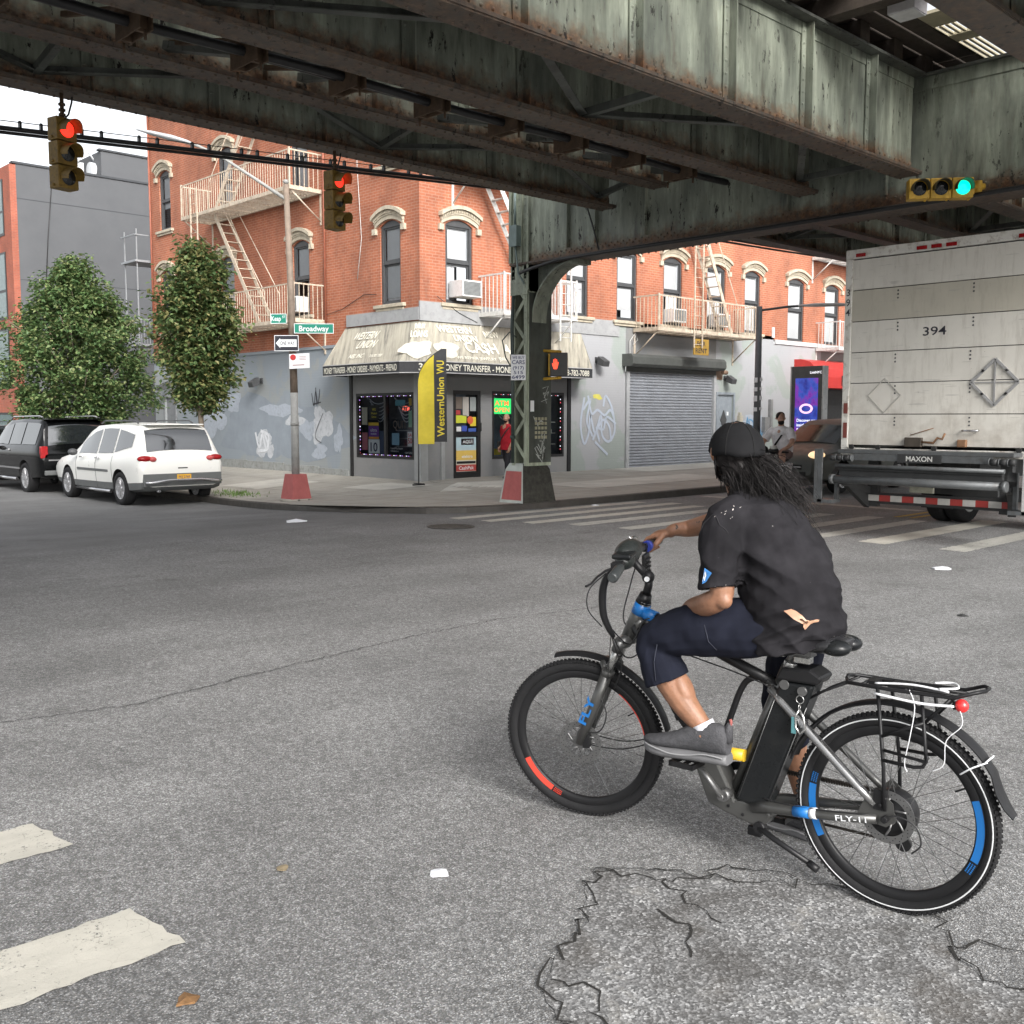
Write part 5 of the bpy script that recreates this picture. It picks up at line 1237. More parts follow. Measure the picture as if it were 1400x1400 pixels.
# pedestrian signal on the corner column
t=thing('pedestrian_signal','yellow pedestrian signal with red hand mounted on the corner column','pedestrian signal',(0,0,0))
u=V((.64,-.77,0)).normalized(); nn=V((-.77,-.64,0)); O=V((.60,-.33,2.66))
h=MB(); h.prism([(-.20,-.20),(.15,-.20),(.15,.20),(-.20,.20)],O-nn*.24,u,(0,0,1),nn*.22); h.build('housing',pm('signal_yellow',(.5,.30,.03),.55),t,.015)
h=MB(); h.prism([(-.16,-.215),(.16,-.215),(.16,.215),(-.16,.215)],O-nn*.0195,u,(0,0,1),nn*.05); h.build('face',pm('signal_face_black',(.03,.03,.03),.4),t,.012)
hd=MB()
hand=[(-.05,-.13),(.04,-.13),(.075,-.02),(.09,.06),(.06,.07),(.045,.02),(.045,.13),(.02,.14),(.01,.03),(.0,.16),(-.025,.16),(-.025,.03),(-.045,.14),(-.07,.13),(-.06,.0),(-.09,.04),(-.11,.02),(-.08,-.06)]
hd.prism([(x*.62,y*.66) for x,y in hand],O+nn*.031-u*.06,u,(0,0,1),nn*.002); hd.build('hand_symbol',emit('hand_red',(.95,.07,.03),.8),t)
h=MB(); h.tube([O+V((0,0,.24))-nn*.12,V((.5,-.02,2.92))],.028,8); h.tube([O-V((0,0,.24))-nn*.12,V((.5,-.02,2.40))],.028,8); h.cyl(O+V((0,0,.19))-nn*.12,O+V((0,0,.26))-nn*.12,.04); h.cyl(O-V((0,0,.19))-nn*.12,O-V((0,0,.26))-nn*.12,.04); h.build('mounting_arm',pm('signal_yellow',(.5,.30,.03),.55),t)
# ---------------------------------------------------------------- trees
M_BARK=pm('tree_bark',(.16,.13,.10),.9,0,.3,12,.5,40)
def leaf_mat(name,a,b,c):
    t=NT(name); oi=t.node('ShaderNodeNewGeometry'); 
    col=t.ramp(oi.outputs['Random Per Island'],[(0.,a),(.55,b),(1.,c)])
    t.out(col,.5); t.b.inputs['Specular IOR Level'].default_value=.4
    tl=t.node('ShaderNodeBsdfTranslucent'); t.link(col,tl.inputs[0]); mx=t.node('ShaderNodeMixShader'); mx.inputs[0].default_value=.25
    t.link(t.b.outputs[0],mx.inputs[1]); t.link(tl.outputs[0],mx.inputs[2]); t.link(mx.outputs[0],t.n['Material Output'].inputs[0]); return t.m
M_LF=leaf_mat('tree_leaf',(.05,.10,.036),(.11,.185,.065),(.25,.28,.12)); M_LF2=leaf_mat('tree_leaf_autumn',(.05,.095,.034),(.105,.16,.055),(.25,.22,.09))
def tree(label,x,y,z0,h0,h1,rw,n,seed,zlean=0):
    """upright oval street tree: trunk, rising limbs, leaf clusters round twig tips"""
    r=random.Random(seed); t=thing('street_tree',label,'tree',(x,y,z0),0,'street trees along the side street')
    tr=MB(); H=h1-h0; pts=[V((0.02*sin(k),.02*cos(2*k),(h0+H*.8)*k/8)) for k in range(9)]
    tr.tube(pts,[.085*(1-.09*k) for k in range(9)],8)
    tips=[]
    def prof(q): # radius of the crown at height fraction q
        q=max(0,min(1,q))
        T=[(0,.42),(.02,.5),(.16,.95),(.34,1.),(.57,.80),(.8,.46),(1,.05)] if rw>1.2 else [(0,.35),(.1,.66),(.24,.9),(.47,1.),(.7,.84),(.9,.45),(1,.12)]
        for (a_,b_),(c_,d_) in zip(T[:-1],T[1:]):
            if q<=c_: return rw*(b_+(d_-b_)*(q-a_)/(c_-a_))
        return rw*.1
    nl=int(26+rw*14)
    for k in range(nl):
        q=(k+.5)/nl; a=2.4*k+r.uniform(-.3,.3); zb=h0+H*q*.72-.15; R=prof(q*.9+.05)*r.uniform(.75,1.22)
        p0=V((0,0,zb)); p3=V((cos(a)*R,sin(a)*R,zb+.12*H+R*.35)); p1=p0.lerp(p3,.5)+V((0,0,-.05*R))
        tr.tube([p0,p1,p3],[.028,.018,.008],5)
        for j in range(9):
            s=.3+.7*j/8; b=(p0.lerp(p1,s*2) if s<.5 else p1.lerp(p3,s*2-1)); tips.append(b+V((r.gauss(0,.1),r.gauss(0,.1),r.gauss(0,.1))))
    for k in range(int(34+38*rw)):     # leafy clumps with gaps between them
        q=(k+r.random())/int(34+38*rw); a=2.4*k+r.uniform(-.5,.5); R=prof(q)*r.uniform(.62,1.06); c=V((cos(a)*R,sin(a)*R,h0+H*q*.97)); s=r.uniform(.10,.17)*(.8+.25*rw)
        for j in range(13): tips.append(c+V((r.gauss(0,s),r.gauss(0,s),r.gauss(0,s*.75))))
    for k in range(int(n/75)):
        q=r.random(); a=r.uniform(0,2*pi); R=prof(q)*r.uniform(.2,.75); tips.append(V((cos(a)*R,sin(a)*R,h0+H*q*.95)))
    for k in range(6): tips.append(V((r.gauss(0,.1),r.gauss(0,.1),h0+H*r.uniform(.85,1.03))))
    tr.build('trunk',M_BARK,t)
    lf=MB(); vs=[];fs=[]; per=max(6,int(n/len(tips)))
    for tp in tips:
        out=V((tp.x,tp.y,.0)); out=out.normalized() if out.length>.01 else V((1,0,0))
        for j in range(per):
            p=tp+V((r.gauss(0,.115),r.gauss(0,.115),r.gauss(0,.10)))
            d=(out*r.uniform(.1,1)+V((r.uniform(-1,1),r.uniform(-1,1),r.uniform(-.9,.25)))).normalized(); s=d.cross(V((r.uniform(-.5,.5),r.uniform(-.5,.5),1))).normalized(); L=r.uniform(.10,.165); W=L*.34
            up=s.cross(d)*L*.12
            b=len(vs); vs+= [p,p+d*L*.45+s*W+up,p+d*L,p+d*L*.45-s*W+up,p+d*L*.5-up*.3]; fs+=[(b,b+1,b+4),(b+1,b+2,b+4),(b+2,b+3,b+4),(b+3,b,b+4)]
    lf.mat(0).add(vs,fs); lf.build('crown',M_LF if rw>1.2 else M_LF2,t); return t
tree('broad bushy green street tree beside the parked black car',-1.4,17.3,-.1,1.45,6.35,1.98,34000,3)
tree('slim upright street tree with browning leaves against the grey wall',-1.4,9.7,-.08,2.05,5.85,.82,17000,5)
po=thing('utility_pole','pale wooden pole behind the broad street tree','pole',(-.6,21.5,-.1)); m=MB(); m.tube([(0,0,0),(.05,0,5)],[.14,.12],10); m.build('shaft',pm('pole_pale_wood',(.40,.30,.20),.85,0,.2,8,.3),po); m=MB(); m.tube([(.06,-.15,4.9),(.06,.9,4.95)],.03,6); m.build('arm',M_FRAME,po)
# ================================================================ VEHICLES
M_TYRE=pm('tyre_rubber',(.014,.014,.015),.75,0,.2,9,.2,80,.25); M_CHROME=pm('chrome',(.62,.62,.63),.12,.95,.05); M_ALLOY=pm('alloy_rim',(.48,.48,.49),.3,.75,.1)
M_CLAD=pm('grey_cladding',(.10,.105,.105),.6,0,.1); M_UNDER=pm('underbody_black',(.012,.012,.012),.8); M_REDL=pm('tail_lamp_red',(.27,.008,.01),.2,0,.1,8,0,60,.3,.1); M_LAMPC=pm('lamp_clear',(.55,.56,.57),.1,.2,.05)
M_CARG=pm('car_glass',(.012,.014,.016),.05,0,.2,3,0,60,1.,.0); M_CARG.node_tree.nodes['Principled BSDF'].inputs['IOR'].default_value=1.9; M_PLATE=pm('plate_amber',(.60,.33,.03),.5)
def wheel(par,x,y,R,w,side,spokes=6,m=None):
    """side=+1 faces +y"""
    wo=MB(); prof=[(R*.66,-w/2),(R*.93,-w/2),(R*.985,-w*.38),(R,-w*.2),(R,w*.2),(R*.985,w*.38),(R*.93,w/2),(R*.66,w/2)]
    wo.lathe(prof,(x,y,R),(0,1,0),28,True,True); t=wo.build('wheel',M_TYRE,par)
    r=MB(); s=side; f=y+s*w/2
    r.lathe([(R*.67,-s*w*.9),(R*.67,-s*.01),(R*.62,s*.004),(R*.58,-s*.03)],(x,f,R),(0,1,0),28)
    for k in range(spokes):
        a=2*pi*k/spokes
        for da in (-.13,.13):
            p=V((x+cos(a+da)*R*.14,f-s*.03,R+sin(a+da)*R*.14)); q=V((x+cos(a+da*.75)*R*.62,f-s*.02,R+sin(a+da*.75)*R*.62)); r.bar(p,q,R*.10,.03,(0,1,0))
    r.cyl((x,f-s*.05,R),(x,f-s*.005,R),R*.17,R*.15,14); r.build('rim',m or M_ALLOY,t)
    d=MB(); d.cyl((x,f-s*.10,R),(x,f-s*.12,R),R*.655,n=24); d.build('brake_disc',M_UNDER,t)
    return t
def car(name,label,loc,rz,L,W,H,st,paint,wx,R,clad=True,style='suv',group=None):
    """st: stations (x, zbot, wsill, zbelt, wbelt, ztop, wtop) from the rear (x=0) to the front"""
    t=thing(name,label,'car',loc,rz,group)
    def interp(x):
        for a,b in zip(st[:-1],st[1:]):
            if a[0]<=x<=b[0]:
                f=(x-a[0])/(b[0]-a[0]); return [p+(q-p)*f for p,q in zip(a,b)]
        return st[0] if x<st[0][0] else st[-1]
    def half(x):
        _,zb,ws,ze,wb,zt,wt=interp(x); h=ze-zb
        top=zt-ze
        return [(ws*.86,zb),(ws,zb+.06*h),(ws+.02,zb+.25*h),(wb+.012,zb+.62*h),(wb+.01,zb+.80*h),(wb-.03,ze),(wb-.045,ze+.015*min(1,top*5)),(wt+.025,zt-.09*min(1,top*4)),(wt-.03,zt-.03*min(1,top*4)),(wt*.55,zt),(0,zt+.012)]
    xs=[]
    for a,b in zip(st[:-1],st[1:]):
        n=max(1,int((b[0]-a[0])/.14)); xs+=[a[0]+(b[0]-a[0])*k/n for k in range(n)]
    xs.append(st[-1][0])
    rings=[]
    for x in xs:
        h=half(x); rings.append([(x,-y,z) for y,z in h[::1]][::1]+[(x,y,z) for y,z in h[-2::-1]])
    mb=MB(); mb.loft(rings,True,True)
    # cladding colour on the lowest faces
    n=len(rings[0]); nf=(len(rings)-1)*n
    if clad:
        for i in range(nf):
            k=i%n
            if k in (0,1,n-2,n-3) or k==n-1: mb.m[i]=1
    body=mb.build('body',[paint,M_CLAD,M_UNDER],t)
    cut=MB()
    for x in wx: cut.mat(2).cyl((x,-W,R+.01),(x,W,R+.01),R*1.14,n=36)
    # keep a solid centre between the wheels: two short cutters per axle
    cut=MB()
    for x in wx:
        for s in (-1,1): cut.mat(2).cyl((x,s*(W/2-.34),R+.01),(x,s*(W/2+.3),R+.01),R*1.13,n=36)
    co_=cut.build('cutter',[paint,M_CLAD,M_UNDER],t)
    for o in (body,co_):
        bm=bmesh.new(); bm.from_mesh(o.data); bmesh.ops.recalc_face_normals(bm,faces=bm.faces); bm.to_mesh(o.data); bm.free()
    mo=body.modifiers.new('arch','BOOLEAN'); mo.operation='DIFFERENCE'; mo.object=co_; mo.solver='EXACT'
    bpy.context.view_layer.update(); apply_mods(body); me=co_.data; bpy.data.objects.remove(co_); bpy.data.meshes.remove(me)
    body.data.set_sharp_from_angle(angle=radians(38))
    def gp(x,tt,s,off=.008):
        h=half(x); a=V((x,s*h[6][0],h[6][1])); b=V((x,s*h[7][0],h[7][1])); p=a.lerp(b,tt); return p+V((0,s*off,off*.3))
    def glass_side(x0,x1,s,t0a=.08,t1a=.96,t0b=.08,t1b=.96,nm='side_window'):
        m=MB(); n=6; rows=[]
        for k in range(n+1):
            f=k/n; x=x0+(x1-x0)*f; rows.append([gp(x,t0a+(t0b-t0a)*f,s),gp(x,(t0a+t1a)/2*(1-f)+(t0b+t1b)/2*f,s),gp(x,t1a+(t1b-t1a)*f,s)])
        vs=[p for r_ in rows for p in r_]; fs=[(i*3+j,(i+1)*3+j,(i+1)*3+j+1,i*3+j+1) for i in range(n) for j in range(2)]
        if s>0: fs=[f[::-1] for f in fs]
        m.add(vs,fs,True); return m.build(nm,M_CARG if paint is not None else M_CARG,t)
    def glass_end(xa,xb,fr=.9,nm='rear_window',off=.009):
        m=MB(); n=8; rows=[]; d=1 if xb>xa else -1
        for k in range(n+1):
            x=xa+(xb-xa)*k/n; _,_,_,ze,wb,zt,wt=interp(x); w=wt*fr
            dz=.002; nx=-d
            rows.append([V((x+nx*off,w*j/4,zt-.035*(abs(j)/4)**3+.012*(1-abs(j)/4)+off)) for j in range(-4,5)])
        vs=[p for r_ in rows for p in r_]; fs=[(i*9+j,i*9+j+1,(i+1)*9+j+1,(i+1)*9+j) for i in range(n) for j in range(8)]
        m.add(vs,fs,True); return m.build(nm,M_CARG,t)
    for x in wx:
        for s in (-1,1): wheel(t,x,s*(W/2-.135),R,.235,s)
    return t,interp,half,gp,glass_side,glass_end
P_WHITE=pm('white_car_paint',(.70,.70,.67),.34,0,.02,1,0,60,.5,.15); P_BLACK=pm('black_car_paint',(.003,.0033,.0036),.10,0,.1,2,0,60,.3,.0); P_DGREEN=pm('dark_olive_car_paint',(.085,.09,.083),.4,0,.1,2,0,60,.15,.0)
# ---- white SUV, seen from its rear left
st=[(0,.42,.80,.88,.86,.92,.80),(.06,.36,.88,1.02,.93,1.06,.80),(.14,.33,.91,1.08,.95,1.24,.80),(.24,.32,.93,1.10,.965,1.50,.77),(.36,.31,.945,1.10,.975,1.68,.74),(.50,.30,.95,1.09,.98,1.73,.73),(1.0,.29,.955,1.07,.99,1.76,.725),(1.9,.28,.95,1.04,.985,1.765,.72),(2.7,.28,.95,1.02,.98,1.73,.71),(3.2,.28,.95,1.01,.975,1.60,.68),(3.75,.28,.945,1.0,.965,1.24,.74),(4.05,.29,.93,.98,.95,1.07,.78),(4.5,.30,.90,.93,.92,1.0,.74),(4.95,.34,.82,.80,.86,.88,.68),(5.12,.42,.72,.68,.76,.74,.6)]
t,ip,hf,gp,gs_,ge=car('parked_car','white parked sport utility car with red tail lamps and chrome bumper bar',(-3.02,7.38,-.2),pi/2,5.12,1.99,1.75,st,P_WHITE,(.98,3.98),.365)
for s in (-1,1):
    for x in (1.36,2.25,3.42): m=MB(); m.tube([(x,s*(y+.0015),z) for y,z in hf(x)[1:6]],.006,5); m.build('door_seam',M_CLAD,t)
    gs_(.50,1.30,s,.30,.78,.10,.93); gs_(1.38,2.20,s); gs_(2.28,3.35,s,.07,.95,.12,.72)
    m=MB(); m.tube([(.75,s*.62,1.765),(.9,s*.62,1.82),(2.5,s*.62,1.815),(2.7,s*.62,1.75)],.018,8); m.build('roof_rail',M_FRAME,t)
    m=MB(); m.ell((.09,s*.80,1.02),(.10,.165,.07)); m.build('tail_lamp',M_REDL,t)
    m=MB(); m.ell((.045,s*.65,1.01),(.08,.085,.06)); m.build('tail_lamp',pm('tail_lamp_pink',(.42,.07,.07),.2,0,.1,8,0,60,.3,.1),t)
    m=MB(); m.ell((3.3,s*1.08,1.1),(.09,.11,.08)); m.build('wing_mirror',M_FRAME,t)
    m=MB(); m.box(1.55,3.3,s*.985,s*1.005,.70,.755); m.build('door_moulding',M_CLAD,t,.008)
    for x in (2.1,3.0):
        m=MB(); m.box(x-.1,x+.1,s*.99,s*1.025,.98,1.01); m.build('door_handle',M_CHROME,t,.006)
    m=MB(); m.tube([(1.5,s*.96,.28),(3.45,s*.96,.28)],.035,8); m.build('side_step',M_CHROME,t)
ge(.115,.335,.93)
m=MB(); m.tube([(-.06,-.86,.52),(-.10,-.75,.52),(-.10,-.35,.56),(-.11,0,.56),(-.10,.35,.56),(-.10,.75,.52),(-.06,.86,.52)],.03,8); m.build('bumper_bar',M_CHROME,t)
m=MB(); m.box(-.035,.05,-.88,.88,.44,.70); m.box(-.045,-.036,-.38,.38,.56,.69); m.build('rear_bumper',M_CLAD,t,.02)
m=MB(); m.box(-.055,-.046,-.16,.16,.57,.68); po=m.build('number_plate',M_PLATE,t); m=MB(); m.text('FKJ 2768',(-.0565,0,.60),(0,-1,0),(0,0,1),.05,.25,'C',.01); m.build('lettering',M_INKB,po)
m=MB(); m.tube([(.115,-.05,1.12),(.15,.15,1.19),(.125,.42,1.155)],.012,6); m.build('wiper',M_BLACK,t)
m=MB(); m.box(.26,.6,-.64,.64,1.725,1.75); m.build('roof_spoiler',P_WHITE,t,.01)
m=MB(); m.box(-.005,.03,-.11,.11,.80,.825); m.build('hatch_handle',M_UNDER,t); m=MB(); m.box(.055,.062,-.79,.79,.885,.893); m.box(.055,.062,.79,.80,.72,1.0); m.box(.055,.062,-.80,-.79,.72,1.0); m.build('hatch_seam',M_CLAD,t)
# emblem: small plain bar
m=MB(); m.box(.062,.075,-.07,.07,1.02,1.04); m.box(.062,.075,-.03,.03,1.005,1.055); m.build('emblem',M_CHROME,t)
m=MB(); m.tube([(.15,.55,.34),(-.03,.55,.33)],.03,8); m.build('exhaust',M_CHROME,t)
# ---- black SUV in front of it
st=[(0,.50,.86,.98,.90,1.02,.84),(.05,.44,.92,1.12,.96,1.15,.86),(.12,.42,.95,1.18,.985,1.30,.84),(.22,.40,.97,1.20,1.0,1.72,.78),(.34,.40,.98,1.20,1.01,1.86,.75),(.6,.38,.985,1.19,1.015,1.90,.74),(1.8,.37,.985,1.18,1.02,1.92,.74),(2.8,.36,.985,1.17,1.015,1.88,.73),(3.2,.36,.985,1.16,1.01,1.78,.73),(3.75,.36,.98,1.15,1.0,1.32,.80),(4.0,.36,.975,1.14,.99,1.22,.84),(4.7,.38,.95,1.10,.97,1.16,.84),(5.2,.42,.9,.98,.92,1.05,.8),(5.33,.5,.82,.85,.84,.92,.74)]
t,ip,hf,gp,gs_,ge=car('parked_car','glossy black parked sport utility car in front of the white one',(-3.12,12.75,-.24),pi/2,5.33,2.05,1.92,st,P_BLACK,(1.1,4.15),.40,False)
for s in (-1,1):
    gs_(.42,1.35,s); gs_(1.45,2.30,s); gs_(2.38,3.3,s,.07,.95,.12,.78)
    m=MB(); m.box(.0,.12,s*.80,s*.975,.92,1.22); m.build('tail_lamp',M_REDL,t,.02)
    m=MB(); m.tube([(.6,s*.68,1.93),(.8,s*.68,1.965),(2.7,s*.68,1.95),(2.9,s*.68,1.89)],.02,8); m.build('roof_rail',M_CHROME,t)
    m=MB(); m.ell((3.35,s*1.12,1.25),(.09,.12,.1)); m.build('wing_mirror',M_BLACK,t)
    m=MB(); m.tube([(1.7,s*1.0,.36),(3.6,s*1.0,.36)],.04,8); m.build('side_step',M_CHROME,t)
    for x in (2.2,3.1):
        m=MB(); m.box(x-.1,x+.1,s*1.02,s*1.05,1.08,1.11); m.build('door_handle',M_CHROME,t,.006)
    m=MB(); m.box(1.4,3.4,s*1.012,s*1.03,.62,.66); m.build('door_moulding',M_CHROME,t)
ge(.10,.24,.9)
m=MB(); m.box(-.03,.06,-.9,.9,.50,.62); m.build('rear_bumper',M_CLAD,t,.02); m=MB(); m.box(-.02,.04,-.8,.8,.86,.89); m.build('chrome_strip',M_CHROME,t)
m=MB(); m.box(-.03,.02,-.16,.16,.92,1.03); m.build('number_plate',M_PLATE,t)
m=MB(); m.box(.16,.55,-.72,.72,1.87,1.90); m.build('roof_spoiler',P_BLACK,t,.01)
# ---- third car far down the kerb
st2=[(a,b,c,d*.93,e,f*.9,g) for a,b,c,d,e,f,g in st]
t,ip,hf,gp,gs_,ge=car('parked_car','dark parked car at the left picture edge beyond the black one',(-3.2,18.9,-.24),pi/2,5.33,2.05,1.75,st2,pm('charcoal_car_paint',(.03,.033,.036),.2,0,.1,2,0,60,None,.9),(1.1,4.15),.37,False)
for s in (-1,1): gs_(.42,1.35,s); gs_(1.45,2.30,s); gs_(2.38,3.3,s,.07,.95,.12,.78)
for s in (-1,1):
    m=MB(); m.box(.0,.12,s*.80,s*.96,.86,1.1); m.build('tail_lamp',M_REDL,t,.02)
ge(.10,.24,.9)
# ---- oncoming dark car (faces the camera, -X)
st=[(0,.45,.78,.9,.85,.95,.7),(.1,.38,.88,1.0,.92,1.06,.72),(.3,.34,.91,1.03,.94,1.32,.70),(.55,.32,.92,1.02,.945,1.58,.66),(1.4,.3,.92,1.0,.95,1.66,.65),(2.4,.3,.92,.98,.945,1.64,.64),(2.75,.3,.92,.98,.94,1.52,.64),(3.45,.3,.91,.97,.93,1.10,.72),(3.7,.3,.9,.95,.92,1.02,.74),(4.2,.3,.87,.86,.88,.93,.68),(4.5,.34,.78,.72,.80,.80,.6),(4.58,.42,.7,.62,.72,.68,.5)]
t,ip,hf,gp,gs_,ge=car('oncoming_car','dark olive car with lit headlight waiting beside the truck','',0,1,1,1,st,P_DGREEN,(.8,3.5),.34) if 0 else car('oncoming_car','dark olive car with a lit headlight facing us beside the truck',(11.55,-1.1,0),pi,4.58,1.9,1.66,st,P_DGREEN,(.85,3.55),.345,False)
for s in (-1,1):
    gs_(.6,1.3,s); gs_(1.38,2.1,s); gs_(2.18,2.95,s,.07,.95,.15,.7)
    m=MB(); m.ell((4.26,s*.68,.86),(.2,.18,.10)); m.build('headlight',emit('headlight_warm',(1,.66,.34),.55,(.6,.6,.6)) if s>0 else M_LAMPC,t)
    m=MB(); m.ell((3.0,s*1.03,1.05),(.08,.11,.08)); m.build('wing_mirror',P_DGREEN,t)
    m=MB(); m.box(4.3,4.5,s*.45,s*.78,.36,.46); m.build('fog_lamp',M_BLACK,t)
wsn=ge(3.42,2.78,.93,'windscreen',.014); wsn.data.materials.clear(); wsn.data.materials.append(pm('windscreen_dark',(.016,.02,.02),.12,0,.3,4,0,60,.35))
m=MB(); m.box(4.5,4.605,-.5,.5,.55,.66); m.box(4.45,4.6,-.6,.6,.34,.5); m.build('grille',M_UNDER,t,.01); m=MB(); m.box(4.6,4.615,-.5,.5,.60,.615); m.build('grille_bar',M_CHROME,t)
# ---- white box truck seen from behind
def mat_truck(name,col):
    t=NT(name); z=t.sep()[2]
    c=t.ramp(t.noise(1.2,5,.6),[(.3,tuple(x*.88 for x in col)),(.7,tuple(x*1.05 for x in col))])
    c=t.mix(t.ramp(t.noise(5,7,.72,vec=t.mapping(scale=(2.2,2.2,.35))),[(.5,0.),(.75,.45)]),c,(.27,.24,.20))
    low=t.ramp(t.math('ADD',z,t.math('MULTIPLY',t.noise(3,6,.7),.8)),[(.42,.55),(.62,0.)])
    c=t.mix(t.ramp(t.math('ADD',t.math('MULTIPLY',z,-.3),t.math('ADD',t.noise(3,6,.7),.5)),[(.45,0.),(.75,.5)]),c,(.24,.20,.16))
    c=t.mix(t.ramp(t.noise(16,7,.75),[(.66,0.),(.69,.75)]),c,(.10,.07,.05))
    c=t.mix(t.ramp(t.noise(9,3,.5,vec=t.mapping(scale=(1,.25,3))),[(.66,0.),(.70,.5)]),c,(.33,.32,.30))
    t.bump(t.noise(2.2,3),.25,.03); return t.out(c,.5)
TR=thing('box_truck','dirty white box truck with roll up rear door and folded tail lift','truck',(.62,-7.30,0))
M_TW=mat_truck('truck_white_dirty',(.60,.58,.53)) if 1 else pm('truck_white_dirty',(.62,.61,.57),.5,0,.07,3,.05,30,None,0,.45,(.30,.26,.20)); M_TB=mat_truck('truck_beige_panel',(.45,.425,.36)) if 1 else pm('truck_beige_panel',(.49,.465,.40),.55,0,.06,3,.05,30,None,0,.4,(.30,.26,.20)); M_TG=pm('lift_grey_steel',(.10,.106,.11),.5,.4,.2,5,.2,40,None,0,.5,(.05,.04,.03)); M_TK=pm('lift_dark',(.03,.031,.032),.6,.2,.3,6)
HW=1.33
b=MB(); b.box(.06,6.9,-HW,HW,1.3,4.05); b.build('cargo_box',M_TW,TR,.01)
f=MB()
for s in (-1,1): f.box(0,.06,s*HW-.0 if s<0 else HW-.10,-HW+.10 if s<0 else HW,1.26,3.93)
f.box(-.004,.06,-HW,HW,3.931,4.06); f.box(0,.06,-HW,HW,1.16,1.259); f.build('rear_frame',pm('truck_frame_white',(.60,.59,.55),.55,0,.1,4,.1,30,None,0,.8,(.17,.12,.08)),TR,.006)
zs=[1.30,1.74,2.18,2.615,3.05,3.49,3.92]
for i,(a,c) in enumerate(zip(zs[:-1],zs[1:])):
    d=MB(); d.box(.02,.05,-HW+.102,HW-.102,a+.006,c-.006)
    if i<5:
        for y in (.55,-.48):
            for k in range(3): d.mat(1).rivet((.02,y+.01*((i*7)%3-1),c-.05-.05*k),(-1,0,0),.014,.008)
    d.build('door_panel',[M_TB if i==4 else M_TW,M_FRAME],TR)
k=MB(); k.box(.045,.058,-HW+.101,HW-.101,1.29,3.93); k.build('door_seal',M_UNDER,TR)
x=MB(); x.text('394',(.0185,.02,2.80),(0,-1,0),(0,0,1),.12,.32,'C',.01)
for i,ch in enumerate('394'): x.text(ch,(-.0015,HW-.05,3.42-.14*i),(0,-1,0),(0,0,1),.10,None,'C',.01)
x.build('lettering',M_INK,TR)
dm=MB()
def dia(cy,cz,r,w,m_,th,name):
    m=MB(); P=[(0,r),(r,0),(0,-r),(-r,0)]
    for (a,b_),(c,d) in zip(P,P[1:]+P[:1]): m.bar((.012,cy-a,cz+b_),(.012,cy-c,cz+d),w,th,(1,0,0))
    return m
m=dia(-.80,2.15,.30,.035,0,.03,''); m.bar((.012,-.80,2.45),(.012,-.80,1.85),.02,.02,(1,0,0)); m.bar((.012,-.5,2.15),(.012,-1.1,2.15),.012,.015,(1,0,0))
for q in range(8): m.cyl((-.015,-.80+.15*(1 if q%2 else -1)*(1),2.15+.15*(1 if q//2%2 else -1)),(.0,-.80+.15*(1 if q%2 else -1),2.15+.15*(1 if q//2%2 else -1)),.018,n=6)
m.build('placard_holder',pm('placard_grey',(.33,.33,.33),.5,.3,.2,8),TR)
m=dia(.70,2.0,.24,.008,0,.008,''); m.build('placard_outline',pm('faint_grey',(.38,.37,.34),.7),TR)
for y in (1.1,.22,.02,-.18,-1.1):
    m=MB(); m.box(-.03,-.005,y-.07,y+.07,3.95,4.0); m.build('marker_light',M_REDL,TR,.006)
m=MB(); m.box(-.05,.02,.12,.36,1.29,1.42); m.build('door_latch',pm('latch_rusty',(.06,.05,.04),.7,.3,.3,9),TR,.01); m=MB(); m.tube([(-.03,.12,1.36),(-.05,-.05,1.35),(-.04,-.10,1.42),(-.03,-.16,1.40),(-.04,-.2,1.48)],.016,6); m.tube([(0,.3,1.45),(.01,-.02,1.55)],.006,5); m.build('latch_handle',pm('latch_rust',(.2,.11,.06),.8,.2,.3,9),TR)
m=MB(); m.tube([(0.01,-.42,1.52),(-.03,-.42,1.52),(-.03,-.62,1.52),(0.01,-.62,1.52)],.014,6); m.build('grab_handle',M_CHROME,TR); m=MB(); m.box(-.04,.02,-.48,-.36,1.30,1.40); m.build('door_catch',pm('latch_rust',(.2,.11,.06),.8),TR,.01)
for y in (1.15,.75,-.05,-1.15):
    m=MB(); m.cyl((-.04,y,1.275),(.0,y,1.275),.035,n=10); m.build('bumper_stop',M_UNDER,TR)
for s in (1,-1):
    for z0,z1 in ((1.75,1.9),(1.4,1.62)):
        m=MB(); m.box(-.006,.0,s*(HW-.09),s*(HW-.03),z0,z1); m.build('side_lamp',pm('lamp_old_red',(.16,.035,.025),.4),TR)
# tail lift
m=MB(); m.box(-.32,-.02,-1.2,1.2,1.19,1.245); m.build('lift_sill',M_TG,TR,.006)
m=MB(); m.box(-.34,-.322,-.95,.95,1.10,1.19); lo_=m.build('lift_plate',M_TG,TR); m=MB(); m.box(-.352,-.341,-.30,.30,1.085,1.2); nb=m.build('name_badge',M_TK,lo_); m=MB(); m.text('MAXON',(-.3535,-.0,1.108),(0,-1,0),(0,0,1),.07,.36,'C',.014); m.build('lettering',pm('badge_grey',(.5,.5,.48),.5),nb)
m=MB(); m.box(-.42,-.36,-1.12,1.12,.78,1.03); m.box(-.44,-.421,-1.12,1.12,.955,1.0); m.build('folded_platform',M_TK,TR,.01)
m=MB(); m.tube([(-.50,1.18,.83),(-.50,-1.18,.83)],.055,10); m.tube([(-.46,1.15,1.02),(-.46,-1.15,1.02)],.03,8); m.build('lift_tube',M_TG,TR)
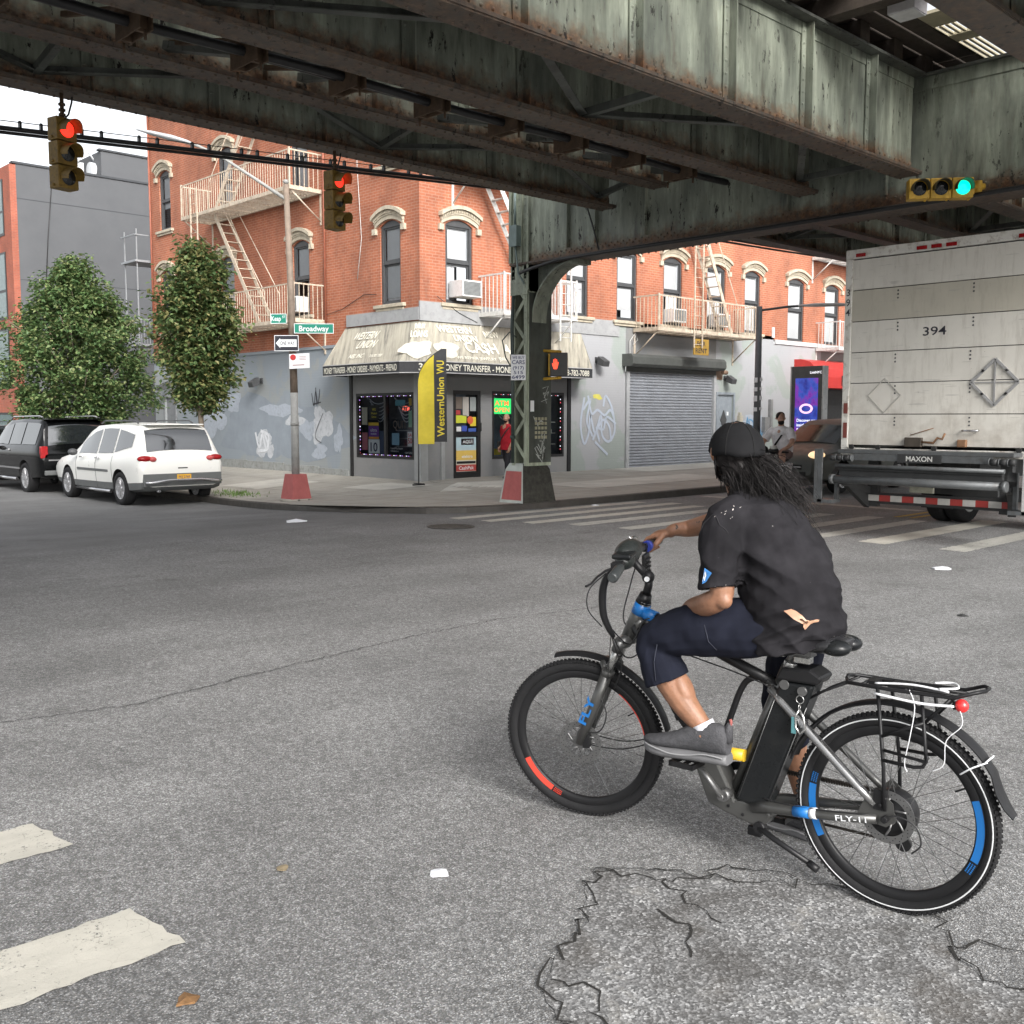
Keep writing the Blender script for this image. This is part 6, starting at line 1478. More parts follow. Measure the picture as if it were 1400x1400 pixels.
for s in (1,-1):
    m=MB(); m.box(-.45,-.28,s*1.44,s*1.49,.48,1.25); m.box(-.45,-.43,s*1.36,s*1.439,.48,1.25); m.build('lift_post',M_TG if s>0 else pm('lift_pale',(.42,.42,.41),.5,.2,.15,5),TR,.006)
    m=MB(); m.box(-.45,-.2,s*1.2,s*1.435,.48,.53); m.box(-.3,-.24,s*1.2,s*1.25,.531,1.0); m.build('lift_bracket',M_TG,TR)
    m=MB(); m.bar((-.35,s*1.2,.95),(.25,s*1.0,.45),.1,.14); m.bar((-.3,s*1.15,.8),(.3,s*.95,.62),.06,.1); m.build('lift_arm',M_TK,TR)
    m=MB(); 
    for y in (1.0,1.12,1.22): m.cyl((-.40,s*y-.04,1.13),(-.40,s*y+.04,1.13),.045,n=12)
    m.mat(1)
    for y in (.94,1.06,1.17): m.cyl((-.40,s*y-.008,1.13),(-.40,s*y+.008,1.13),.05,n=12)
    m.cyl((-.5,s*1.14,.83),(-.5,s*1.2,.83),.07,n=14); m.build('lift_roller',[M_TK,M_TG],TR)
    m=MB(); m.box(.2,.3,s*1.0,s*.85,.42,1.15); m.build('frame_hanger',M_TK,TR)
bb=MB()
for k in range(12):
    y=.98-.17*k; bb.mat(k%2).box(.18,.205,y-.17,y,.50,.585)
bb.build('striped_bumper',[pm('reflective_white',(.45,.44,.42),.5,0,.15,8),pm('reflective_red',(.32,.03,.025),.5,0,.15,8)],TR)
m=MB(); m.box(.206,.28,-1.05,.98,.46,.62); m.build('bumper_bar',M_TK,TR)
m=MB(); m.box(.15,.2,.02,.35,.65,.80); m.build('number_plate',pm('plate_dirty',(.30,.30,.24),.6,0,.3,12),TR)
m=MB(); m.box(.4,6.6,-.5,-.38,.85,1.14); m.box(.4,6.6,.38,.5,.85,1.14); m.box(2.4,3.0,-1.0,1.0,.42,.6); m.box(.8,1.3,-.6,.4,.6,.84); m.box(.5,2.2,-1.1,1.1,1.14,1.25); m.build('chassis',M_TK,TR)
for s in (1,-1):
    wheel(TR,3.0,s*1.08,.50,.26,s,8,pm('truck_rim',(.35,.35,.34),.5,.3)); wheel(TR,3.0,s*.79,.50,.26,-s,8,pm('truck_rim',(.35,.35,.34),.5,.3)); wheel(TR,7.9,s*1.05,.5,.27,s,8,pm('truck_rim',(.35,.35,.34),.5,.3))
    m=MB(); m.box(2.4,2.42,s*.7,s*1.2,.25,.95); m.build('mud_flap',M_TYRE,TR)
c=MB(); c.box(7.05,8.9,-1.15,1.15,.7,2.7); c.build('cab',M_TW,TR,.12); c=MB(); c.box(8.88,9.0,-1.05,1.05,1.6,2.5); c.build('windscreen',M_CARG,TR)
for s in (1,-1):
    c=MB(); c.box(7.4,8.6,s*1.151,s*1.16,1.6,2.4); c.build('side_window',M_CARG,TR)
# ================================================================ ELECTRIC BICYCLE   (local: x ahead, y left, z up; origin under the rear axle)
BX,BY,BRZ=-9.815,-11.88,atan2(.993,-.119)
BK=thing('electric_bicycle','grey and black electric bicycle with blue decals standing on the asphalt','bicycle',(BX,BY,0),BRZ)
M_GUN=pm('gunmetal_frame',(.085,.085,.082),.38,.5,.08,4,0,60,None,.4); M_SATIN=pm('satin_black',(.012,.012,.013),.42,0,.1,5,0,60,.3); M_GLOSS=pm('gloss_black_plastic',(.010,.011,.012),.3,0,.1,6,0,60,.3,.0,.12,(.05,.05,.045))
M_BLUE=pm('bike_decal_blue',(.012,.14,.42),.35,0,.06); M_REDD=pm('bike_decal_red',(.58,.055,.035),.4,0,.06); M_SILV=pm('brushed_steel',(.50,.50,.49),.28,.9,.08,20); M_DALU=pm('dark_aluminium',(.16,.16,.16),.4,.7,.15,10); M_WRAP=pm('white_plastic_tape',(.74,.75,.77),.35,0,.05); M_SPOKE=pm('spoke_steel',(.22,.22,.22),.3,.8,.05)
AXT=V((1.012,0,.968)); AXB=V((1.085,0,.80)); STEER=radians(17)
SM=MX.Translation(AXT)@MX.Rotation(STEER,4,(AXT-AXB).normalized())@MX.Translation(-AXT)
def arcpts(c,R,a0,a1,n,y=0.): return [V((c[0]+R*cos(radians(a0+(a1-a0)*k/n)),y,c[1]+R*sin(radians(a0+(a1-a0)*k/n)))) for k in range(n+1)]
def bikewheel(cx,steered,decal,arcs,reflect):
    R=.347; f=(lambda m: m.xform(SM)) if steered else (lambda m:m)
    m=MB(); C=(cx,0,.347)
    prof=[]
    for k in range(12):
        a=2*pi*k/12; prof.append((R-.025+.025*cos(a),.0235*sin(a)))
    m.lathe(prof,C,(0,1,0),72,True,True)
    # tread blocks
    for k in range(120):
        a=2*pi*k/120; d=V((cos(a),0,sin(a))); t=V((-sin(a),0,cos(a)))
        for s in (-1,1): 
            p=V(C)+d*(R-.006)+V((0,s*.016,0)); m.bar(p-t*.005,p+t*.005,.011,.009,d+V((0,s*.9,0)))
    w=f(m).build('wheel',M_TYRE,BK)
    m=MB(); m.lathe([(.300,-.014),(.304,-.011),(.304,.011),(.300,.014),(.272,.011),(.268,.004),(.268,-.004),(.272,-.011)],C,(0,1,0),72,True,True); f(m).build('rim',M_SATIN,w)
    if reflect:
        m=MB(); m.lathe([(.324,.0236),(.3245,.0242),(.328,.0240),(.3285,.0232)],C,(0,1,0),90,True,True); m.lathe([(.324,-.0236),(.3245,-.0242),(.328,-.0240),(.3285,-.0232)],C,(0,1,0),90,True,True); f(m).build('reflective_stripe',pm('reflective_grey',(.62,.63,.64),.3,0,.05),w)
    for i,(a0,a1) in enumerate(arcs):
        m=MB(); n=14
        for s in (1,-1):
            vs=[]
            for k in range(n+1):
                a=radians(a0+(a1-a0)*k/n)
                for r_,yy in (((.299,.0146),(.274,.0119)) if not (steered and i==1) else ((.2755,.0121),(.271,.0115))): vs.append((cx+r_*cos(a),s*yy,.347+r_*sin(a)))
            m.add(vs,[(2*k,2*k+1,2*k+3,2*k+2) if s>0 else (2*k,2*k+2,2*k+3,2*k+1) for k in range(n)])
        f(m).build('rim_decal',decal,w)
        m=MB()
        for k in range(6):
            for j in range(3):
                a=radians(a1+(2+1.3*k)*(1 if a1>a0 else -1)); r_=.278+.008*j; m.box(cx+r_*cos(a)-.002,cx+r_*cos(a)+.002,.0135,.0142+.0008*j,.347+r_*sin(a)-.002,.347+r_*sin(a)+.002)
        f(m).build('decal_dots',decal,w)
    hubr=.028 if steered else .062
    m=MB(); n=32
    for k in range(n):
        s=1 if k%2 else -1; a=2*pi*k/n; da=(.9 if (k//2)%2 else -.9)*(.55 if not steered else 1)
        m.tube([(cx+.268*cos(a),s*.003,.347+.268*sin(a)),(cx+hubr*cos(a+da),s*.028,.347+hubr*sin(a+da))],.0015,4,False,cap=False)
    f(m).build('spokes',M_SPOKE,w)
    m=MB(); m.cyl((cx+.268*cos(2.6),0,.347+.268*sin(2.6)),(cx+.232*cos(2.6),0,.347+.232*sin(2.6)),.003,n=6); f(m).build('valve',M_SATIN,w)
    m=MB()
    if steered: m.cyl((cx,-.045,.347),(cx,.045,.347),.016); m.cyl((cx,.024,.347),(cx,.032,.347),.03); m.cyl((cx,-.032,.347),(cx,-.024,.347),.03)
    else: m.lathe([(0,-.05),(.05,-.046),(.080,-.03),(.083,-.02),(.083,.02),(.080,.03),(.05,.046),(0,.05)],(cx,0,.347),(0,1,0),36)
    f(m).build('hub',M_SATIN if not steered else M_DALU,w)
    # brake disc: ring, spider arms, holes shown as dark pips
    y=.056 if not steered else .047
    m=MB(); m.mat(0).lathe([(.066,y-.001),(.092,y-.001),(.092,y+.001),(.066,y+.001)],(cx,0,.347),(0,1,0),48,False,True)
    for k in range(6):
        a=2*pi*k/6; P=[V((cx+r_*cos(a+o),y,.347+r_*sin(a+o))) for r_,o in ((.025,0),(.042,.32),(.056,.52),(.068,.62))]; m.tube(P,.004,6)
    m.lathe([(.014,y-.001),(.03,y-.001),(.03,y+.001),(.014,y+.001)],(cx,0,.347),(0,1,0),24,False,True)
    m.mat(1)
    for k in range(48):
        a=2*pi*k/48; r_=.074+.006*(k%3); m.cyl((cx+r_*cos(a),y+.0009,.347+r_*sin(a)),(cx+r_*cos(a),y+.0014,.347+r_*sin(a)),.0022,n=5)
    f(m).build('brake_disc',[pm('disc_steel',(.20,.20,.20),.38,.8,.1,20),M_UNDER],w)
    return w
bikewheel(0,False,M_BLUE,[(158,200),(-30,8)],True); bikewheel(1.300,True,M_REDD,[(20,58) if 0 else (-150,-118) ,(128,172)],False) if 0 else bikewheel(1.300,True,M_REDD,[(-24,-58),(128,170)],False)
# frame
fr_=MB(); fr_.tube([AXT,AXB],[.031,.034],16); fr_.tube([(1.05,0,.885),(1.02,0,.86)],[.03,.036],12)
fr_.tube([(.60,0,.28),(.40,0,.80)],.0185,14)
fr_.tube([(.47,.0,.73),(.44,.0,.715),(.40,0,.70)],.022,12)
for s in (-1,1):
    fr_.tube([(.50,s*.035,.255),(.42,s*.055,.275),(.2,s*.066,.305),(.03,s*.066,.335)],[.026,.022,.017,.017],12)
    fr_.prism([(.05,.32),(.10,.34),(.075,.40),(.03,.44),(-.02,.40),(-.03,.34),(0,.315)],(0,s*.066-.003,0),(1,0,0),(0,0,1),(0,.006,0))
fr_.build('frame',M_GUN,BK)
m=MB(); m.tube([(1.035,0,.925),(.93,0,.895),(.62,0,.785),(.43,0,.72)],[.024,.021,.020,.020],14); m.build('top_tube',M_SATIN,BK)
m=MB(); m.tube([(1.02,0,.921),(.955,0,.903)],.0253,14); m.tube([V(AXT)+V((.004,0,-.012)),V(AXT)+V((.024,0,-.055))],.0335,16); m.tube([(1.0,0,.826),(.975,0,.79)],.0382,14); m.build('frame_decal',M_BLUE,BK)
m=MB(); m.tube([(1.045,0,.865),(1.0,0,.82),(.84,0,.56),(.70,0,.40)],[.035,.036,.036,.034],14); 
for k in range(7): 
    p=V((.92-.03*k,0,.69-.048*k)); m.tube([p,p+V((-.012,0,-.019))],.0372,14)
m.build('down_tube',M_SATIN,BK)
for s in (-1,1):
    m=MB(); m.tube([(.45,s*.028,.712),(.40,s*.045,.675),(.10,s*.066,.43),(.04,s*.066,.385)],[.016,.0155,.0135,.013],12); m.build('seat_stay',pm('seat_stay_silver',(.30,.30,.30),.25,.8,.08,6) if s>0 else M_GUN,BK)
m=MB(); m.sp=True; m.tube([(.42,0,.715),(.49,.0,.738),(.545,0,.725),(.58,0,.68),(.62,0,.57),(.665,0,.43)],.0125,10); m.build('hoop_tube',M_SATIN,BK)
m=MB(); m.tube([(.645,.03,.432),(.545,.03,.437)],.023,14); m.build('yellow_flask',pm('flask_yellow',(.62,.40,.03),.4),BK)
# battery and motor housing
def slab(poly,y0,y1,m,name,bev=.008): 
    b=MB(); b.prism(poly,(0,y0,0),(1,0,0),(0,0,1),(0,y1-y0,0)); return b.build(name,m,BK,bev)
ba=slab([(.405,.75),(.275,.752),(.455,.245),(.575,.27)],-.05,.05,M_GLOSS,'battery',.012)
bt=MB(); bt.prism([(.425,.752),(.262,.755),(.245,.785),(.29,.81),(.40,.80)],(0,-.055,0),(1,0,0),(0,0,1),(0,.11,0)); bt.build('battery_cap',M_SATIN,ba,.01)
m=MB(); m.cyl((.315,.05,.728),(.315,.062,.728),.017,n=18); m.cyl((.385,.05,.74),(.385,.056,.74),.018,n=18); m.build('battery_lock',M_DALU,ba)
m=MB(); m.tube([(.555,.0512,.285),(.415,.0512,.70)],.002,4); m.tube([(.30,.0512,.67),(.445,.0512,.262)],.002,4); m.build('battery_edge',M_DALU,ba)
kc=thing('key_chain','small silver key chain with clip hanging from the bicycle battery lock','key chain',(BX,BY,0),BRZ)
k=MB()
def ring(c,r,t,u,v,n=14): k.tube([V(c)+V(u)*r*cos(2*pi*i/n)+V(v)*r*sin(2*pi*i/n) for i in range(n)],t,5,True,True)
ring((.318,.068,.700),.014,.0018,(1,0,0),(0,0,1)); ring((.318,.07,.675),.009,.0018,(0,1,0),(0,0,1))
k.build('ring',M_SILV,kc); k=MB(); k.tube([(.318,.072,.665),(.30,.075,.64),(.292,.076,.60),(.31,.078,.578),(.328,.076,.60),(.33,.075,.64),(.318,.072,.665)],.0042,8); k.build('clip',M_SILV,kc); k=MB(); k.box(.327,.345,.07,.078,.575,.635); k.build('key',pm('key_teal',(.08,.22,.24),.5),kc,.002)
mo=slab([(.760,.385),(.69,.225),(.62,.205),(.47,.175),(.425,.235),(.46,.285),(.575,.262),(.655,.40),(.70,.42)],-.045,.045,M_GUN,'motor_housing',.01)
m=MB()
for x,z in ((.60,.235),(.54,.215),(.465,.20),(.45,.255)): m.cyl((x,.045,z),(x,.049,z),.006,n=8)
m.build('bolt',M_SATIN,mo)
# cranks, pedals, chain
BB=V((.605,0,.283))
for s in (1,-1):
    tip=BB+V((.110,0,.125))*s; m=MB(); m.cyl((BB.x,s*.045,BB.z),(BB.x,s*.085,BB.z),.022,n=16); m.tube([(BB.x,s*.092,BB.z),(tip.x,s*.102,tip.z)],[.016,.013],10,flat=.7); m.cyl((BB.x,s*.09,BB.z),(BB.x,s*.106,BB.z),.012,n=12); m.build('crank_arm',M_DALU,BK)
    m=MB(); y0=s*.115
    for x in (-.045,.045): m.box(tip.x+x-.006,tip.x+x+.006,y0,y0+s*.095,tip.z-.009,tip.z+.011)
    m.box(tip.x-.05,tip.x+.05,y0,y0+s*.01,tip.z-.009,tip.z+.011); m.box(tip.x-.05,tip.x+.05,y0+s*.085,y0+s*.095,tip.z-.009,tip.z+.011); m.cyl((tip.x,s*.1,tip.z),(tip.x,y0+s*.09,tip.z),.007,n=8); m.build('pedal',M_SATIN,BK)
m=MB(); m.lathe([(.06,-.062),(.092,-.062),(.092,-.066),(.06,-.066)],(BB.x,0,BB.z),(0,1,0),40,False,True); m.build('chainring',M_SATIN,BK)
m=MB(); m.lathe([(.02,-.06),(.045,-.058),(.048,-.05),(.05,-.044),(.02,-.044)],(0,0,.347),(0,1,0),28); m.build('sprocket',M_DALU,BK)
m=MB(); m.tube([(BB.x-.02,-.064,BB.z+.09),(.02,-.055,.392)],.0055,6); m.tube([(BB.x-.03,-.064,BB.z-.088),(.28,-.06,.215),(-.02,-.055,.222)],.0055,6); m.tube([(-.02,-.055,.222),(.01,-.055,.25),(-.03,-.055,.305)],.0055,6)
for k_ in range(60):
    f=k_/59; p=V((BB.x-.02,-.064,BB.z+.09)).lerp(V((.02,-.055,.392)),f); m.box(p.x-.003,p.x+.003,p.y-.008,p.y+.008,p.z-.008,p.z+.006)
m.build('chain',pm('oily_chain',(.035,.03,.025),.5,.6,.3,30),BK)
m=MB(); m.cyl((-.02,-.065,.222),(-.02,-.048,.222),.027,n=14); m.cyl((.0,-.065,.275),(.0,-.048,.275),.024,n=14); m.bar((-.02,-.07,.215),(.0,-.07,.29),.014,.045,(0,1,0)); m.build('derailleur',M_SATIN,BK)
m=MB(); m.tube([(.47,.05,.185),(.40,.07,.165),(.25,.09,.12)],[.012,.011,.010],8); m.tube([(.26,.089,.122),(.225,.094,.108)],.014,8); m.cyl((.47,.03,.185),(.47,.06,.185),.022,n=12); m.build('kickstand',M_SATIN,BK)
m=MB(); m.box(.475,.53,-.03,.03,.135,.172); m.build('sensor_box',M_SATIN,BK,.006)
# saddle
sd=MB(); rings=[]
for x,w,z,h in ((.165,.055,.925,.03),(.18,.085,.932,.05),(.22,.10,.938,.065),(.27,.095,.928,.062),(.33,.065,.918,.055),(.40,.035,.915,.048),(.45,.024,.914,.04),(.475,.014,.908,.025)):
    rings.append([V((x,w*cos(2*pi*k/16),z-h/2+h/2*(sin(2*pi*k/16)+ (.12 if abs(cos(2*pi*k/16))>.6 and x<.3 else 0)))) for k in range(16)])
sd.loft(rings); sa=sd.build('saddle',pm('saddle_vinyl',(.025,.025,.027),.3,0,.1,12,.15,80),BK)
m=MB(); m.ell((.20,.05,.902),(.055,.05,.03)); m.ell((.20,-.05,.902),(.055,.05,.03)); m.build('saddle_bumper',M_GLOSS,sa)
m=MB(); m.tube([(.22,.02,.88),(.40,.02,.875)],.004,6); m.tube([(.22,-.02,.88),(.40,-.02,.875)],.004,6); m.box(.30,.385,-.026,.026,.845,.872); m.tube([(.40,0,.80),(.365,0,.865)],.0145,12); m.build('seat_post',M_DALU,sa)
m=MB(); m.box(.40,.46,.012,.03,.835,.855); m.cyl((.455,.0,.848),(.455,.034,.848),.012,n=12); m.box(.30,.36,.0,.036,.822,.845); m.cyl((.395,0,.785),(.385,0,.815),.024,n=14); m.build('seat_clamp',M_SILV,sa,.002)
# mudguards
def fender(c,R,a0,a1,w,name,steered,flap=None):
    m=MB(); n=36; rows=[]
    for k in range(n+1):
        a=radians(a0+(a1-a0)*k/n); d=V((cos(a),0,sin(a))); e=1
        rows.append([V((c,0,.347))+d*(R+.010*(1-(j/3.)**2))+V((0,w*j/3.,0)) for j in range(-3,4)])
    if flap:
        for (x,z,ww) in flap: rows.append([V((x,ww*j/3.,z+.004*(1-(j/3.)**2))) for j in range(-3,4)])
    inn=[[p+ (V((c,0,.347))-p).normalized()*.004 for p in r_] for r_ in rows]
    vs=[p for r_ in rows for p in r_]; vi=[p for r_ in inn for p in r_]; N=len(rows)
    m.add(vs,[(i*7+j,i*7+j+1,(i+1)*7+j+1,(i+1)*7+j) for i in range(N-1) for j in range(6)],True); m.add(vi,[(i*7+j,(i+1)*7+j,(i+1)*7+j+1,i*7+j+1) for i in range(N-1) for j in range(6)],True)
    for j in (0,6):
        e=[r_[j] for r_ in rows]; g=[r_[j] for r_ in inn]; m.add(e+g,[(i,i+1,N+i+1,N+i) for i in range(N-1)])
    if steered: m.xform(SM)
    return m.build(name,M_SATIN,BK)
fender(0,.382,18,138,.033,'mudguard',False,[(-.318,.555,.036),(-.335,.50,.042),(-.36,.455,.038),(-.385,.425,.026)]); fender(1.300,.376,74,168,.030,'mudguard',True)
m=MB(); m.sp=True
for s in (1,-1): m.tube([(1.30,s*.05,.347),(1.12,s*.04,.335),(.93,s*.03,.40)],.0028,6)
m.xform(SM).build('mudguard_stay',M_SATIN,BK)
# rear carrier
m=MB()
for s in (1,-1):
    m.tube([(.165,s*.03,.795),(.15,s*.062,.79),(.0,s*.065,.79),(-.2,s*.065,.797),(-.262,s*.055,.822),(-.285,s*.02,.825)],.0065,8)
m.tube([(.165,.03,.795),(.172,0,.80),(.165,-.03,.795)],.0065,8); m.tube([(-.285,.02,.825),(-.285,-.02,.825)],.0065,8)
for x in (.10,-.04,-.19): m.tube([(x,-.064,.791),(x,.064,.791)],.006,8)
m.tube([(.09,.022,.792),(-.22,.022,.797)],.0055,8); m.tube([(.09,-.022,.792),(-.22,-.022,.797)],.0055,8); m.box(-.06,.02,-.04,.04,.788,.80); m.box(.06,.09,-.03,.03,.776,.80)
for s in (1,-1):
    m.tube([(.045,s*.066,.787),(.012,s*.078,.52),(.005,s*.078,.375)],.0065,8); m.tube([(-.10,s*.066,.787),(-.128,s*.082,.575),(-.118,s*.083,.555),(-.09,s*.083,.548),(.015,s*.079,.548)],.0062,8); m.tube([(-.115,s*.07,.70),(-.16,s*.066,.755),(-.19,s*.064,.79)],.006,8); m.tube([(.02,s*.077,.63),(-.113,s*.075,.70)],.006,8)
    m.tube([(.15,s*.05,.788),(.24,s*.04,.74),(.30,s*.032,.70)],.005,8)
    m.tube([(-.122,s*.082,.60),(-.135,s*.09,.59),(-.13,s*.09,.575),(.01,s*.085,.585)],.0055,6)
m.build('rear_carrier',M_SATIN,BK)
m=MB(); m.sp=True; m.tube([(.05,.078,.772),(-.10,.08,.765),(-.205,.072,.772)],[.008,.009,.009],6,flat=.5); m.tube([(.06,.05,.80),(-.06,.04,.812),(-.18,.05,.81)],.004,5); m.tube([(-.15,.05,.815),(-.20,.02,.82),(-.17,-.03,.822),(-.12,0,.82)],.004,5); m.tube([(-.06,.066,.80),(-.085,.085,.75),(-.075,.09,.65),(-.06,.088,.56),(-.07,.09,.53)],.0018,5); m.tube([(-.215,.07,.78),(-.235,.085,.72),(-.19,.09,.66),(-.185,.09,.58),(-.15,.088,.55)],.0016,5); m.tube([(-.30,.045,.60),(-.31,-.0,.61),(-.30,-.04,.60)],.003,5); m.tube([(-.305,.042,.60),(-.26,.06,.575),(-.225,.05,.545)],.003,5); m.build('white_tape',M_WRAP,BK)
m=MB(); m.ell((-.225,.062,.775),(.022,.02,.022)); m.build('tail_light',pm('bike_tail_red',(.70,.03,.03),.25,0,.05,8,0,60,None,.5),BK); m=MB(); m.cyl((-.20,.062,.772),(-.215,.062,.774),.014,n=10); m.build('light_mount',M_SATIN,BK)
# caliper, rear axle, cable
m=MB(); m.box(.0,.045,.05,.075,.37,.44); m.cyl((0,.07,.347),(0,.095,.347),.013,n=6); m.cyl((.02,.07,.39),(.02,.082,.39),.007,n=8); m.cyl((.005,.07,.415),(.005,.082,.415),.007,n=8); m.build('brake_caliper',M_SATIN,BK,.004)
m=MB(); m.sp=True; m.tube([(0,.09,.35),(-.04,.09,.37),(-.10,.085,.35),(-.12,.08,.29),(-.09,.075,.25)],.003,6); m.tube([(.43,.03,.70),(.25,.06,.58),(.06,.07,.42)],.0025,5); m.tube([(.98,.03,.88),(.85,.03,.80),(.60,.03,.75),(.46,.028,.72)],.003,5); m.tube([(.46,.05,.30),(.30,.07,.31),(.06,.075,.345)],.0025,5); m.build('cable',M_BLK,BK)
# decals on the chain stay
m=MB(); ux=V((-1,0,.18)).normalized(); ux=V((.25-.05,0,.0)); 
dirn=(V((.03,.0,.335))-V((.2,0,.305))).normalized(); uy=V((-dirn.z,0,dirn.x)); uy=uy if uy.z>0 else -uy
m.text('FLY-11',(.115,.0845,.310),dirn,uy,.020,.11,'C',.012); m.build('lettering',M_WRAP,BK)
m=MB(); m.tube([(.33,.063,.288),(.27,.066,.296)],.0208,12); m.build('stay_decal',M_BLUE,BK); m=MB(); m.tube([(.269,.066,.2962),(.245,.066,.300)],.0202,12); m.build('stay_decal',M_WRAP,BK)
# fork, stem, bar (turned left)
FK=MB(); 
for s in (1,-1): FK.tube([(1.163,s*.058,.668),(1.225,s*.058,.52),(1.30,s*.056,.347)],[.0245,.023,.018],12); FK.tube([(1.155,s*.058,.683),(1.165,s*.058,.66)],.027,12)
FK.tube([(1.165,-.058,.655),(1.19,-.03,.70),(1.19,.03,.70),(1.165,.058,.655)],.013,8)
FK.xform(SM); fk=FK.build('fork',M_GUN,BK)
m=MB(); 
for s in (1,-1): m.tube([(1.105,s*.058,.795),(1.165,s*.058,.66)],.0155,12)
m.xform(SM).build('stanchion',M_SILV,fk); m=MB(); m.tube([(1.105,-.068,.80),(1.088,-.03,.80),(1.088,.03,.80),(1.105,.068,.80)],[.022,.028,.028,.022],10)
for s in (1,-1): m.tube([(1.098,s*.058,.815),(1.118,s*.058,.765)],.0235,12)
m.xform(SM).build('fork_crown',M_DALU,fk)
m=MB(); dn=(V((1.30,0,.347))-V((1.17,0,.65))).normalized(); ux=-dn; n_=V((0,1,0)); uy=n_.cross(ux)
m.text('FLY',V((1.235,.0835,.50)),ux,uy,.034,.13,'C',.03); m.xform(SM).build('lettering',M_BLUE,fk)
m=MB(); m.box(1.315,1.355,.03,.056,.36,.41) if 0 else m.box(1.255,1.285,.035,.065,.33,.40); m.xform(SM).build('brake_caliper',M_SATIN,fk,.004)
m=MB(); m.sp=True; m.tube([(1.27,.06,.40),(1.20,.075,.42),(1.17,.072,.50),(1.20,.065,.60),(1.14,.05,.72)],.003,6); m.xform(SM).build('cable',M_BLK,fk)
st_=MB(); st_.tube([AXT+V((.004,0,-.008)),AXT+V((-.008,0,.028))],[.033,.024],14); st_.tube([(1.004,0,.99),(.992,0,1.03),(.99,0,1.062)],.0165,12); st_.ell((.992,0,1.066),(.026,.026,.026)); st_.tube([(.992,0,1.066),(1.03,0,1.105),(1.066,0,1.143)],[.017,.015,.018],12); st_.cyl((1.068,-.03,1.146),(1.068,.03,1.146),.024)
HB=st_.xform(SM).build('stem',M_SATIN,BK); m=MB(); m.cyl((.990,.024,1.064),(.990,.030,1.064),.0105,n=14); m.cyl((.990,-.030,1.064),(.990,-.024,1.064),.0105,n=14); m.xform(SM).build('stem_bolt',M_WRAP,HB)
m=MB(); m.tube([(1.035,.30,1.143),(1.05,.16,1.150),(1.068,.06,1.148),(1.068,-.06,1.148),(1.05,-.16,1.150),(1.035,-.30,1.143)],.0125,10); hb=m.xform(SM).build('handlebar',M_SATIN,BK)
for s in (1,-1):
    m=MB(); m.tube([(1.035,s*.318,1.143),(1.035,s*.31,1.143),(1.045,s*.20,1.149),(1.046,s*.185,1.149)],[.015,.0205,.0195,.017],14); m.xform(SM).build('grip',pm('grip_rubber',(.03,.034,.035),.35,0,.1,30,.2,120),hb)
    m=MB(); m.box(1.04,1.085,s*.15,s*.185,1.13,1.165); m.tube([(1.07,s*.17,1.145),(1.10,s*.20,1.138),(1.115,s*.26,1.128),(1.118,s*.32,1.118),(1.13,s*.345,1.114)],[.009,.008,.0065,.006,.008],8,flat=.6); m.xform(SM).build('brake_lever',M_SATIN,hb,.003)
m=MB(); m.box(1.02,1.10,.05,.13,1.165,1.185); m.box(1.03,1.09,-.10,.05,1.15,1.18); m.xform(SM).build('display',M_GLOSS,hb,.008)
m=MB(); m.ell((1.075,-.02,1.165),(.05,.11,.045)); m.ell((1.06,.08,1.15),(.04,.05,.035)); m.xform(SM).build('bar_bag',pm('bar_bag_black',(.016,.019,.018),.4,0,.3,20,.6,30),hb)
m=MB(); m.box(1.03,1.045,-.16,-.09,1.02,1.13); 
for k_ in range(5): m.box(1.022,1.03,-.155,-.095,1.03+.018*k_,1.04+.018*k_)
m.xform(SM).build('phone_mount',M_SATIN,hb,.004)
m=MB(); m.tube([(1.075,-.10,1.175),(1.09,-.15,1.185),(1.10,-.19,1.18)],[.010,.014,.010],8); m.tube([(1.08,-.12,1.18),(1.10,-.10,1.205)],.004,6); m.xform(SM).build('gear_shifter',M_SILV,hb)
m=MB(); m.cyl((1.045,-.165,1.149),(1.043,-.19,1.149),.023,n=14); m.xform(SM).build('throttle_ring',pm('ring_blue',(.03,.05,.28),.4),hb)
cb=MB(); cb.sp=True; cb.tube([(1.08,.17,1.13),(1.11,.165,1.10),(1.13,.16,1.04),(1.135,.15,.95),(1.12,.13,.88),(1.11,.11,.845)],[.010,.014,.0155,.015,.013,.008],8); cb.xform(SM).build('cable_sleeve',M_SATIN,hb)
cb=MB(); cb.sp=True; cb.tube([(1.12,.12,.87),(1.11,.09,.78),(1.10,.06,.70),(1.14,.045,.60)],.003,6); cb.tube([(1.12,.12,.87),(1.08,.07,.75),(1.02,.05,.77),(.98,.035,.86),(1.0,.03,.92)],.003,6); cb.tube([(1.115,.12,.88),(1.06,.06,.80),(1.0,.045,.90),(.94,.03,.90)],.003,6); cb.tube([(1.11,.17,1.12),(1.17,.2,1.06),(1.18,.2,.98),(1.14,.16,.90)],.0025,6); cb.tube([(1.06,-.12,1.13),(1.10,-.1,1.0),(1.12,-.06,.85),(1.0,-.04,.80),(.97,0,.78)],.003,6); cb.tube([(1.12,.11,.86),(1.15,.09,.65),(1.16,.08,.56)],.002,5)
cb.tube([(1.03,.03,.76),(1.0,.035,.72),(.985,.03,.69),(1.0,.03,.66),(1.01,.03,.69)],.003,6); cb.xform(SM).build('cable',M_BLK,hb)
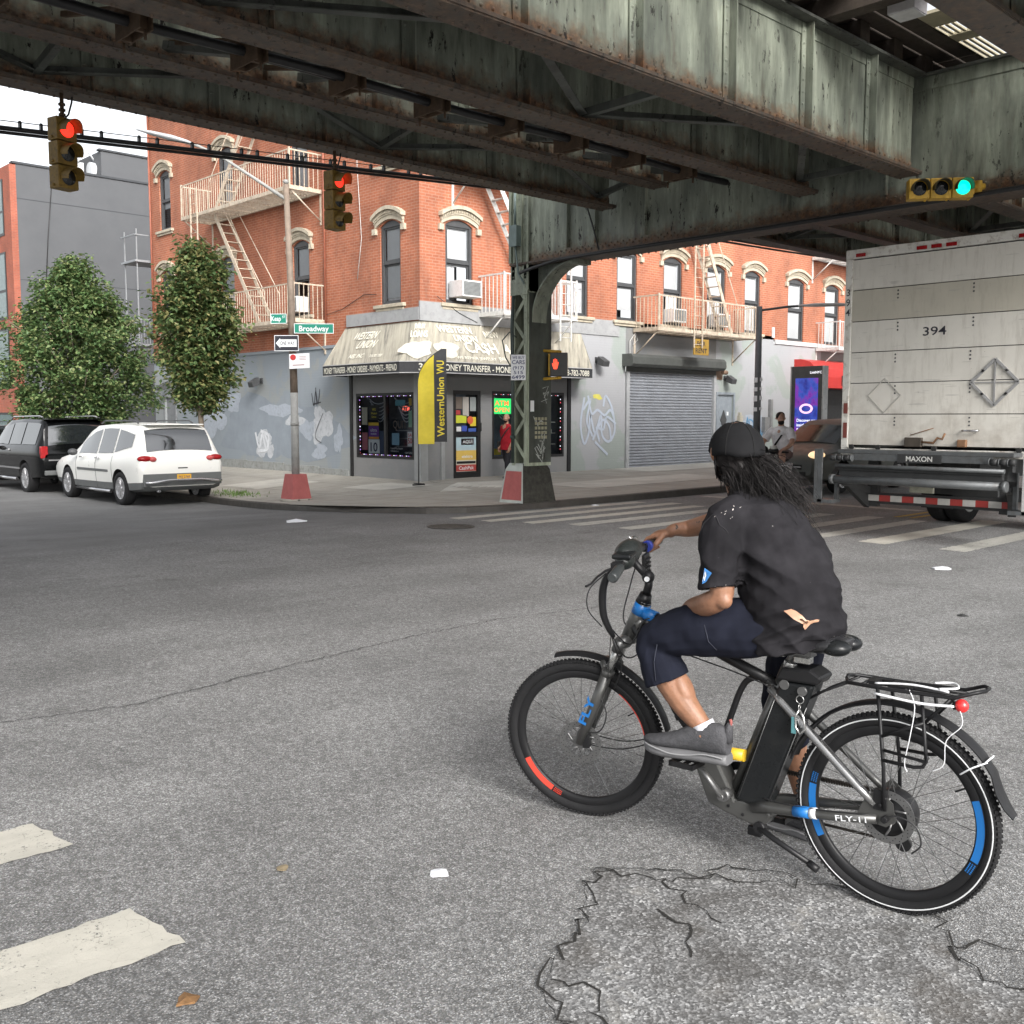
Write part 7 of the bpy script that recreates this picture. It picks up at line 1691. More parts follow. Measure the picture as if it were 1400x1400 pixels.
# ================================================================ PEOPLE
def cat(pts,n=6):
    """smooth curve through points (x,y,z,r)"""
    out=[]
    for i in range(len(pts)-1):
        p0=pts[max(0,i-1)];p1=pts[i];p2=pts[i+1];p3=pts[min(len(pts)-1,i+2)]
        for k in range(n):
            t=k/n; out.append(tuple(.5*(2*b+(c-a)*t+(2*a-5*b+4*c-d)*t*t+(3*b-a-3*c+d)*t**3) for a,b,c,d in zip(p0,p1,p2,p3)))
    out.append(pts[-1]); return out
def limb(mb,pts,n=12,seg=6):
    q=cat(pts,seg); mb.tube([p[:3] for p in q],[p[3] for p in q],n); mb.ell(q[0][:3],q[0][3]*.98,nu=12,nv=8); mb.ell(q[-1][:3],q[-1][3]*.98,nu=12,nv=8)
def organic(name,mb,mat,voxel=.006,it=6,parent=None,fac=.5,disp=None):
    o=mb.build(name,mat,parent); r=o.modifiers.new('r','REMESH'); r.mode='VOXEL'; r.voxel_size=voxel
    s=o.modifiers.new('s','SMOOTH'); s.factor=fac; s.iterations=it
    bpy.context.view_layer.update(); apply_mods(o)
    if not o.data.materials: o.data.materials.append(mat)
    me=o.data; me.polygons.foreach_set('use_smooth',[True]*len(me.polygons))
    if disp:
        nv=[v.normal.copy() for v in me.vertices]
        for v,n in zip(me.vertices,nv): v.co=v.co+n*disp(v.co)
    me.update(); return o
def skin_mat(name,col):
    t=NT(name); c=t.ramp(t.noise(14,7,.7),[(.3,tuple(x*.70 for x in col)),(.7,tuple(min(1,x*1.22) for x in col))]); c=t.mix(t.ramp(t.noise(70,3,.6),[(.62,0.),(.72,.35)]),c,tuple(x*.5 for x in col)); t.out(c,.48); t.b.inputs['Subsurface Weight'].default_value=.12; t.b.inputs['Subsurface Radius'].default_value=(.01,.004,.002); t.bump(t.noise(90,5,.7),.3,.003); return t.m
M_SKIN=skin_mat('brown_skin',(.27,.135,.08))
def cloth_mat(name,col,fine=900.,dusty=None):
    t=NT(name); n=t.noise(7,5,.6); c=t.ramp(n,[(.3,tuple(x*.75 for x in col)),(.7,tuple(x*1.25 for x in col))])
    if dusty: c=t.mix(t.ramp(t.noise(3.5,6,.7),[(.45,0.),(.75,.6)]),c,dusty)
    sp=t.ramp(t.noise(55,2,.4),[(.80,0.),(.81,.6)]); c=t.mix(sp,c,(.35,.34,.33)) if dusty else c
    t.b.inputs['Specular IOR Level'].default_value=.12; t.bump(t.noise(fine,2),.25,.002); return t.out(c,.88)
M_TEE=cloth_mat('faded_black_cotton',(.015,.0143,.0165),700,(.030,.0285,.032)); M_NAVY=cloth_mat('navy_cotton_twill',(.011,.0125,.021),700); M_CAPM=cloth_mat('black_cap_cloth',(.012,.012,.013),900)
# ---------------------------------------------------------------- the rider
def headface(mb,c,yaw,s=1.,pitch=0.):
    """a head with brow, nose, lips, chin and ears; faces local yaw"""
    R=MX.Rotation(yaw,3,'Z')@MX.Rotation(pitch,3,'Y'); c=V(c)
    def P(x,y,z): return c+R@(V((x,y,z))*s)
    mb.ell(P(-.012,0,.028),(.098*s,.078*s,.092*s),R); mb.ell(P(.025,0,-.035),(.068*s,.060*s,.082*s),R); mb.ell(P(.045,0,-.092),(.036*s,.034*s,.026*s),R)
    mb.ell(P(.075,0,.022),(.022*s,.050*s,.014*s),R)                      # brow
    mb.tube([P(.085,0,.015),P(.100,0,-.012),P(.108,0,-.03)],[.008*s,.011*s,.015*s],8); mb.ell(P(.092,.013,-.034),.010*s,nu=8,nv=6); mb.ell(P(.092,-.013,-.034),.010*s,nu=8,nv=6)
    mb.ell(P(.082,0,-.062),(.012*s,.026*s,.008*s),R); mb.ell(P(.080,0,-.073),(.012*s,.022*s,.008*s),R)
    for q in (-1,1):
        mb.ell(P(.055,q*.042,-.02),(.03*s,.022*s,.026*s),R); e=[P(-.012,q*.078,.012),P(-.02,q*.09,.02),P(-.018,q*.092,-.005),P(-.008,q*.082,-.025)]; mb.tube(e,[.010*s,.013*s,.011*s,.007*s],8)
    return P
def shoe(par,heel,toe,roll=0.,mats=None,h=.085):
    heel=V(heel);toe=V(toe);d=(toe-heel); L=d.length; d.normalize(); s=V((0,0,1)).cross(d).normalized(); u=d.cross(s)
    def P(x,y,z): return heel+d*(x*L)+s*y+u*z
    prof=[(-.03,.028,.07),(.0,.036,.095),(.10,.040,.105),(.25,.040,.102),(.42,.041,.088),(.6,.047,.068),(.75,.050,.052),(.88,.043,.038),(.97,.028,.028),(1.01,.012,.018)]
    so=MB(); rings=[]
    for x,w,_ in prof:
        lift=.012*max(0,(x-.75)/.25)**2; rings.append([P(x,w*1.08*cos(2*pi*k/16),lift+.016+.018*max(-1,min(1,1.4*sin(2*pi*k/16)))) for k in range(16)])
    so.loft(rings); a=so.build('shoe',mats[1],par)
    ln=MB(); ln.sp=True
    for sg in (1,-1): ln.tube([P(x,sg*w*1.105,.026+.012*max(0,(x-.75)/.25)**2+.008*sin(9*x)) for x,w,_ in prof[1:-1]],.0035,5)
    ln.build('sole_line',pm('sole_line_pale',(.24,.24,.245),.7),a)
    up=MB(); rings=[]
    for x,w,hh in prof:
        lift=.012*max(0,(x-.75)/.25)**2; top=hh if x>.42 else hh+.012
        rings.append([P(x+.005,w*cos(2*pi*k/16),lift+.028+top*.5*(1+sin(2*pi*k/16))) for k in range(16)])
    up.loft(rings); 
    up.tube([P(-.01,0,.08),P(-.03,0,.13),P(-.04,0,.15)],[.02,.016,.008],8)
    for k in range(5): up.tube([P(.30+.06*k,-.034,.105-.009*k),P(.33+.06*k,0,.132-.012*k),P(.30+.06*k,.034,.105-.009*k)],.004,5)
    b=up.build('shoe_upper',mats[0],a)
    lc=MB()
    for k in range(6): lc.tube([P(.28+.06*k,-.036,.107-.009*k),P(.30+.06*k,-.018,.130-.011*k),P(.33+.06*k,.018,.128-.011*k),P(.31+.06*k,.036,.104-.009*k)],.0032,5)
    lc.build('laces',pm('lace_dark_grey',(.10,.10,.105),.9),b)
    hl=MB(); hl.tube([P(-.045,0,.135),P(-.06,0,.155),P(-.05,0,.165)],.006,6); hl.build('pull_tab',pm('pull_tab_red',(.30,.09,.08),.8),b)
    return a
RID=MB()
LK=(.845,.185,.885); LA=(.640,.165,.545)
# torso core, neck
limb(RID,[(.37,0,.97,.12),(.40,0,1.10,.12),(.48,0,1.26,.125),(.55,0,1.37,.09)]); limb(RID,[(.565,0,1.38,.062),(.60,.0,1.45,.056),(.61,0,1.50,.058)])
HY=radians(-46); hp=headface(RID,(.625,-.005,1.562),HY,1.0,radians(4))
# left arm: upper arm down, forearm laid over the thigh
limb(RID,[(.575,.19,1.33,.055),(.56,.235,1.22,.050),(.535,.255,1.085,.043),(.60,.235,1.035,.043),(.70,.15,1.0,.037),(.78,.06,.965,.029),(.80,.035,.955,.026)])
def hand_open(mb,w,d,up,s=1.,curl=.5):
    w=V(w);d=V(d).normalized();up=V(up).normalized();sd=d.cross(up).normalized()
    mb.ell(w+d*.045,(.048,.038,.016),MX((d,sd,up)).transposed())
    for k,(o,L) in enumerate(((-.028,.072),(-.010,.082),(.010,.078),(.028,.062))):
        p=w+d*.085+sd*o; mb.tube([w+d*.05+sd*o*.8,p,p+(d-up*curl*.5)*L*.45,p+(d-up*curl*1.4)*L*.8,p+(d*.5-up*curl*1.9)*L],[.010,.0095,.009,.008,.006],8)
    mb.tube([w+d*.015-sd*.02,w+d*.045-sd*.05-up*.01,w+d*.075-sd*.055-up*.018],[.012,.011,.008],8)
hand_open(RID,(.81,.03,.95),(.75,-.45,-.5),(.1,.1,1))
# right arm reaching to the far grip
gA=SM@V((1.035,-.31,1.143)); gB=SM@V((1.046,-.19,1.149)); ge_=(gA-gB).normalized()
gc=gA.lerp(gB,.42); back=V((-1,.12,.25)); back=(back-ge_*back.dot(ge_)).normalized(); upg=ge_.cross(back).normalized()
if upg.z<0: upg=-upg
wr=gc+back*.085+upg*.028
limb(RID,[(.60,-.17,1.35,.055),(.72,-.225,1.31,.050),(.84,-.265,1.272,.042),(.88,-.275,1.262,.043),(.98,-.29,1.235,.036),(wr.x-.02,wr.y,wr.z+.01,.027),(wr.x,wr.y,wr.z,.026)])
RID.ell(gc+back*.045+upg*.026,(.05,.044,.021),MX((back,ge_,back.cross(ge_))).transposed())
for k in range(4):
    o=(-.034+.022*k); R_=.0275; P=[]
    for an in (150,110,70,30,-20,-70,-105): P.append(gc+ge_*o+back*(cos(radians(an-0))*-R_*-1 if 0 else 0)+(-back)*(R_*cos(radians(180-an)) if 0 else -R_*cos(radians(an))*-1 if 0 else R_*cos(radians(an)))+upg*(R_*sin(radians(an))))
    RID.tube([gc+ge_*o+back*.04+upg*.03]+P[1:],[.0105,.0102,.0098,.0095,.009,.0085,.007],8); 
    RID.ell(gc+ge_*o+back*.018+upg*.031,.0112,nu=8,nv=6)
RID.tube([wr-back*.02-ge_*.028,gc-ge_*.058+back*.03-upg*.005,gc-ge_*.06+back*.0-upg*.024,gc-ge_*.045-back*.018-upg*.026],[.014,.0125,.011,.009],8)
# legs
limb(RID,[(.41,.10,.955,.085),(.62,.15,.935,.078),(.83,.185,.885,.060),(.84,.185,.82,.056),(.80,.182,.74,.056),(.72,.175,.635,.050),(.65,.168,.56,.036),(.625,.166,.505,.034)],14)
limb(RID,[(.40,-.10,.94,.085),(.47,-.19,.74,.075),(.525,-.25,.535,.055),(.505,-.30,.40,.056),(.485,-.36,.22,.042),(.475,-.39,.12,.035)],14)
RID.ell((.61,.166,.50),(.05,.035,.03)); RID.ell((.755,.178,.69),(.034,.046,.10),MX.Rotation(radians(31),3,'Y')); RID.ell((.725,.176,.70),(.03,.043,.075),MX.Rotation(radians(31),3,'Y')); RID.ell((.634,.203,.537),.013); RID.ell((.522,.268,1.062),(.034,.030,.032)); RID.ell((.49,-.395,.09),(.05,.035,.04))
rider=organic('person',RID,M_SKIN,.0042,5); rider.location=(BX,BY,0); rider.rotation_euler=(0,0,BRZ)
tag(rider,'rider with long hair, black cap, black T-shirt and navy shorts on the electric bicycle','person')
# shirt
def fold(p):
    a=NZ.noise(V((p.x*5+p.z*4,p.y*7,p.z*9-p.x*8))); b=NZ.noise(V((p.x*13,p.y*11+4,p.z*24+p.x*12))); c=NZ.noise(V((p.x*3+9,p.y*3,p.z*3)))
    low=max(0,min(1,(1.16-p.z)/.22)); d=abs(NZ.noise(V((p.x*4+p.z*2,p.y*5+2,(p.z+.45*p.x)*15))))
    sag=abs(sin((p.z*1.0-p.x*.55+.25*p.y)*38+3*a))*.5
    e=abs(NZ.noise(V(((p.x*.8+p.z*.6)*5+3,p.y*6,(p.z-.5*p.x)*13+1)))); return .012*a+.008*b+.006*c-.030*d*low-.026*e+.006*sag*low
SH=MB(); rings=[]
for cx,cz,dp,w,tilt,dy in ((.385,.868,.165,.195,.10,0),(.383,.91,.190,.214,.10,0),(.385,1.0,.186,.210,.18,0),(.40,1.08,.180,.203,.30,0),(.435,1.17,.170,.200,.42,.0),(.478,1.25,.156,.200,.48,0),(.52,1.32,.132,.198,.52,0),(.552,1.37,.105,.175,.55,0),(.575,1.405,.078,.115,.55,0),(.595,1.435,.066,.072,.5,0),(.602,1.447,.062,.066,.5,0)):
    f=V((cos(tilt),0,-sin(tilt))); rings.append([V((cx,dy,cz))+f*dp*cos(2*pi*k/28)*(1.0 if cos(2*pi*k/28)<0 else .95)+V((0,1,0))*w*abs(sin(2*pi*k/28))**.85*(1 if sin(2*pi*k/28)>0 else -1) for k in range(28)])
SH.loft(rings)
def sleeve(pts):
    q=cat(pts,5); SH.tube([p[:3] for p in q],[p[3] for p in q],16); SH.ell(q[0][:3],q[0][3],nu=14,nv=9)
sleeve([(.55,.135,1.345,.082),(.567,.185,1.31,.084),(.563,.225,1.23,.080),(.552,.245,1.15,.078),(.545,.252,1.095,.079)])
sleeve([(.565,-.135,1.35,.080),(.61,-.185,1.34,.080),(.68,-.212,1.32,.074),(.745,-.235,1.30,.072)])
shirt=organic('tshirt',SH,M_TEE,.0055,5,rider,.5,fold)
def offset_decal(name,outline,mat,parent,surf,center,ux,uy,lift=.004):
    """small flat shape laid onto a cloth surface"""
    m=MB(); c=V(center); ux=V(ux).normalized(); uy=V(uy).normalized(); pts=[]
    def pj(x,y):
        ok,co_,no,_=surf.closest_point_on_mesh(c+ux*x+uy*y); return co_+no*lift
    cen=(sum(p[0] for p in outline)/len(outline),sum(p[1] for p in outline)/len(outline)); rows=[]
    for k in range(5):
        f=k/4; rows.append([pj(cen[0]+(x-cen[0])*f,cen[1]+(y-cen[1])*f) for x,y in outline])
    n=len(outline); vs=[p for r_ in rows for p in r_]; m.add(vs,[(i*n+j,i*n+(j+1)%n,(i+1)*n+(j+1)%n,(i+1)*n+j) for i in range(1,4) for j in range(n)]+[tuple(n+j for j in range(n))],True)
    return m.build(name,mat,parent)
# torn place showing skin, low on the back left
tear=[(x*.8,y*.85) for x,y in [(-.10,.045),(-.07,.05),(-.045,.036),(-.02,.028),(.0,.008),(.02,.004),(.05,.012),(.064,.002),(.06,-.012),(.035,-.014),(.02,-.018),(.004,-.034),(-.006,-.045),(-.012,-.034),(-.004,-.02),(-.02,-.012),(-.03,.0),(-.06,.014),(-.085,.022)]]
vd=V((.62,-.78,0)); rgt=V((-.78,-.62,0))      # image-right, in bicycle space, on the camera-left flank
offset_decal('torn_hole',tear,skin_mat('tan_skin_patch',(.50,.29,.19)),shirt,shirt,(.255,.17,1.005),(-.772,-.635,0),(0,0,1),.003)
logo=[(-.042,.02),(.045,.02),(.012,-.022),(-.042,-.022)]; LC=V((.572,.325,1.150)); LUX=V((-.60,-.80,0)).normalized()
lo_=offset_decal('sleeve_logo',[(a,b) for a,b in logo],pm('logo_blue',(.05,.22,.55),.6),shirt,shirt,LC,LUX,(0,0,1),.004)
m=MB(); m.text('SAP',LC+LUX*-.012-V((0,0,.014)),LUX,(0,0,1),.028,.05,'C',.02); q=[]
for p in m.v:
    ok,c_,n_,_=shirt.closest_point_on_mesh(V(p)); q.append(tuple(c_+n_*.0058))
m.v=q; m.build('lettering',M_SIGNW,lo_)
r=random.Random(12); m=MB()
for k in range(12):   # pale worn specks along the shoulder seam and sleeve hem
    p=V((.56+r.gauss(0,.03),.17+r.gauss(0,.05),1.36+r.gauss(0,.03))) if k<9 else V((.55+r.gauss(0,.04),.30,1.10+r.gauss(0,.01)))
    ok,c_,n_,_=shirt.closest_point_on_mesh(p+V((-.05,.08,.03))); a=n_.orthogonal().normalized()*r.uniform(.0006,.0016); b=n_.cross(a).normalized()*r.uniform(.001,.004); c_=c_+n_*.0012; m.add([c_-a-b,c_+a-b,c_+a+b,c_-a+b],[(0,1,2,3)])
m.build('worn_specks',pm('bleached_thread',(.45,.42,.40),.9),shirt)
SO=MB(); SO.ell((.385,0,.945),(.14,.17,.09))
def tb(pts,n=16): 
    q=cat(pts,6); SO.tube([p[:3] for p in q],[p[3] for p in q],n)
tb([(.40,.07,.945,.095),(.50,.12,.942,.108),(.64,.155,.930,.104),(.78,.180,.895,.090),(.838,.186,.85,.078),(.822,.185,.785,.083),(.792,.182,.715,.089)]); tb([(.41,-.08,.935,.095),(.44,-.16,.80,.104),(.50,-.22,.62,.092),(.52,-.262,.48,.086),(.512,-.285,.41,.084)])
def fold2(p):
    near=max(0,1-abs(p.x-.80)/.16)
    return .007*NZ.noise(V((p.x*9,p.y*8,p.z*14)))+.004*NZ.noise(V((p.x*26,p.y*12,p.z*16)))-.008*near*abs(NZ.noise(V((p.x*6+p.z*14,p.y*4,p.z*9))))
shorts=organic('shorts',SO,M_NAVY,.0055,4,rider,.5,fold2)
m=MB()
for P in ([(.60,.262,.965),(.585,.262,.90),(.56,.24,.86)],[(.79,.275,.86),(.80,.27,.80),(.79,.272,.73)]):
    q=[]
    for p in P:
        ok,c_,n_,_=shorts.closest_point_on_mesh(V(p)); q.append(c_+n_*.002)
    m.tube(q,.0018,5)
m.build('pocket_seam',pm('navy_seam',(.026,.029,.043),.9),shorts)
SHM=[pm('shoe_mesh_grey',(.055,.055,.06),.8,0,.35,60,.5,140),pm('shoe_sole_grey',(.13,.13,.135),.6,0,.15,20)]
shoe(rider,(.545,.170,.445),(.875,.190,.430),mats=SHM); shoe(rider,(.44,-.385,.0),(.72,-.44,.0),mats=SHM)
m=MB(); m.tube([(.650,.168,.575),(.635,.167,.55),(.622,.166,.528)],[.0425,.041,.040],14); m.build('sock',cloth_mat('white_sock',(.62,.62,.66)),rider); m=MB(); m.tube([(.475,-.392,.14),(.48,-.393,.08)],.042,12); m.build('sock',cloth_mat('white_sock_2',(.62,.62,.66)),rider)
# cap
cp=MB(); rings=[]; nr=13
for j in range(nr):
    th=radians(3+92*j/(nr-1)); rr=[]
    for k in range(32):
        ph=2*pi*k/32; z0_=3.1; x=.119*sin(th)**.92*cos(ph)-.014; y=.100*sin(th)*sin(ph); z=.030+.088*cos(th)-(.030*(1-cos(ph))*.5+.004)*(j/(nr-1))**2+.010*NZ.noise(V((x*14,y*14,z0_)))+.004*NZ.noise(V((x*40,y*40,2)))
        rr.append(hp(x,y,z))
    rings.append(rr)
cp.loft(rings); cap=cp.build('cap',M_CAPM,rider)
bm_=MB(); top=[];bot=[]
for j in range(5):
    f=j/4; row=[]
    for k in range(-8,9):
        a=k/8*1.15; rad=.112+.068*f*cos(a*1.15)**.8 if abs(a*1.15)<pi/2 else .112; row.append((rad*cos(a)-.014,(.093+.012*f)*sin(a)*1.0,.036-.012*f*f-.010*(k/8)**2))
    top.append(row)
vs=[hp(*p) for r_ in top for p in r_]; v2=[hp(p[0],p[1],p[2]-.004) for r_ in top for p in r_]
bm_.add(vs,[(i*17+j,i*17+j+1,(i+1)*17+j+1,(i+1)*17+j) for i in range(4) for j in range(16)],True); bm_.add(v2,[(i*17+j,(i+1)*17+j,(i+1)*17+j+1,i*17+j+1) for i in range(4) for j in range(16)],True); bm_.build('peak',M_CAPM,cap)
m=MB(); m.ell(hp(-.014,0,.120),(.008,.008,.004)); 
for k in range(6):
    ph=2*pi*k/6+.3; m.tube([hp(.120*sin(th)*cos(ph)-.014,.101*sin(th)*sin(ph),.0315+.0885*cos(th)-(.030*(1-cos(ph))*.5+.004)*((th-.05)/1.6)**2) for th in [radians(5+15*i) for i in range(7)]],.0014,5)
m.build('seam',pm('cap_seam',(.006,.006,.006),.9),cap)
# long hair blown back over the shoulder
t_=NT('dark_greying_hair'); ge2=t_.node('ShaderNodeNewGeometry'); t_.out(t_.ramp(ge2.outputs['Random Per Island'],[(0.,(.005,.0045,.0045)),(.6,(.013,.011,.011)),(.9,(.03,.027,.027)),(1.,(.05,.046,.046))]),.55); t_.b.inputs['Specular IOR Level'].default_value=.18; M_HAIR=t_.m
hr=MB(); r=random.Random(21); RG=V((-.772,-.635,0)); TC=V((-.417,.889,0))
def strand(root,end,rad,sag,n=11,wob=.006,k=4):
    P=[];mid=root.lerp(end,.45)+V((0,0,sag))+TC*r.uniform(-.01,.03); ph=r.uniform(0,6)
    for i in range(n+1):
        t=i/n; p=root*(1-t)**2+mid*2*t*(1-t)+end*t*t; p=p+V((sin(7*t+ph),cos(6*t+ph),sin(9*t+ph*2)))*wob*t; P.append(p)
    hr.tube(P,[rad*(1-.55*(i/n)) for i in range(n+1)],k,True,cap=False)
for i in range(260):
    a=r.uniform(-1,1); root=hp(-.085+.03*abs(a),.065*a,-.02-.07*r.random()); e=root+RG*r.uniform(.08,.20)+V((0,0,-.13-.10*r.random()))+TC*r.uniform(.0,.06); strand(root,e,r.uniform(.0025,.0055),.055,11,.012,5)
for i in range(1500):
    a=r.uniform(-1,1); root=hp(-.088+.035*abs(a)+r.uniform(-.01,.01),.07*a,-.0-.095*r.random()); s=r.random(); L=r.uniform(.07,.25)*(.8+.2*s); e=root+RG*L+V((0,0,-.08-.19*r.random()-.02*s))+TC*r.gauss(.03,.035); strand(root,e,r.uniform(.0009,.0019),r.uniform(.04,.10),12,r.uniform(.006,.02),3)
for i in range(220):   # short fringe at the nape and side, under the cap
    a=r.uniform(-1,1); root=hp(-.075+.06*abs(a)+r.uniform(-.01,.02),(.070+.006*r.random())*(1 if a>0 else -1)*abs(a)**.3,.01-.03*r.random()); e=root+V((0,0,-.07-.06*r.random()))+RG*r.uniform(.0,.06); strand(root,e,.0014,-.005,6,.004,3)
hr.build('hair',M_HAIR,rider)
hc=MB(); hc.ell(hp(-.022,0,-.0),(.088,.0815,.085)); hc.ell(hp(-.05,0,-.05),(.055,.062,.055)); hc.build('scalp_hair',M_HAIR,rider)
mk=MB(); rings=[]
for z,ex in ((-.025,.0),(-.05,.004),(-.075,.004),(-.10,-.004)):
    rings.append([hp(.020+(.098+ex)*cos(a)*.92-.012,(.068 if z>-.09 else .05)*sin(a)*1.05,z) for a in [radians(-88+176*k/12) for k in range(13)]])
mk.loft(rings,True,False,False); mk.tube([hp(.02,.074,-.04),hp(-.02,.088,-.03),hp(-.03,.088,.0)],.0022,5); mk.tube([hp(.02,.066,-.09),hp(-.02,.085,-.05),hp(-.03,.086,-.02)],.0022,5); mk.build('face_mask',pm('mask_black',(.015,.015,.016),.85),rider)
# ---------------------------------------------------------------- man in red at the corner
def standing(name,label,loc,rz,h,skin,parts):
    mb=MB(); k=h/1.75
    def L(pts,n=10): limb(mb,[(x*k,y*k,z*k,r_*k) for x,y,z,r_ in pts],n,5)
    for s,st in ((1,.12),(-1,-.14)):
        L([(0,s*.09,.92,.085),(st*.5,s*.10,.52,.058),(st*.9-.05,s*.10,.28,.05),(st*1.0-.08,s*.10,.08,.036)]); mb.ell(((st-.03)*k,s*.10*k,.045*k),(.11*k,.045*k,.042*k))
        L([(0,s*.19,1.40,.055),(-.03-.25*st*s,s*.235,1.14,.045),(.08-.3*st*s,s*.22,.92,.035),(.12-.3*st*s,s*.21,.86,.03)]); hand_open(mb,V((.12-.3*st*s,s*.21,.86))*k,(.3,0,-1),(0,s,0),k,.6)
    L([(0,0,.95,.13),(0,0,1.15,.13),(0,0,1.36,.13)]); L([(0,0,1.42,.06),(.01,0,1.52,.055)]); headface(mb,(.025*k,0,1.62*k),radians(parts.get('head',0)),k)
    o=organic(name,mb,skin,.010,4); o.location=loc; o.rotation_euler=(0,0,rz); tag(o,label,'person')
    sh=MB(); rings=[]
    for z,dx,w in ((.78,.16,.20),(.95,.155,.195),(1.15,.15,.195),(1.32,.135,.205),(1.42,.10,.17),(1.47,.065,.075)): rings.append([(dx*k*cos(2*pi*i/20),w*k*sin(2*pi*i/20),z*k) for i in range(20)])
    sh.loft(rings)
    for s,st in ((1,.12),(-1,-.14)):
        q=cat([(0,s*.15*k,1.41*k,.075*k),(-.02*k,s*.215*k,1.27*k,.075*k),((-.03-.25*st*s)*k,s*.24*k,1.12*k,.072*k)],5); sh.tube([p[:3] for p in q],[p[3] for p in q],12)
    organic('tshirt',sh,parts['shirt'],.012,3,o,.5,lambda p:.012*NZ.noise(p*9)); 
    tr_=MB(); tr_.ell((0,0,.93*k),(.15*k,.18*k,.12*k))
    for s,st in ((1,.12),(-1,-.14)):
        q=cat([(0,s*.09*k,.9*k,.10*k),(st*.5*k,s*.10*k,.52*k,.085*k),((st-.06)*k,s*.10*k,.14*k,.075*k)],5); tr_.tube([p[:3] for p in q],[p[3] for p in q],12)
    organic('trousers',tr_,parts['trousers'],.012,3,o,.5,lambda p:.008*NZ.noise(p*11))
    return o,k
M_SKIN2=skin_mat('light_brown_skin',(.42,.24,.16)); M_SKIN3=skin_mat('light_skin',(.46,.27,.20))
o,k=standing('person','bald bearded man in a loose red shirt walking past the shop door',(4.52,5.2,.15),radians(176),1.64,M_SKIN2,dict(shirt=cloth_mat('red_cotton',(.34,.02,.03)),trousers=cloth_mat('dark_trousers',(.03,.03,.035)),head=25))
m=MB(); m.ell((.065*k,.01,1.545*k),(.055*k,.055*k,.045*k)); m.ell((.05*k,.0,1.57*k),(.05*k,.06*k,.05*k)); m.build('beard',M_HAIR,o)
m=MB(); m.tube([(.0,.20*k,1.46*k),(.15*k,.1*k,1.25*k),(.16*k,-.05*k,1.08*k),(.05*k,-.20*k,.92*k)],.015,6); m.tube([(0,.19*k,1.46*k),(-.15*k,.05*k,1.25*k),(-.12*k,-.15*k,1.0*k)],.015,6); m.box(-.10*k,.10*k,-.30*k,-.20*k,.78*k,1.0*k); tag(m.build('shoulder_bag',pm('bag_black',(.02,.02,.022),.7),loc=(4.52,5.2,.15),rz=radians(176)),'dark shoulder bag worn by the man in red','bag')
m=MB()
for s,st in ((1,.12),(-1,-.14)): m.ell(((st-.02)*k,s*.10*k,.05*k),(.135*k,.055*k,.055*k))
m.build('shoes',M_FRAME,o)
# ---------------------------------------------------------------- cyclist in a white T-shirt, coming towards us
CX,CY,CRZ=4.1,-2.9,radians(186)
cy=MB()
for s in (1,-1):
    limb(cy,[(0,s*.09,.95,.09),(.36,s*.16,.93,.075),(.40,s*.17,.88,.062),(.36,s*.15,.62,.055),(.28,s*.13,.40,.04)],10,5); cy.ell((.34,s*.13,.34),(.12,.045,.045))
    limb(cy,[(.12,s*.19,1.40,.058),(.26,s*.29,1.18,.048),(.44,s*.27,1.08,.036),(.50,s*.24,1.06,.03)],10,5); hand_open(cy,(.48,s*.24,1.065),(.9,-s*.15,-.2),(0,0,1),1,1.0)
limb(cy,[(0,0,.98,.13),(.04,0,1.18,.135),(.10,0,1.36,.13)],12,5); limb(cy,[(.11,0,1.42,.06),(.13,0,1.52,.055)],10,5); headface(cy,(.15,0,1.62),radians(38))
cy_=organic('person',cy,M_SKIN3,.010,4); cy_.location=(CX,CY,.05); cy_.rotation_euler=(0,0,CRZ); tag(cy_,'bearded rider in white T-shirt and grey shorts on a loaded dark bicycle beside the car','person')
sh=MB(); rings=[]
for cx_,z,dx,w in ((0,.92,.16,.185),(.02,1.05,.165,.19),(.05,1.2,.15,.195),(.09,1.33,.135,.205),(.11,1.43,.10,.17),(.12,1.48,.065,.075)): rings.append([(cx_+dx*cos(2*pi*i/20),w*sin(2*pi*i/20),z) for i in range(20)])
sh.loft(rings)
for s in (1,-1):
    q=cat([(.11,s*.15,1.41,.078),(.15,s*.225,1.33,.078),(.22,s*.275,1.22,.074)],5); sh.tube([p[:3] for p in q],[p[3] for p in q],12)
organic('tshirt',sh,cloth_mat('white_tee',(.78,.76,.78)),.011,3,cy_,.5,lambda p:.010*NZ.noise(p*10))
so=MB(); so.ell((0,0,.95),(.16,.18,.11))
for s in (1,-1):
    q=cat([(0,s*.09,.95,.105),(.3,s*.15,.94,.09),(.37,s*.165,.90,.085)],5); so.tube([p[:3] for p in q],[p[3] for p in q],12)
organic('shorts',so,cloth_mat('mauve_grey_shorts',(.20,.15,.15)),.011,3,cy_,.5,lambda p:.006*NZ.noise(p*11))
R_=MX.Rotation(radians(38),3,'Z')
m=MB(); m.ell(V((.15,0,1.62))+R_@V((-.025,0,.045)),(.10,.085,.085)); m.build('hair',M_HAIR,cy_)
m=MB(); m.ell(V((.15,0,1.62))+R_@V((.045,0,-.07)),(.058,.062,.05)); m.build('beard',M_HAIR,cy_)
m=MB()
for s in (1,-1): m.ell((.35,s*.13,.34),(.135,.052,.055))
m.build('shoes',M_FRAME,cy_)
m=MB(); m.tube([(.10,.18,1.45),(.21,.05,1.30),(.20,-.10,1.1),(.08,-.2,.97)],.018,6); m.tube([(.08,.18,1.46),(-.09,.05,1.3),(-.10,-.15,1.05)],.018,6); m.build('bag_strap',M_SATIN,cy_)
b2=thing('bicycle','dark loaded delivery bicycle ridden by the man in white','bicycle',(CX,CY,0),CRZ)
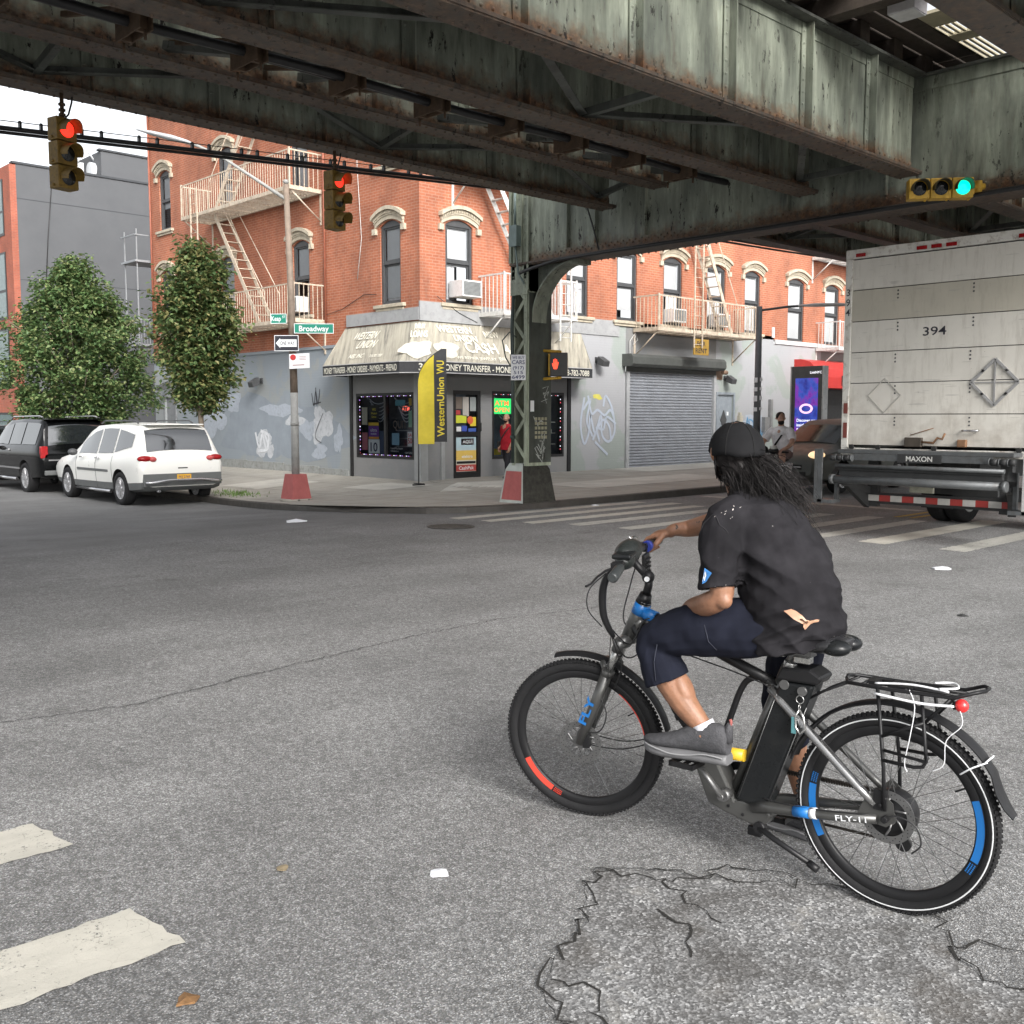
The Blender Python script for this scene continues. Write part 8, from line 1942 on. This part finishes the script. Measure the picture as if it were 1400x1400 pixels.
for x in (-.45,.75):
    m=MB(); m.lathe([(.30+.03*cos(2*pi*j/8),.03*sin(2*pi*j/8)) for j in range(8)],(x,0,.33),(0,1,0),32,True,True); w=m.build('wheel',M_TYRE,b2); m=MB(); m.cyl((x,-.05,.33),(x,.05,.33),.06)
    for j in range(12): m.tube([(x,0,.33),(x+.28*cos(2*pi*j/12),0,.33+.28*sin(2*pi*j/12))],.003,4)
    m.build('spokes',M_SPOKE,w)
m=MB(); m.tube([(.62,0,.95),(.66,0,.75),(.75,0,.33)],[.03,.03,.02]); m.tube([(.66,0,.75),(.15,0,.35),(-.45,0,.33)],.028); m.tube([(.15,0,.35),(-.05,0,.88)],.022); m.tube([(.64,0,.82),(.0,0,.75),(-.45,0,.33)],.02); m.build('frame',M_SATIN,b2)
m=MB(); m.tube([(.60,0,.95),(.57,0,1.05),(.52,.25,1.05),(.46,.32,1.05)],.016); m.tube([(.57,0,1.05),(.52,-.25,1.05),(.46,-.32,1.05)],.016); m.ell((.62,.10,1.08),(.08,.10,.06)); m.ell((.62,-.10,1.10),(.07,.09,.07)); m.box(.6,.75,-.12,.12,.92,1.02); m.build('handlebar',M_SATIN,b2)
m=MB(); m.ell((-.05,0,.90),(.14,.09,.05)); m.build('saddle',M_SATIN,b2)
m=MB(); m.ell((.58,.0,.98),(.10,.16,.06)); m.ell((.66,.12,1.14),(.05,.07,.04)); m.build('handlebar_bag',pm('cloth_cream',(.5,.5,.48),.8,0,.3,14),b2)
m=MB(); q=[(.42,.20,.52),(.62,.20,.50),(.62,.34,.52),(.42,.34,.55)]; m.box8([(.40,.22,.50),(.66,.20,.48),(.64,.36,.50),(.42,.36,.52),(.38,.20,.80),(.66,.18,.78),(.68,.40,.76),(.40,.40,.80)]); tag(m.build('shopping_bag',pm('white_bag',(.62,.62,.64),.6,0,.1,8),None,.03,(CX,CY,.06),CRZ),'white carrier bag hanging from the loaded bicycle handlebar','bag')
# faint tattoo marks on the outstretched forearm, seams on the shirt
r=random.Random(2); m=MB()
for k in range(16):
    p=V((.80+.17*r.random(),-.24,1.27)); ok,c_,n_,_=rider.closest_point_on_mesh(p+V((0,.06,r.uniform(-.03,.05)))); a=n_.orthogonal().normalized()*r.uniform(.002,.006); b=n_.cross(a).normalized()*r.uniform(.002,.006); c_=c_+n_*.0008
    m.add([c_-a,c_-b,c_+a*1.3,c_+b],[(0,1,2,3)])
m.build('tattoo',pm('tattoo_ink',(.07,.05,.04),.6),rider)
m=MB(); q=[]
for k in range(15):
    an=radians(-100+20*k*.95); p=V((.560+.105*cos(an),.185,1.33-.0)) ; p=V((.562+.10*cos(an),.17+.03*sin(an),1.30+.10*sin(an)))+V((0,.12,0)); ok,c_,n_,_=shirt.closest_point_on_mesh(p); q.append(c_+n_*.0012)
m.tube(q,.0016,4); m.build('sleeve_seam',pm('black_seam',(.022,.021,.024),.9),shirt)
# ================================================================ CAMERA, LIGHT
cam=bpy.data.cameras.new('camera'); co=bpy.data.objects.new('camera',cam); COL.objects.link(co)
co.location=(-13.12,-13.44,1.70); co.rotation_euler=(radians(90-5.3),0,radians(46.3-90))
cam.sensor_width=36; cam.lens=36; cam.clip_end=2000; cam.clip_start=.05
S.camera=co
SUN_EL=31; SUN_AZ=250   # azimuth measured counter-clockwise from +X: light comes from behind the camera
w=bpy.data.worlds.new('World'); S.world=w; w.use_nodes=True; nt=w.node_tree
bg=nt.nodes['Background']; sky=nt.nodes.new('ShaderNodeTexSky'); sky.sky_type='NISHITA'; sky.sun_disc=False
sky.sun_elevation=radians(SUN_EL); sky.sun_rotation=radians(90-SUN_AZ); sky.air_density=1.; sky.dust_density=3.; sky.ozone_density=1.
hs=nt.nodes.new('ShaderNodeHueSaturation'); hs.inputs['Saturation'].default_value=.16
nt.links.new(sky.outputs[0],hs.inputs['Color']); nt.links.new(hs.outputs[0],bg.inputs[0]); bg.inputs[1].default_value=.15
sl=bpy.data.lights.new('sun','SUN'); sl.energy=1.7; sl.angle=radians(24); sl.color=(1,.965,.92)
so=bpy.data.objects.new('sun',sl); COL.objects.link(so)
d=V((cos(radians(SUN_AZ))*cos(radians(SUN_EL)),sin(radians(SUN_AZ))*cos(radians(SUN_EL)),sin(radians(SUN_EL))))
so.rotation_euler=d.to_track_quat('Z','Y').to_euler(); so.location=(0,-30,40)
S.view_settings.view_transform='Standard'; S.view_settings.look='None'; S.view_settings.exposure=1.08; S.view_settings.gamma=1
S.cycles.max_bounces=8; S.cycles.diffuse_bounces=4; S.cycles.transparent_max_bounces=16
